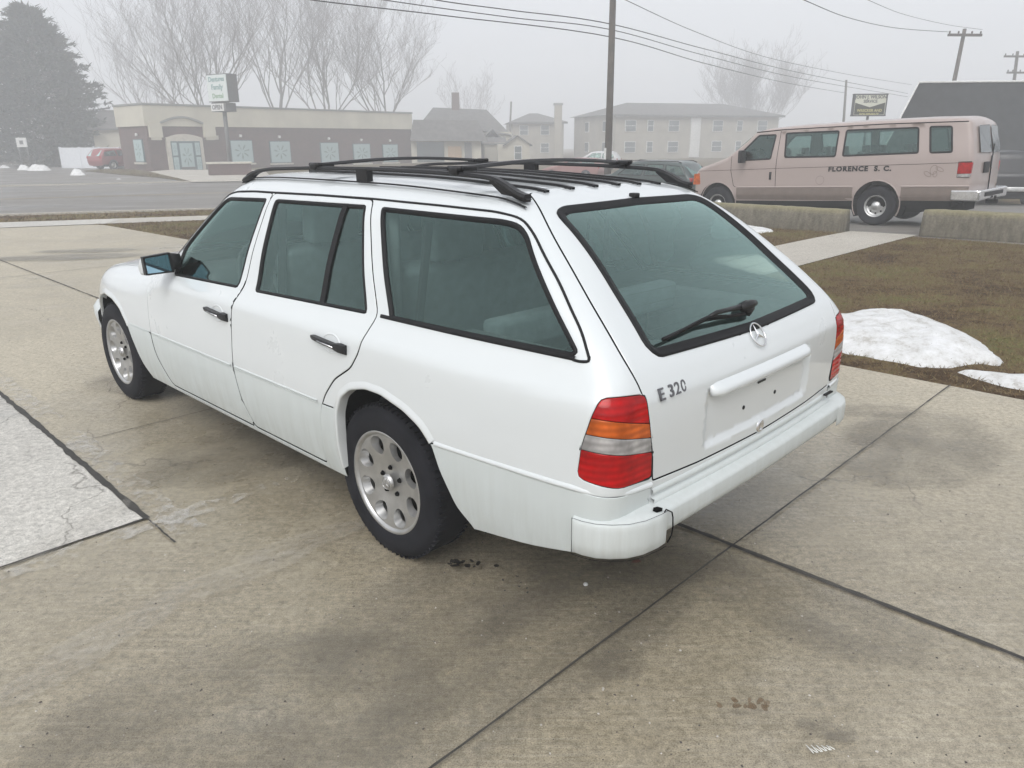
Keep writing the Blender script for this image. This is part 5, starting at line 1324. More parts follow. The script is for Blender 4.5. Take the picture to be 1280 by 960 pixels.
# windscreen
wsn = MB(); q = [(-.80, 0), (.80, 0), (.70, 1), (-.70, 1)]; wsn.add([(3.30 - .56 * t + .035, y, 1.42 + .46 * t) for y, t in q], [(0, 1, 2, 3)], 0); wsn.build('windshield', M['farglass'], VAN)
for i, x in enumerate((2.35, 1.45, .65, -.15, -.95)):
    for y in ((.5, -.5) if i == 0 else (0,)):
        s_ = MB(); w = .50 if i == 0 else 1.45; s_.box((x - .12, y, 1.12), (.13, w, .62), 0, 0, .05, Matrix.Rotation(-.15, 3, 'Y')); s_.box((x + .12, y, .86), (.48, w, .16), 0, 0, .05)
        for k in ((0,) if i == 0 else (-.48, 0, .48)): s_.box((x - .19, y + k, 1.47), (.09, .24, .17), 0, 0, .04)
        s_.build('seat', M['seatgrey'], VAN)
db = MB(); db.box((3.05, 0, 1.16), (.45, 1.7, .22), 0, 0, .06); db.tube([(2.72 + .05 * math.cos(a), .45 + .19 * math.sin(a), 1.38 + .18 * math.cos(a)) for a in np.linspace(0, 2 * PI, 24)], .014, 6, 0, False); db.build('dashboard', M['dash'], VAN)
MB().box((2.55, .45, 1.80), (.03, .34, .07), 0, 0, .01).build('sun_visor', M['dash'], VAN)
# lettering on the near side
Mx = frame((.37, WV(0, 1.1) + .006, 1.098), (-1, 0, -.004), (0, 0, 1)); text_obj('FLORENCE  S. C.', 'lettering', M['plastic'], .128, VAN, Mx, .002, .006, 1.18, 1.12)
# a faint line sketch near the tail
sk_ = MB()
for (cx_, cz, rx, rz, rt) in ((-1.0, 1.06, .06, .085, .2), (-.90, .985, .07, .035, .6), (-1.10, 1.07, .075, .03, .5), (-1.03, .98, .035, .05, 0)):
    L = [(cx_ + rx * math.cos(a) * math.cos(rt) - rz * math.sin(a) * math.sin(rt), WV(-1, 1) + .003, cz + rx * math.cos(a) * math.sin(rt) + rz * math.sin(a) * math.cos(rt)) for a in np.linspace(0, 2 * PI, 22)]
    sk_.ribbon(L, [(0, 1, 0)] * 22, [(-.004, 0), (.004, 0)], 0)
sk_.build('line_sketch', M['van_dark'], VAN)
L = [(1.14 + .085 * math.cos(a), WV(1.1, .9) + .002, .885 + .085 * math.sin(a)) for a in np.linspace(0, 2 * PI, 24)]; MB().ribbon(L, [(0, 1, 0)] * 24, [(-.003, 0), (.003, 0)], 0).build('fuel_flap', M['van_dark'], VAN)

# ---- simpler cars behind
def far_car(name, loc, rz, prof, wins, Wd, paint_m, label, cat, axles=(0, 2.6), R=.31, rail=False, tail_w=None, group=None, belt=.95):
    root = empty(name, loc, rz, label, cat, group)
    def Wf(x, z): return Wd / 2 - .17 * float(sst(belt - .05, belt + .55, z)) - .03 * float(sst(.5, .3, z))
    shell_mesh(prof, Wf, [cut(p, .04) for p in wins] + [arcp(ax, R, R + .06, -20, 200, 16, .12) for ax in axles], .08).build('body', paint_m, root)
    for sd in (1, -1):
        for p in wins: pane(root, p, Wf, sd, M['farglass'], 'window', .022)
        for ax in axles: wheel_obj(root, ax, sd * (Wd / 2 - .12), R, R, .19, R * .62, sd, M['silver'])
        xb = min(p[0] for p in prof); MB().box((xb + .06, sd * (Wd / 2 - .14), belt - .12), (.12, .22, .16), 0, 0, .02).build('tail_light', M['red_lens'], root)
        if rail: MB().tube([(1.9, sd * (Wd / 2 - .25), prof_top + .0), (1.75, sd * (Wd / 2 - .25), prof_top + .05), (-.35, sd * (Wd / 2 - .25), prof_top + .04), (-.5, sd * (Wd / 2 - .25), prof_top - .01)], .016, 6).build('roof_rail', M['plastic'], root)
    u_ = MB(); u_.box((sum(axles) / 2, 0, .30), (3.6, Wd - .25, .18), 0)
    for ax in axles: u_.box((ax, 0, .40), (.66, Wd - .55, .34), 0)
    u_.build('underbody', M['under'], root)
    c_ = MB()
    for x in (.35, 1.25):
        for y in (.36, -.36): c_.box((x, y, .75), (.14, .48, .6), 0, 0, .05); c_.box((x - .04, y, 1.10), (.09, .24, .16), 0, 0, .04)
    c_.build('seat', M['seatgrey'], root)
    return root
prof_top = 1.40
def glass_card(root, x0, z0, x1, z1, w0, w1, name='rear_window', mat=None):
    mb = MB(); mb.add([(x0, -w0, z0), (x0, w0, z0), (x1, w1, z1), (x1, -w1, z1)], [(0, 1, 2, 3)], 0); mb.build(name, mat or M['farglass'], root)
wprof = [(-.90, .30), (-.98, .55), (-.97, .85), (-.88, .96), (-.55, 1.34), (-.42, 1.40), (.4, 1.43), (1.2, 1.42), (1.5, 1.37), (2.15, .97), (2.6, .90), (3.3, .80), (3.46, .60), (3.44, .30), (1.2, .24)]
wwin = [[(-.62, 1.27), (.02, 1.34), (.02, .97), (-.80, .97)], [(.09, 1.34), (.74, 1.35), (.80, .96), (.09, .96)], [(.83, 1.35), (1.38, 1.33), (1.86, .97), (.88, .96)]]
p_ = at(870, 205, 26.5)
WG = far_car('green_wagon', (p_.x - .55, p_.y + .6, drop(p_.x, 27) + .0), math.radians(142), wprof, wwin, 1.72, M['green_paint'], 'dark green estate car parked between the utility pole and the front of the van', 'station wagon', rail=True)
glass_card(WG, -.945, .985, -.60, 1.31, .66, .56)
# dark truck with a pale cap at the right edge
tprof = [(-1.15, .45), (-1.2, .95), (-1.16, 1.02), (-1.05, 1.58), (-.95, 1.66), (.6, 1.68), (1.6, 1.66), (2.25, 1.12), (3.2, 1.05), (3.35, .9), (3.33, .45), (1, .40)]
twin = [[(-.95, 1.54), (-.02, 1.56), (-.02, 1.10), (-1.02, 1.08)], [(.08, 1.56), (.80, 1.56), (.84, 1.10), (.08, 1.10)], [(.90, 1.56), (1.52, 1.54), (1.98, 1.12), (.94, 1.10)]]
p_ = at(1250, 222, 25.5)
TR = far_car('utility_vehicle', (p_.x + .05, 25.5, drop(p_.x, 25.5) - .02), math.radians(72), tprof, twin, 1.85, M['dark_paint'], 'dark utility vehicle seen from behind at the right edge before the grey roof', 'suv', (0, 2.75), .36, belt=1.05)
mb = MB(); mb.add([(-1.185, -.72, 1.06), (-1.185, .72, 1.06), (-1.07, .62, 1.56), (-1.07, -.62, 1.56)], [(0, 1, 2, 3)], 0); mb.build('rear_window', glass('pale_glass', (.25, .3, .3), 6.0, .08), TR)
MB().box((-1.22, 0, .56), (.14, 1.8, .14), 0, 0, .02).build('rear_bumper', M['silver'], TR); MB().box((-1.205, .35, .96), (.02, .62, .03), 0).build('chrome_strip', M['silver'], TR)
# red hatchback in front of the white fence
hprof = [(-.80, .28), (-.88, .60), (-.84, .92), (-.50, 1.33), (-.3, 1.39), (.9, 1.40), (1.3, 1.34), (1.95, .95), (2.7, .82), (3.15, .68), (3.18, .28), (1, .22)]
hwin = [[(-.55, 1.20), (.30, 1.30), (.34, .93), (-.62, .92)], [(.42, 1.31), (1.10, 1.30), (1.62, .94), (.44, .93)]]
p_ = at(112, 210, 60)
RC = far_car('red_hatchback', (p_.x + .3, 62, drop(p_.x, 62)), math.radians(62), hprof, hwin, 1.65, M['red_paint'], 'red hatchback parked before the white fence left of the brick building', 'hatchback', (0, 2.45))
glass_card(RC, -.875, .94, -.54, 1.32, .62, .52)
RC.scale = (1.12, 1.12, 1.12)
M['dull_red'] = paint('dull_red_paint', (.26, .11, .10), .4, .3, .2)
M['pale_paint'] = paint('pale_paint', (.5, .5, .5), .4, .3, .2)
p_ = at(737, 200, 62)
PC = far_car('grey_sedan', (p_.x + 1.5, 62, drop(p_.x, 62)), math.radians(160), hprof, hwin, 1.7, M['pale_paint'], 'pale grey car parked far off left of the utility pole before the apartment block', 'car', (0, 2.45))
p_ = at(715, 214, 52)
PR = far_car('red_sedan', (p_.x + 1.2, 52, drop(p_.x, 52) - .30), math.radians(155), hprof, hwin, 1.7, M['dull_red'], 'red car glimpsed between the roof rail and the rear cross bar', 'car', (0, 2.45))
# ------------------------------------------------------------------ buildings, poles, signs
def brick_mat():
    m, nt, out = new_mat('brown_brick'); b = pbsdf(nt, out, None, .85); v = coords(nt); br = nt.nodes.new('ShaderNodeTexBrick')
    mp = nt.nodes.new('ShaderNodeMapping'); mp.inputs['Rotation'].default_value = (PI / 2, 0, 0); nt.links.new(v, mp.inputs[0]); nt.links.new(mp.outputs[0], br.inputs[0])
    br.inputs['Scale'].default_value = 4; br.inputs['Color1'].default_value = (.115, .058, .050, 1); br.inputs['Color2'].default_value = (.080, .045, .040, 1); br.inputs['Mortar'].default_value = (.15, .13, .12, 1); br.inputs['Mortar Size'].default_value = .012
    c = mix(nt, .5, br.outputs[0], ramp(nt, noise(nt, v, 1.2, 5), [(.3, .7), (.7, 1.25)]), 'MULTIPLY'); nt.links.new(c, b.inputs['Base Color']); return m
M['brick'] = brick_mat()
M['cream'] = simple('cream_stucco', (.52, .49, .40), .9, var=.12, vscale=.5)
M['trim'] = simple('pale_trim', (.50, .47, .40), .8); M['cap'] = simple('metal_cap', (.22, .22, .21), .6)
M['shingle'] = simple('grey_shingle', (.022, .024, .025), .95, var=.3, vscale=3, bmp=.3, bscale=12)
M['shingle2'] = simple('brown_shingle', (.11, .105, .10), .9, var=.3, vscale=2)
M['siding'] = simple('beige_siding', (.45, .42, .34), .85, var=.08, vscale=.7); M['tan'] = simple('tan_brick', (.33, .305, .25), .9, var=.12, vscale=.8)
M['wglass'] = simple('window_pane', (.06, .08, .085), .12, 0, .5); M['poster'] = None
M['frame_b'] = simple('blue_grey_frame', (.07, .12, .14), .5); M['white_f'] = simple('white_frame', (.62, .62, .60), .6); M['boarded'] = simple('plywood_board', (.40, .27, .15), .9)
M['wood'] = simple('pole_wood', (.075, .062, .050), .95, var=.3, vscale=3, bmp=.5, bscale=15); M['wire'] = simple('cable', (.02, .02, .02), .7); M['steel'] = simple('grey_steel', (.11, .11, .11), .6)
M['fence'] = simple('white_vinyl', (.66, .68, .71), .6, var=.06)
def decal():   # frosted window film with a sprig pattern
    m, nt, out = new_mat('frosted_film'); b = pbsdf(nt, out, None, .5); v = coords(nt, (1, 1, 1), 'Generated'); mp = nt.nodes.new('ShaderNodeMapping'); mp.inputs['Location'].default_value = (-.5, 0, -.5); nt.links.new(v, mp.inputs[0])
    sp = nt.nodes.new('ShaderNodeSeparateXYZ'); nt.links.new(mp.outputs[0], sp.inputs[0]); at_ = nt.nodes.new('ShaderNodeMath'); at_.operation = 'ARCTAN2'; nt.links.new(sp.outputs[2], at_.inputs[0]); nt.links.new(sp.outputs[0], at_.inputs[1])
    sn = math_n(nt, 'SINE', math_n(nt, 'MULTIPLY', at_.outputs[0], 7.0)); r2 = math_n(nt, 'SQRT', math_n(nt, 'ADD', math_n(nt, 'MULTIPLY', sp.outputs[0], sp.outputs[0]), math_n(nt, 'MULTIPLY', sp.outputs[2], sp.outputs[2])))
    f = math_n(nt, 'MULTIPLY', ramp(nt, sn, [(.45, 0), (.75, 1)]), ramp(nt, r2, [(.06, 0), (.12, 1), (.30, .9), (.38, 0)]))
    f = math_n(nt, 'MULTIPLY', f, ramp(nt, noise(nt, v, 9, 3), [(.35, .3), (.6, 1)]))
    nt.links.new(mix(nt, f, (.36, .46, .46), (.10, .17, .15)), b.inputs['Base Color']); return m
M['decal'] = decal()

def wall_frame(a, b, z0):
    """object frame: x along the wall a->b, y outward (towards the right hand of a->b), z up"""
    a, b = Vector((*a, 0)), Vector((*b, 0)); d = (b - a); L = d.length; return (a.x, a.y, z0), math.atan2(d.y, d.x), L
# ---- the brick shop with a cream parapet
corner = at(190, 212, 58.5); door_p = at(236, 214, 57.0); lft = at(156, 213, 61.5); rgt = at(516, 205, 79.0)
z0 = corner.z - .15
A_ = (lft.x, lft.y); B_ = (rgt.x, rgt.y); K_ = (corner.x, corner.y)
BB = empty('brick_shop', (K_[0], K_[1], 0), 0, 'single storey brown brick shop with a tall cream parapet and frosted windows across the street', 'building')
def R2(p): return (p[0] - K_[0], p[1] - K_[1])
a_, k_, b_ = R2(A_), (0, 0), R2(B_)
ztop = 4.42; zb = 2.95; zg = -1.0
back = (a_[0] + 6, a_[1] + 26); back2 = (b_[0] - 12, b_[1] + 16)
mb = MB(); ring = [a_, k_, b_, back2, back]
def wallring(mb, ring, z0, z1, mi=0, top=False):
    n = len(ring); vs = [(x, y, z0) for x, y in ring] + [(x, y, z1) for x, y in ring]; mb.add(vs, [(i, (i + 1) % n, n + (i + 1) % n, n + i) for i in range(n)], mi)
    if top: mb.add([(x, y, z1) for x, y in ring], [tuple(range(n))], mi)
def grow(ring, d):
    n = len(ring); out = []; c = np.mean(ring, 0)
    for i in range(n):
        p, q, r_ = np.array(ring[i - 1]), np.array(ring[i]), np.array(ring[(i + 1) % n]); e1 = (q - p) / np.linalg.norm(q - p); e2 = (r_ - q) / np.linalg.norm(r_ - q); n1 = np.array([e1[1], -e1[0]]); n2 = np.array([e2[1], -e2[0]])
        m_ = n1 + n2; m_ /= max(.3, np.linalg.norm(m_)) ; k = 1 / max(.5, m_ @ n1); out.append(tuple(q + m_ * d * k))
    return out
wallring(mb, ring, zg, zb + .2); mb.build('wall', M['brick'], BB)
mb = MB(); wallring(mb, grow(ring, .10), zb, ztop, 0, True); pr_ = mb.build('parapet', M['cream'], BB)
mb = MB(); g1_, g2_ = grow(ring, .16), grow(ring, .02); wallring(mb, g1_, ztop + .01, ztop + .14, 0, True); mb.build('coping', M['cap'], pr_)
def on_wall(p, q, t, z, off=0):
    d = np.array(q) - np.array(p); L = np.linalg.norm(d); d /= L; n_ = np.array([d[1], -d[0]]); x, y = np.array(p) + d * t + n_ * off; return x, y, z
def face_box(name, p, q, t, z, w, h, dep, mat, parent, off=0, bevel=0):
    x, y, zz = on_wall(p, q, t, z, off); d = np.array(q) - np.array(p); mb = MB(); mb.box((0, 0, 0), (w, dep, h), 0); return mb.build(name, mat, parent, (x, y, zz), (0, 0, math.atan2(d[1], d[0])), bevel)
Lb = float(np.hypot(b_[0], b_[1])); ub_ = np.array(b_) / Lb
def t_of(px, p, q, y=195):
    """distance along the wall p->q at which the photograph's column px crosses it"""
    d = ray(px, y); P0 = np.array(p) + np.array(K_); D = (np.array(q) - np.array(p)); D = D / np.linalg.norm(D)
    A = np.array([[d.x, -D[0]], [d.y, -D[1]]]); s = np.linalg.solve(A, P0); return float(s[1]), float(s[0])
def zat(px, py, p, q):
    t, s = t_of(px, p, q, py); d = ray(px, py); return CAMH + d.z * s
def px_window(px0, px1, py0, py1, p, q, name, parent):
    t0, t1 = t_of(px0, p, q)[0], t_of(px1, p, q)[0]; zt, z_b = zat(px0, py0, p, q), zat(px0, py1, p, q); w, h = abs(t1 - t0), zt - z_b; tc_ = (t0 + t1) / 2; zc = (zt + z_b) / 2
    f = face_box(name, p, q, tc_, zc, w + .12, h + .12, .12, M['frame_b'], parent, .03)
    mb = MB(); mb.box((0, -.075, 0), (w, .03, h), 0); mb.build('pane', M['decal'], f); mb = MB(); mb.box((0, -.06, -h / 2 - .14), (w + .35, .22, .14), 0); mb.build('sill', M['trim'], f)
    s_ = face_box('wall_lamp', p, q, tc_, zt + .38, .22, .22, .16, M['white_f'], parent, .10, .05); return f
px_window(171, 181, 175, 201.5, a_, k_, 'window', BB)
for (x0, x1, y0, y1) in ((289.5, 315.5, 176, 203), (338.5, 362.5, 177, 203), (401.3, 422.5, 178.8, 204), (442, 462, 180.3, 203), (478.8, 496.5, 181, 202)): px_window(x0, x1, y0, y1, k_, b_, 'window', BB)
# arched entrance
t0, t1 = t_of(209, k_, b_)[0], t_of(254, k_, b_)[0]; zt = zat(232, 168, k_, b_); zf = zat(232, 213.5, k_, b_); tc_ = (t0 + t1) / 2; w = t1 - t0
ang = math.atan2(ub_[1], ub_[0]); x, y, _ = on_wall(k_, b_, tc_, 0, .0)
arch = [(-w / 2, zf), (w / 2, zf)] + [(w / 2 - w * i / 12, zt - .25 + .28 * math.sin(PI * i / 12)) for i in range(13)]
ent = MB(); ent.prism(arch, -.22, .0, 0, 'XZ'); en = ent.build('entrance_surround', M['trim'], BB, (x, y, 0), (0, 0, ang))
mb = MB(); mb.box((0, -.235, (zf + zt) / 2 - .25), (w * .80, .06, (zt - zf) - .50), 0); ef = mb.build('door_frame', M['frame_b'], en)
for (cx__, ww) in ((-w * .315, w * .13), (w * .315, w * .13)):
    for (za, zbb) in ((zf + .08, zf + 1.02), (zf + 1.15, zt - .60)):
        MB().box((cx__, -.27, (za + zbb) / 2), (ww, .03, zbb - za), 0).build('side_light', M['decal'], en)
dd = MB().box((0, -.275, (zf + zt) / 2 - .28), (w * .36, .04, zt - zf - .72), 0).build('door', M['decal'], en); MB().box((0, -.30, zf + .16), (w * .38, .05, .26), 0).build('kick_plate', M['steel'], dd)
arch2 = [(-w * .58, zb - .12), (-w * .58, zb + .22)] + [(-w * .58 + w * 1.16 * i / 12, zb + .25 + .42 * math.sin(PI * i / 12)) for i in range(13)] + [(w * .58, zb - .12)]
mb = MB(); L = [(p[0], -.14, p[1]) for p in arch2[1:-1]]; mb.ribbon(L, [(0, -1, 0)] * len(L), [(-.08, 0), (-.07, .08), (.07, .08), (.08, 0)], 0); mb.build('arch_moulding', M['cap'], BB, (x, y, 0), (0, 0, ang))
for s_ in (-1, 1): face_box('pilaster', k_, b_, tc_ + s_ * w * .74, zb - .30, .95, 1.0, .34, M['cream'], BB, .10); face_box('pilaster_foot', k_, b_, tc_ + s_ * w * .74 , zb - .88, .70, .22, .28, M['cream'], BB, .10)
face_box('name_plate', k_, b_, t_of(268, k_, b_)[0], zat(268, 172, k_, b_), 1.0, .32, .06, M['trim'], BB, .06)
# planter under the sign
x, y = gp(288, 219); mb = MB(); mb.box((0, 0, .25), (2.5, 1.1, .9), 0); pl_ = mb.build('brick_planter', M['brick'], None, (x, y, drop(x, y)), (0, 0, .4)); MB().box((0, 0, .74), (2.65, 1.25, .10), 0).build('planter_cap', M['trim'], pl_); tag(pl_, 'low brick planter at the foot of the shop sign pole', 'planter')
# ---- pole sign by the shop
x, y = gp(289, 216.5); Y = y; zb_ = drop(x, y); SG = empty('shop_sign', (x, y, zb_), -.55, 'white two panel box sign on a dark pole before the brick shop', 'sign')
def rel(px, py): p = at(px, py, Y); return p.x - x, p.z - zb_
pt = rel(281, 140); mb = MB(); mb.tube([(0, 0, 0), (pt[0] * .9, 0, pt[1])], .13, 8); mb.build('pole', M['steel'], SG)
q0, q1 = rel(261.5, 128), rel(295, 93); cx__, w = (q0[0] + q1[0]) / 2, q1[0] - q0[0]; h = q1[1] - q0[1]; cz = (q0[1] + q1[1]) / 2
w *= 1.05; bx = MB().box((cx__ + .05, 0, cz), (w * .96, .8, h), 0, 0).build('sign_box', M['steel'], SG); fc = MB().box((cx__ + .05, -.415, cz), (w * .92, .03, h * .94), 0).build('sign_face', simple('sign_white', (.60, .64, .62), .4, var=.04), bx)
M['sg'] = simple('sign_green', (.16, .28, .27), .6); M['sg2'] = simple('sign_green_light', (.22, .34, .22), .6)
for (tx, sz, dz, mt) in (('Dentures', .40, .52, 'sg'), ('Family', .44, .05, 'sg'), ('Dental', .40, -.48, 'sg2')): text_obj(tx, 'lettering', M[mt], sz, bx, frame((cx__ + .05, -.435, cz + dz), (1, 0, 0), (0, 0, 1)), .004, .01)
q0, q1 = rel(265, 140), rel(291, 129); cx2, w2, h2, cz2 = (q0[0] + q1[0]) / 2, q1[0] - q0[0], q1[1] - q0[1], (q0[1] + q1[1]) / 2
b2 = MB().box((cx2 + .1, 0, cz2), (w2, .8, h2), 0).build('lower_box', M['steel'], SG); MB().box((cx2, -.415, cz2), (w2 * .86, .03, h2 * .85), 0).build('sign_face', M['white_f'], b2); text_obj('OPEN', 'lettering', M['steel'], .38, b2, frame((cx2, -.435, cz2), (1, 0, 0), (0, 0, 1)), .004, .015)

# ---- grey mansard shop behind, to the right of the brick one
def gable(parent, x0, x1, y0, y1, ze, zr, mat, along='x', ov=.35, name='roof'):
    mb = MB()
    if along == 'x': ym = (y0 + y1) / 2; v = [(x0 - ov, y0 - ov, ze - .1), (x1 + ov, y0 - ov, ze - .1), (x1 + ov, ym, zr), (x0 - ov, ym, zr), (x0 - ov, y1 + ov, ze - .1), (x1 + ov, y1 + ov, ze - .1)]
    else: xm = (x0 + x1) / 2; v = [(x0 - ov, y1 + ov, ze - .1), (x0 - ov, y0 - ov, ze - .1), (xm, y0 - ov, zr), (xm, y1 + ov, zr), (x1 + ov, y1 + ov, ze - .1), (x1 + ov, y0 - ov, ze - .1)]
    mb.add(v, [(0, 1, 2, 3), (3, 2, 5, 4)], 0); mb.add([(a, b, c - .14) for a, b, c in v], [(3, 2, 1, 0), (4, 5, 2, 3)], 0)
    edges = [(0, 1), (1, 2), (2, 5), (5, 4), (4, 3), (3, 0)]; mb.add(v + [(a, b, c - .14) for a, b, c in v], [(i, j, 6 + j, 6 + i) for i, j in edges], 0)
    return mb.build(name, mat, parent)
def block(parent, x0, x1, y0, y1, z0, z1, mat, name='wall'):
    mb = MB(); mb.box(((x0 + x1) / 2, (y0 + y1) / 2, (z0 + z1) / 2), (x1 - x0, y1 - y0, z1 - z0), 0); return mb.build(name, mat, parent)
def gablewall(parent, x0, x1, y, ze, zr, mat): mb = MB(); mb.prism([(x0, ze), (x1, ze), ((x0 + x1) / 2, zr - .1)], y, y + .2, 0, 'XZ'); return mb.build('gable', mat, parent)
def winb(parent, x, z, w, h, y, frame_m=None, pane_m=None, name='window'):
    f = MB().box((x, y, z), (w + .16, .10, h + .16), 0).build(name, frame_m or M['white_f'], parent); MB().box((x, y - .06, z), (w, .04, h), 0).build('pane', pane_m or M['wglass'], f); MB().box((x, y - .085, z), (w, .03, .06), 0).build('meeting_rail', frame_m or M['white_f'], f); return f
Y = 78; o_ = at(556, 200, Y); g0 = drop(o_.x, Y); MS = empty('mansard_shop', (o_.x, Y, g0), .12, 'low pale shop with a dark grey mansard roof right of the brick shop', 'building')
X = lambda px: at(px, 180, Y).x - o_.x
Z = lambda py: at(556, py, Y).z - g0
block(MS, X(514), X(602), .6, 12, -.5, Z(170), M['cream'])
mb = MB(); x0, x1 = X(513), X(604); v = [(x0, -.2, Z(176)), (x1 + .5, -.2, Z(177)), (x1 - .4, 1.6, Z(150)), (x0 + .4, 1.6, Z(149)), (x0 + .4, 12, Z(149)), (x1 - .4, 12, Z(150)), (x1 + .5, 12.5, Z(177)), (x0, 12.5, Z(176))]
mb.add(v, [(0, 1, 2, 3), (3, 2, 5, 4), (1, 6, 5, 2), (0, 3, 4, 7), (0, 7, 6, 1)], 0); mb.build('mansard_roof', M['shingle2'], MS)
block(MS, X(521), X(555), .45, .7, .1, Z(177), M['wglass'], 'shop_window'); block(MS, X(560), X(577), .45, .7, .3, Z(183), M['boarded'], 'boarded_window'); block(MS, X(581), X(590), .45, .7, .0, Z(178), M['steel'], 'door')
# ---- gabled house
Y = 92; o_ = at(590, 200, Y); g0 = drop(o_.x, Y); HS = empty('gabled_house', (o_.x, Y, g0), .10, 'pale house with a steep grey gable roof and brick chimney behind the mansard shop', 'house')
X = lambda px: at(px, 170, Y).x - o_.x
Z = lambda py: at(590, py, Y).z - g0
block(HS, X(534), X(640), 0, 9, -.5, Z(165), M['siding'])
mb = MB(); rz_ = Z(132); v = [(X(530), -.3, Z(150)), (X(640), -.3, Z(170)), (X(612), 4.5, Z(135)), (X(543), 4.5, rz_), (X(530), 9.3, Z(150)), (X(640), 9.3, Z(170))]
mb.add(v, [(0, 1, 2, 3), (3, 2, 5, 4), (1, 5, 2), (0, 3, 4)], 0); rf = mb.build('roof', M['shingle2'], HS)
MB().box((X(572), 4.2, Z(128)), (.9, .8, 2.6), 0).build('chimney', M['brick'], rf)
block(HS, X(600), X(622), -4.5, 0, -.5, Z(178), M['siding'], 'side_wing'); gable(HS, X(598), X(626), -4.5, 0, Z(178), Z(162), M['shingle2'], 'y', .3, 'wing_roof')
Y = 84; o_ = at(646, 200, Y); g0 = drop(o_.x, Y); AN = empty('small_house', (o_.x, Y, g0), .06, 'small pale gabled house with one front window right of the big gabled house', 'house')
X = lambda px: at(px, 190, Y).x - o_.x
Z = lambda py: at(646, py, Y).z - g0
block(AN, X(622), X(662), 0, 5, -.5, Z(180), M['siding']); gable(AN, X(632), X(662), 0, 5, Z(180), Z(169), M['shingle2'], 'y', .3); gablewall(AN, X(632), X(662), -.05, Z(180), Z(169), M['siding']); winb(AN, X(647.5), Z(191), .7, 1.3, -.06)
block(AN, X(606), X(632), 1.5, 5, -.5, Z(178), M['siding'], 'porch'); gable(AN, X(606), X(632), 1.5, 5, Z(178), Z(171), M['shingle2'], 'x', .2, 'porch_roof')
# ---- apartment blocks
def hip(parent, x0, x1, y0, y1, ze, zr, mat, ov=.5, inset=4.0):
    mb = MB(); ym = (y0 + y1) / 2; v = [(x0 - ov, y0 - ov, ze), (x1 + ov, y0 - ov, ze), (x1 + ov, y1 + ov, ze), (x0 - ov, y1 + ov, ze), (x0 + inset, ym, zr), (x1 - inset, ym, zr)]
    mb.add(v, [(0, 1, 5, 4), (1, 2, 5), (2, 3, 4, 5), (3, 0, 4), (0, 3, 2, 1)], 0); mb.add([(x0 - ov, y0 - ov, ze), (x1 + ov, y0 - ov, ze), (x1 + ov, y0 - ov, ze - .25), (x0 - ov, y0 - ov, ze - .25)], [(0, 1, 2, 3)], 0); return mb.build('roof', mat, parent)
Y = 104; cpt = at(768, 200, Y); g0 = drop(cpt.x, Y)
AP = empty('apartment_block', (cpt.x, Y, g0), math.radians(20), 'long two storey beige apartment block with a hipped roof behind the utility pole', 'building')
pl_l = 26.0; zE = 5.6; zR = 7.4
block(AP, 0, pl_l, 0, 13, -1, zE, M['tan']); hip(AP, 0, pl_l, 0, 13, zE, zR, M['shingle2'], .6, 5)
for i, xx in enumerate((2.2, 5.2, 8.8, 12.2, 15.8, 19.4, 23.2)):
    for z in (1.5, 4.2):
        if i == 3: continue
        winb(AP, xx, z, 1.5 if i % 2 == 0 else .8, 1.3, -.06, M['white_f'])
for i, yy_ in enumerate((3, 8.5)):
    for z in (1.5, 4.2):
        f = MB().box((-.04, yy_, z), (.1, 1.2, 1.4), 0).build('window', M['white_f'], AP); MB().box((-.10, yy_, z), (.04, 1.0, 1.2), 0).build('pane', M['wglass'], f)
MB().box((12.2, -.1, 2.7), (1.5, .25, 5.2), 0).build('stair_panel', M['white_f'], AP)
Y = 112; cpt = at(641, 200, Y); g0 = drop(cpt.x, Y)
AP2 = empty('apartment_block', (cpt.x, Y, g0), math.radians(4), 'two storey beige apartment block between the small house and the long block', 'building')
block(AP2, 0, 7.3, 0, 14, -1, 4.9, M['tan']); hip(AP2, 0, 7.3, 0, 14, 4.9, 6.3, M['shingle2'], .5, 3)
for xx in (1.6, 4.6):
    for z in (1.4, 3.8): winb(AP2, xx, z, 1.1, 1.2, -.06)
cpt = at(697, 200, 108); CH = MB().box((0, 0, 3.2), (1.0, 1.0, 7.6), 0).build('chimney_stack', M['tan'], None, (cpt.x, 108, drop(cpt.x, 108))); MB().box((0, 0, 7.1), (1.25, 1.25, .25), 0).build('chimney_cap', M['cap'], CH); tag(CH, 'slender free standing chimney between the two beige apartment blocks', 'chimney')
# ---- grey mansard building at the right
Y = 33.5; g0 = -.52; a = at(1126, 150, Y); b = at(1147, 103.5, Y + .9)
MR = empty('grey_roofed_building', (a.x, Y, g0), math.radians(-2), 'building with a tall dark grey shingled mansard behind the van at the right', 'building')
x1_ = 16.0; h = b.z - g0; dx = b.x - a.x; dz = b.z - a.z; zl = .9; xl = -(a.z - g0 - zl) * dx / dz
v = [(xl, -.75, zl), (x1_, -.75, zl), (x1_, .9, h), (dx, .9, h), (dx + 7.5, 12, h), (xl + 8.5, 13.5, zl), (x1_, 12, h), (x1_, 13.5, zl)]
mb = MB(); mb.add(v, [(0, 1, 2, 3), (0, 3, 4, 5), (3, 2, 6, 4), (1, 7, 6, 2), (0, 5, 7, 1)], 0); mo = mb.build('mansard_roof', M['shingle'], MR)
mb = MB(); mb.tube([(xl, -.78, zl), (dx, .87, h + .02), (x1_, .87, h + .02)], .045, 6, 0, True, False);  mb.build('edge_trim', M['white_f'], mo)
mb = MB(); mb.prism([(xl + .6, 0), (x1_ - .3, 0), (x1_ - .3, 12), (xl + 8.2, 12)], -.5, zl + .1, 0, 'XY'); mb.build('wall', M['siding'], MR)
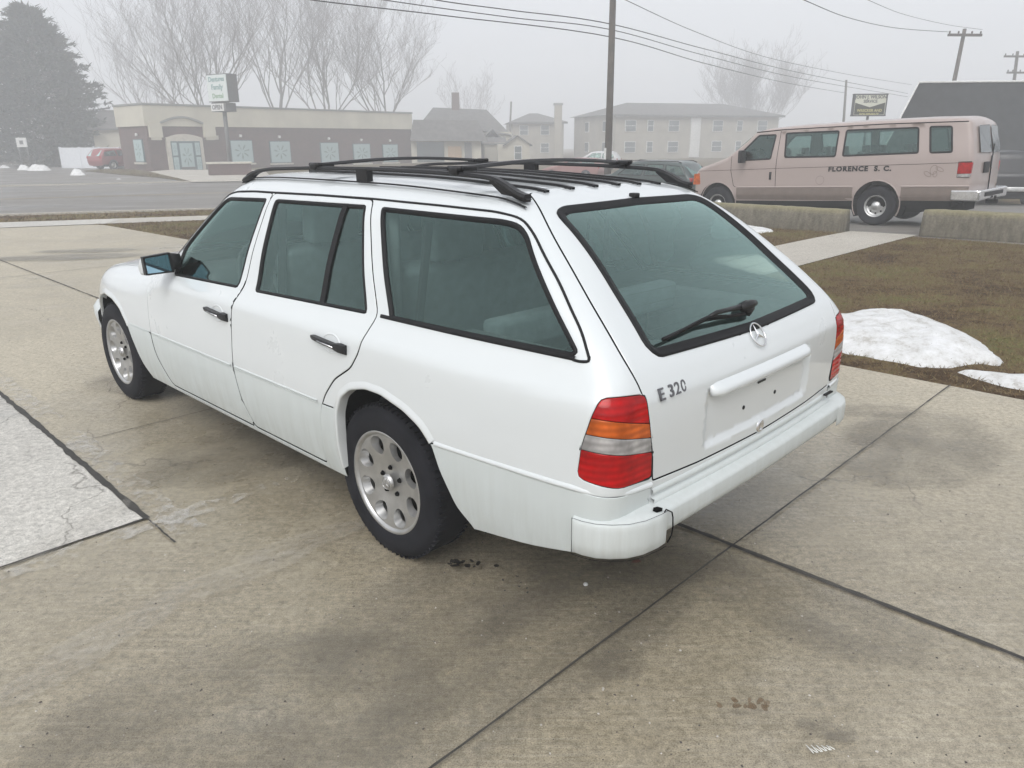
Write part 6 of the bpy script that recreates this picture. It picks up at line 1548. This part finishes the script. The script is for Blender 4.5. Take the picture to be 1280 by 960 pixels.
# ---- service sign
Y = 36; p0_, p1_, p2_ = at(1068, 119, Y), at(1108.5, 117, Y), at(1066, 145.5, Y); cx__ = (p0_.x + p1_.x) / 2; w = p1_.x - p0_.x; h = p0_.z - p2_.z; cz = (p0_.z + p2_.z) / 2 + .03; g0 = drop(cx__, Y)
SS = empty('service_sign', (cx__, Y, g0), 0, 'rectangular black and white service sign standing above the van roof', 'sign'); z_ = cz - g0
bd = MB().box((0, 0, z_), (w, .16, h), 0).build('sign_board', simple('sign_cream', (.62, .62, .52), .5, var=.05), SS); fr = MB()
for (x_, zz, a_, b2_) in ((0, h / 2, w + .08, .05), (0, -h / 2, w + .08, .05), (w / 2, 0, .05, h), (-w / 2, 0, .05, h)): fr.box((x_, 0, z_ + zz), (a_, .2, b2_), 0)
fr.build('sign_frame', M['steel'], bd); mb = MB(); hw = w / 2 - .05; mb.add([(-hw, -.084, z_ - h / 2 + .04), (hw, -.084, z_ - h / 2 + .04), (hw, -.084, z_ + .10), (0, -.084, z_ - .10), (-hw, -.084, z_ + .10)], [(0, 1, 2, 3, 4)], 0); mb.build('dark_chevron', simple('sign_dark', (.06, .06, .05), .5), bd)
M['yl'] = simple('sign_yellow', (.52, .48, .22), .5)
for (tx, sz, dz_, mt) in (('JOHN J. WILSON', .19, .33, 'steel'), ('SERVICE', .17, .15, 'steel'), ('WRECKER AND', .16, -.24, 'yl'), ('EQUIPMENT', .16, -.41, 'yl')): text_obj(tx, 'lettering', M[mt], sz, bd, frame((0, -.088, z_ + dz_), (1, 0, 0), (0, 0, 1)), .002, .005)
MB().tube([(0, 0, -.2), (0, 0, z_ - h / 2)], .06, 8).build('pole', M['steel'], SS)
# ---- white fence, hedge, small sign at the left
p_, q_ = at(79, 208, 67), at(153, 208, 63); L = math.hypot(q_.x - p_.x, q_.y - p_.y); an = math.atan2(q_.y - p_.y, q_.x - p_.x); zt = at(115, 184, 65).z
FN = empty('white_fence', (p_.x, p_.y, drop(p_.x, p_.y)), an, 'white solid panel fence behind the red hatchback', 'fence'); hh = zt - drop(p_.x, p_.y)
MB().box((L / 2, 0, hh / 2), (L, .08, hh - .04), 0).build('panel', M['fence'], FN)
for k in range(4): MB().box((L * k / 3, 0, hh / 2), (.16, .16, hh + .06), 0).build('post', M['fence'], FN)
c_ = at(142, 185, 72); HB = empty('pale_house', (c_.x, 72, drop(c_.x, 72)), .1, 'pale house partly hidden between the fir tree and the brick shop', 'house'); block(HB, -1.6, 3.5, 0, 6, -.5, 3.4, M['siding']); gable(HB, -1.6, 3.5, 0, 6, 3.4, 5.0, M['shingle2'], 'x', .3)
c_ = at(27, 178, 66); g0 = drop(c_.x, 66); NS = empty('notice_board', (c_.x, 66, g0), 0, 'small pale notice board on posts before the fir tree at the left edge', 'sign'); MB().box((0, 0, c_.z - g0), (.85, .08, .75), 0).build('board', M['white_f'], NS)
for s_ in (-1, 1): MB().tube([(s_ * .35, .05, 0), (s_ * .35, .05, c_.z - g0)], .05, 6).build('post', M['steel'], NS)
MB().box((0, -.05, c_.z - g0), (.3, .02, .3), 0).build('emblem_patch', M['steel'], NS)

# ---- utility poles and wires
def upole(px_b, py_b, px_t, py_t, Y, rb, rt, label, group, arm=None, name='utility_pole'):
    b = at(px_b, py_b, Y); t = at(px_t, py_t, Y); g0 = drop(b.x, Y); s = (t.x - b.x) / (t.z - b.z); bx = b.x + s * (g0 - b.z); o = empty(name, (bx, Y, g0), 0, label, 'utility pole', group)
    top = t.z - g0; mb = MB(); mb.tube([(0, 0, -.3), (s * top * .5, 0, top * .5), (s * top, 0, top)], [rb, (rb + rt) / 2, rt], 12); mb.build('pole', M['wood'], o)
    if arm:
        for (dz, L, rot) in arm:
            c = MB(); c.box((0, 0, 0), (L, .12, .14), 0)
            for k in (-.46, -.2, .2, .46): c.lathe([(.03, .07), (.05, .12), (.05, .18), (.02, .22), (0, .22)], 8, 0, 'Z', (L * k, 0, 0))
            c.build('cross_arm', M['wood'], o, (s * (top - dz), -.15, top - dz), (0, 0, rot))
    return o, bx, g0, top
PO = 33.0
P1, px1, pg, ptop = upole(760, 202, 767, -28, PO, .155, .125, 'tall brown wooden utility pole rising behind the middle of the white car', None, [(.5, 2.4, math.radians(60))])
MB().box((-.13, -.05, 1.1 - pg), (.10, .10, .5), 0).build('conduit_box', M['white_f'], P1)
upole(1193, 100, 1206, 36, 48, .15, .10, 'fog greyed utility pole with one cross arm above the grey roof', 'distant utility poles', [(.35, 2.1, .1)])
upole(1268, 98, 1272, 64, 65, .16, .11, 'faint utility pole with two cross arms at the right edge above the grey roof', 'distant utility poles', [(.4, 2.4, .1), (1.6, 1.6, .1)])
upole(1055, 145, 1058, 100, 78, .15, .10, 'faint bare pole left of the service sign', 'distant utility poles')
upole(638, 150, 639, 127, 112, .15, .12, 'very faint short pole above the roof of the far apartment block', 'distant utility poles')
def wire(pts, label, r=.012):
    """pts: [(px, py, depth)], curve through them"""
    P = [np.array(at(*p)) for p in pts]; out = []
    for i in range(len(P) - 1):
        p0, p1, p2, p3 = P[max(i - 1, 0)], P[i], P[i + 1], P[min(i + 2, len(P) - 1)]
        for t in np.linspace(0, 1, 10, endpoint=False): out.append(.5 * ((2 * p1) + (-p0 + p2) * t + (2 * p0 - 5 * p1 + 4 * p2 - p3) * t * t + (-p0 + 3 * p1 - 3 * p2 + p3) * t ** 3))
    out.append(P[-1]); mb = MB(); mb.tube(out, r, 5); return tag(mb.build('overhead_wire', M['wire']), label, 'cable', 'overhead wires')
wire([(250, -22, 24), (390, 0, 27), (560, 20, 30), (762, 46, 33), (880, 79, 45), (980, 103, 62), (1055, 116, 78)], 'lowest of the three wires passing the tall wooden pole', .020)
wire([(330, -26, 24), (480, 0, 28), (640, 22, 31), (763, 37, 33), (880, 69, 44), (1000, 98, 60), (1135, 121, 80)], 'middle of the three wires passing the tall wooden pole', .018)
wire([(420, -26, 25), (545, 0, 29), (640, 13, 31), (763, 30, 33), (880, 61, 44), (1000, 91, 60), (1135, 117, 80)], 'highest of the three wires passing the tall wooden pole', .020)
wire([(735, -22, 32.5), (782, 0, 34), (870, 40, 42), (960, 72, 54), (1060, 93, 68), (1140, 106, 82)], 'thin wire falling from the pole top towards the service sign', .016)
wire([(940, -28, 25), (1005, 0, 30), (1060, 22, 36), (1120, 35, 42), (1187, 40, 48)], 'sagging wire ending at the left end of the cross arm above the grey roof', .016)
wire([(1030, -24, 26), (1085, 0, 32), (1130, 18, 38), (1185, 31, 44), (1228, 37, 48)], 'thin upper wire ending at the right end of the cross arm above the grey roof', .010)
# ------------------------------------------------------------------ trees
M['bark'] = simple('grey_bark', (.15, .13, .12), .95, var=.2, vscale=2)
def conifer_mat():
    m, nt, out = new_mat('fir_needles'); b = pbsdf(nt, out, None, .8); g = nt.nodes.new('ShaderNodeNewGeometry')
    nt.links.new(ramp(nt, g.outputs['Random Per Island'], [(0, (.010, .015, .010)), (.6, (.022, .030, .019)), (1, (.050, .054, .036))]), b.inputs['Base Color']); return m
M['needles'] = conifer_mat()
def bare_tree(loc, H, spread, seed, label, n_limb=7, fork=.16, lean=0.0, dens=1.0, name='bare_tree', minr=.008):
    r = random.Random(seed); root = empty(name, loc, 0, label, 'tree', 'bare trees in the fog'); tr = MB(); cr = MB(); cnt = [0]
    def grow_(p, d, L, rad, lvl, mb):
        pts = [p.copy()]; rs = [rad]; n = 6 if lvl < 2 else 4; q = p.copy(); dd = d.copy(); kids = []
        for i in range(n):
            dd = (dd + Vector((r.uniform(-1, 1), r.uniform(-1, 1), r.uniform(-.4, .9))) * (.17 + .05 * lvl)).normalized(); q = q + dd * L / n; pts.append(q.copy()); rs.append(rad * (1 - .62 * (i + 1) / n))
            if lvl < 5 and (i >= 1 or lvl > 1): kids.append((q.copy(), dd.copy(), rs[-1]))
        mb.tube(pts, [max(k, minr) for k in rs], 6 if lvl < 2 else 4 if lvl < 3 else 3, 0, False); cnt[0] += 1
        if lvl >= 4: return
        nk = (7, 5, 3.6, 3.4)[lvl] * dens
        for j in range(int(nk + r.random())):
            a, dv, rr_ = kids[min(len(kids) - 1, int(len(kids) * (j + r.random() * .8) / nk))]
            ax = Vector((r.uniform(-1, 1), r.uniform(-1, 1), r.uniform(-.25, .4))).normalized(); nd = (dv + ax * (.60 if lvl < 2 else .8) + Vector((0, 0, .14))).normalized()
            grow_(a, nd, L * r.uniform(.45, .72) * (1.0 if lvl else .9), max(rr_ * .70, minr), lvl + 1, mb)
        if lvl < 3:
            a, dv, rr_ = kids[-1]; grow_(a, (dv + Vector((r.uniform(-.3, .3), r.uniform(-.3, .3), .2))).normalized(), L * .6, rr_ * .8, lvl + 1, mb)
    th = H * fork; tr.tube([(0, 0, -.4), (lean * .3, 0, th * .5), (lean * .6, 0, th)], [H * .026, H * .021, H * .019], 9); tr.build('trunk', M['bark'], root)
    for k in range(n_limb):
        a = 2 * PI * k / n_limb + r.uniform(-.4, .4); s = spread * r.uniform(.45, 1.1) * (.35 if k == 0 else 1); d = Vector((math.cos(a) * s, math.sin(a) * s, 1)).normalized()
        grow_(Vector((lean * .6, 0, th * r.uniform(.85, 1))), d, H * r.uniform(.46, .60), H * .0068 * (1.2 if k == 0 else r.uniform(.7, 1)), 0, cr)
    cr.build('crown', M['bark'], root); return root
def tpos(px, Y): p = at(px, 190, Y); return (p.x, Y, drop(p.x, Y))
bare_tree(tpos(262, 88), 19.5, 1.25, 3, 'widest bare tree, spreading above the left half of the brick shop', 8, .14, dens=.92)
bare_tree(tpos(352, 96), 20, .55, 11, 'slim bare tree just right of the widest one above the brick shop', 5, .2, dens=.72)
bare_tree(tpos(412, 92), 18.5, .66, 21, 'upright fan shaped bare tree above the middle of the brick shop', 7, .16, dens=.85)
bare_tree(tpos(484, 94), 16.5, .66, 8, 'rightmost bare tree above the right end of the brick shop', 6, .18, dens=.85)
bare_tree(tpos(940, 165), 18.5, 1.2, 5, 'very faint broad bare tree above the front of the van', 10, .12, dens=.9, minr=.02)
bare_tree(tpos(590, 150), 13, .9, 17, 'hardly visible bare tree behind the gabled house chimney', 7, .15, dens=.5, minr=.015)
bare_tree(tpos(205, 110), 17, 1.1, 27, 'low faint bare tree between the fir and the widest bare tree', 8, .12, dens=.6)
def conifer(loc, H, Rb, seed, label):
    r = random.Random(seed); rn = np.random.RandomState(seed); root = empty('fir_tree', loc, 0, label, 'tree'); MB().tube([(0, 0, -.3), (0, 0, H * .5), (0, 0, H * .97)], [H * .024, H * .014, .02], 8).build('trunk', M['bark'], root)
    br = MB(); V = []
    nb = 620
    for k in range(nb):
        f = (k + r.random()) / nb; z = H * (.04 + .93 * f); rad = Rb * ((1 - f) ** .62) * r.uniform(.62, 1.12) * (1 if f > .12 else .75 + 2 * f) + .25
        a = r.uniform(0, 2 * PI); d = np.array([math.cos(a), math.sin(a)]); rise = r.uniform(-.10, .35)
        p0 = np.array([0, 0, z]); p1 = np.array([d[0] * rad, d[1] * rad, z + rise * rad * .7 - .05 * rad])
        br.tube([p0, (p0 + p1) / 2 + [0, 0, .06 * rad], p1], [.05, .03, .012], 3, 0, False)
        m = int(26 + 60 * rad / Rb); t = rn.uniform(.30, 1.02, m) ** .8; c = p0 + (p1 - p0) * t[:, None]; sp = .28 + .5 * (1 - t) ; c = c + rn.normal(0, 1, (m, 3)) * np.stack([sp, sp, sp * .55], -1) * .55
        dirn = np.tile([d[0], d[1], .25], (m, 1)) + rn.normal(0, .55, (m, 3)); dirn /= np.linalg.norm(dirn, axis=1, keepdims=True); sd = np.cross(dirn, rn.normal(0, 1, (m, 3))); sd /= np.linalg.norm(sd, axis=1, keepdims=True)
        Ln = rn.uniform(.25, .62, m)[:, None]; w = rn.uniform(.05, .12, m)[:, None]; V.append(np.stack([c - sd * w, c + sd * w, c + dirn * Ln], 1).reshape(-1, 3))
    V = np.concatenate(V); m = len(V) // 3; me = bpy.data.meshes.new('crown'); me.vertices.add(len(V)); me.vertices.foreach_set('co', V.ravel()); me.loops.add(len(V)); me.loops.foreach_set('vertex_index', np.arange(len(V))); me.polygons.add(m); me.polygons.foreach_set('loop_start', np.arange(m) * 3); me.polygons.foreach_set('loop_total', np.full(m, 3)); me.update(calc_edges=True)
    me.materials.append(M['needles']); o = bpy.data.objects.new('crown', me); COL.objects.link(o); o.parent = root; br.build('branches', M['bark'], root); return root
t_ = tpos(64, 74); top = at(50, 2, 74); conifer(t_, top.z - t_[2], 6.7, 4, 'tall dark fir tree at the left edge beyond the street')
# hedge scrub at the far left
def scrub(loc, L, D, H, seed, label, n=3500):
    rn = np.random.RandomState(seed); c = rn.uniform(-1, 1, (n, 3)) * [L / 2, D / 2, H / 2] + [0, 0, H / 2]; c[:, 2] *= .6 + .4 * np.abs(np.sin(c[:, 0] * 1.7 + seed)); d = rn.normal(0, 1, (n, 3)); d[:, 2] = np.abs(d[:, 2]) + .5; d /= np.linalg.norm(d, axis=1, keepdims=True); s = np.cross(d, rn.normal(0, 1, (n, 3))); s /= np.linalg.norm(s, axis=1, keepdims=True)
    Ln = rn.uniform(.2, .6, n)[:, None]; w = .035; V = np.stack([c - s * w, c + s * w, c + d * Ln], 1).reshape(-1, 3); me = bpy.data.meshes.new('hedge'); me.vertices.add(len(V)); me.vertices.foreach_set('co', V.ravel()); me.loops.add(len(V)); me.loops.foreach_set('vertex_index', np.arange(len(V))); me.polygons.add(n); me.polygons.foreach_set('loop_start', np.arange(n) * 3); me.polygons.foreach_set('loop_total', np.full(n, 3)); me.update(calc_edges=True)
    me.materials.append(simple('brown_twigs', (.14, .12, .09), .9, var=.3)); o = bpy.data.objects.new('hedge', me); COL.objects.link(o); o.location = loc; return tag(o, label, 'hedge')
scrub(tpos(0, 78), 12, 3, 2.6, 2, 'brown leafless hedge at the far left beside the fir tree', 5000)
scrub(tpos(70, 72), 6, 1.5, 1.6, 6, 'low brown scrub under the fir tree left of the white fence', 2200)

# ------------------------------------------------------------------ fog
hz = MB(); hz.box((0, 0, 0), (1, 1, 1), 0); m, nt, out = new_mat('fog_air'); pv = nt.nodes.new('ShaderNodeVolumePrincipled'); pv.inputs['Color'].default_value = (*FOGC, 1); pv.inputs['Density'].default_value = FOGD; pv.inputs['Anisotropy'].default_value = .0
nt.links.new(pv.outputs[0], out.inputs['Volume']); h_ = hz.build('haze', m, None, (0, 135, 14.5)); h_.scale = (590, 350, 33); tag(h_, kind='stuff')
h_.data.transform(Matrix.Identity(4))
# ------------------------------------------------------------------ camera, light, world
cam = bpy.data.cameras.new('camera'); co = bpy.data.objects.new('camera', cam); COL.objects.link(co)
cam.sensor_width = 36; cam.lens = 934.3432526 / 1280 * 36; cam.clip_start = .05; cam.clip_end = 2000
pit, rol = math.radians(-17.84351891), math.radians(-0.38284788)
fw = Vector((0, math.cos(pit), math.sin(pit))); r0 = Vector((1, 0, 0)); u0 = r0.cross(fw)
rr = r0 * math.cos(rol) + u0 * math.sin(rol); uu = -r0 * math.sin(rol) + u0 * math.cos(rol)
mm = Matrix((rr, uu, -fw)).transposed().to_4x4(); mm.translation = (0, 0, 1.55651184); co.matrix_world = mm
scene.camera = co
world = bpy.data.worlds.new('World'); scene.world = world; world.use_nodes = True
nt = world.node_tree; nt.nodes.clear()
wo = nt.nodes.new('ShaderNodeOutputWorld'); bg = nt.nodes.new('ShaderNodeBackground'); sk = nt.nodes.new('ShaderNodeTexSky')
sk.sky_type = 'NISHITA'; sk.sun_disc = False; sk.sun_elevation = math.radians(48); sk.sun_rotation = math.radians(200)
sk.air_density = 1.0; sk.dust_density = 6.0; sk.ozone_density = 1.0
hs_ = nt.nodes.new('ShaderNodeHueSaturation'); hs_.inputs['Saturation'].default_value = .16
nt.links.new(sk.outputs[0], hs_.inputs['Color']); lp = nt.nodes.new('ShaderNodeMix'); lp.data_type = 'RGBA'; lp.inputs[0].default_value = .6; lp.inputs[7].default_value = (WHITE * .945, WHITE * .99, WHITE * 1.07, 1)
nt.links.new(hs_.outputs[0], lp.inputs[6]); nt.links.new(lp.outputs[2], bg.inputs[0]); bg.inputs[1].default_value = SKY
nt.links.new(bg.outputs[0], wo.inputs[0])
sun = bpy.data.lights.new('sun', 'SUN'); so = bpy.data.objects.new('sun', sun); COL.objects.link(so)
sun.energy = .7; sun.angle = math.radians(40); sun.color = (1, .98, .95)
el, az = math.radians(48), math.radians(200)
so.rotation_euler = (PI / 2 - el, 0, PI - az)
vs_ = scene.view_settings; vs_.view_transform = 'Standard'; vs_.look = 'None'; vs_.gamma = 1; vs_.use_curve_mapping = False
vs_.exposure = EXPO
scene.cycles.volume_bounces = 4 if hasattr(scene, 'cycles') else 0
scene.cycles.max_bounces = 10; scene.cycles.transparent_max_bounces = 16; scene.cycles.sample_clamp_indirect = 4
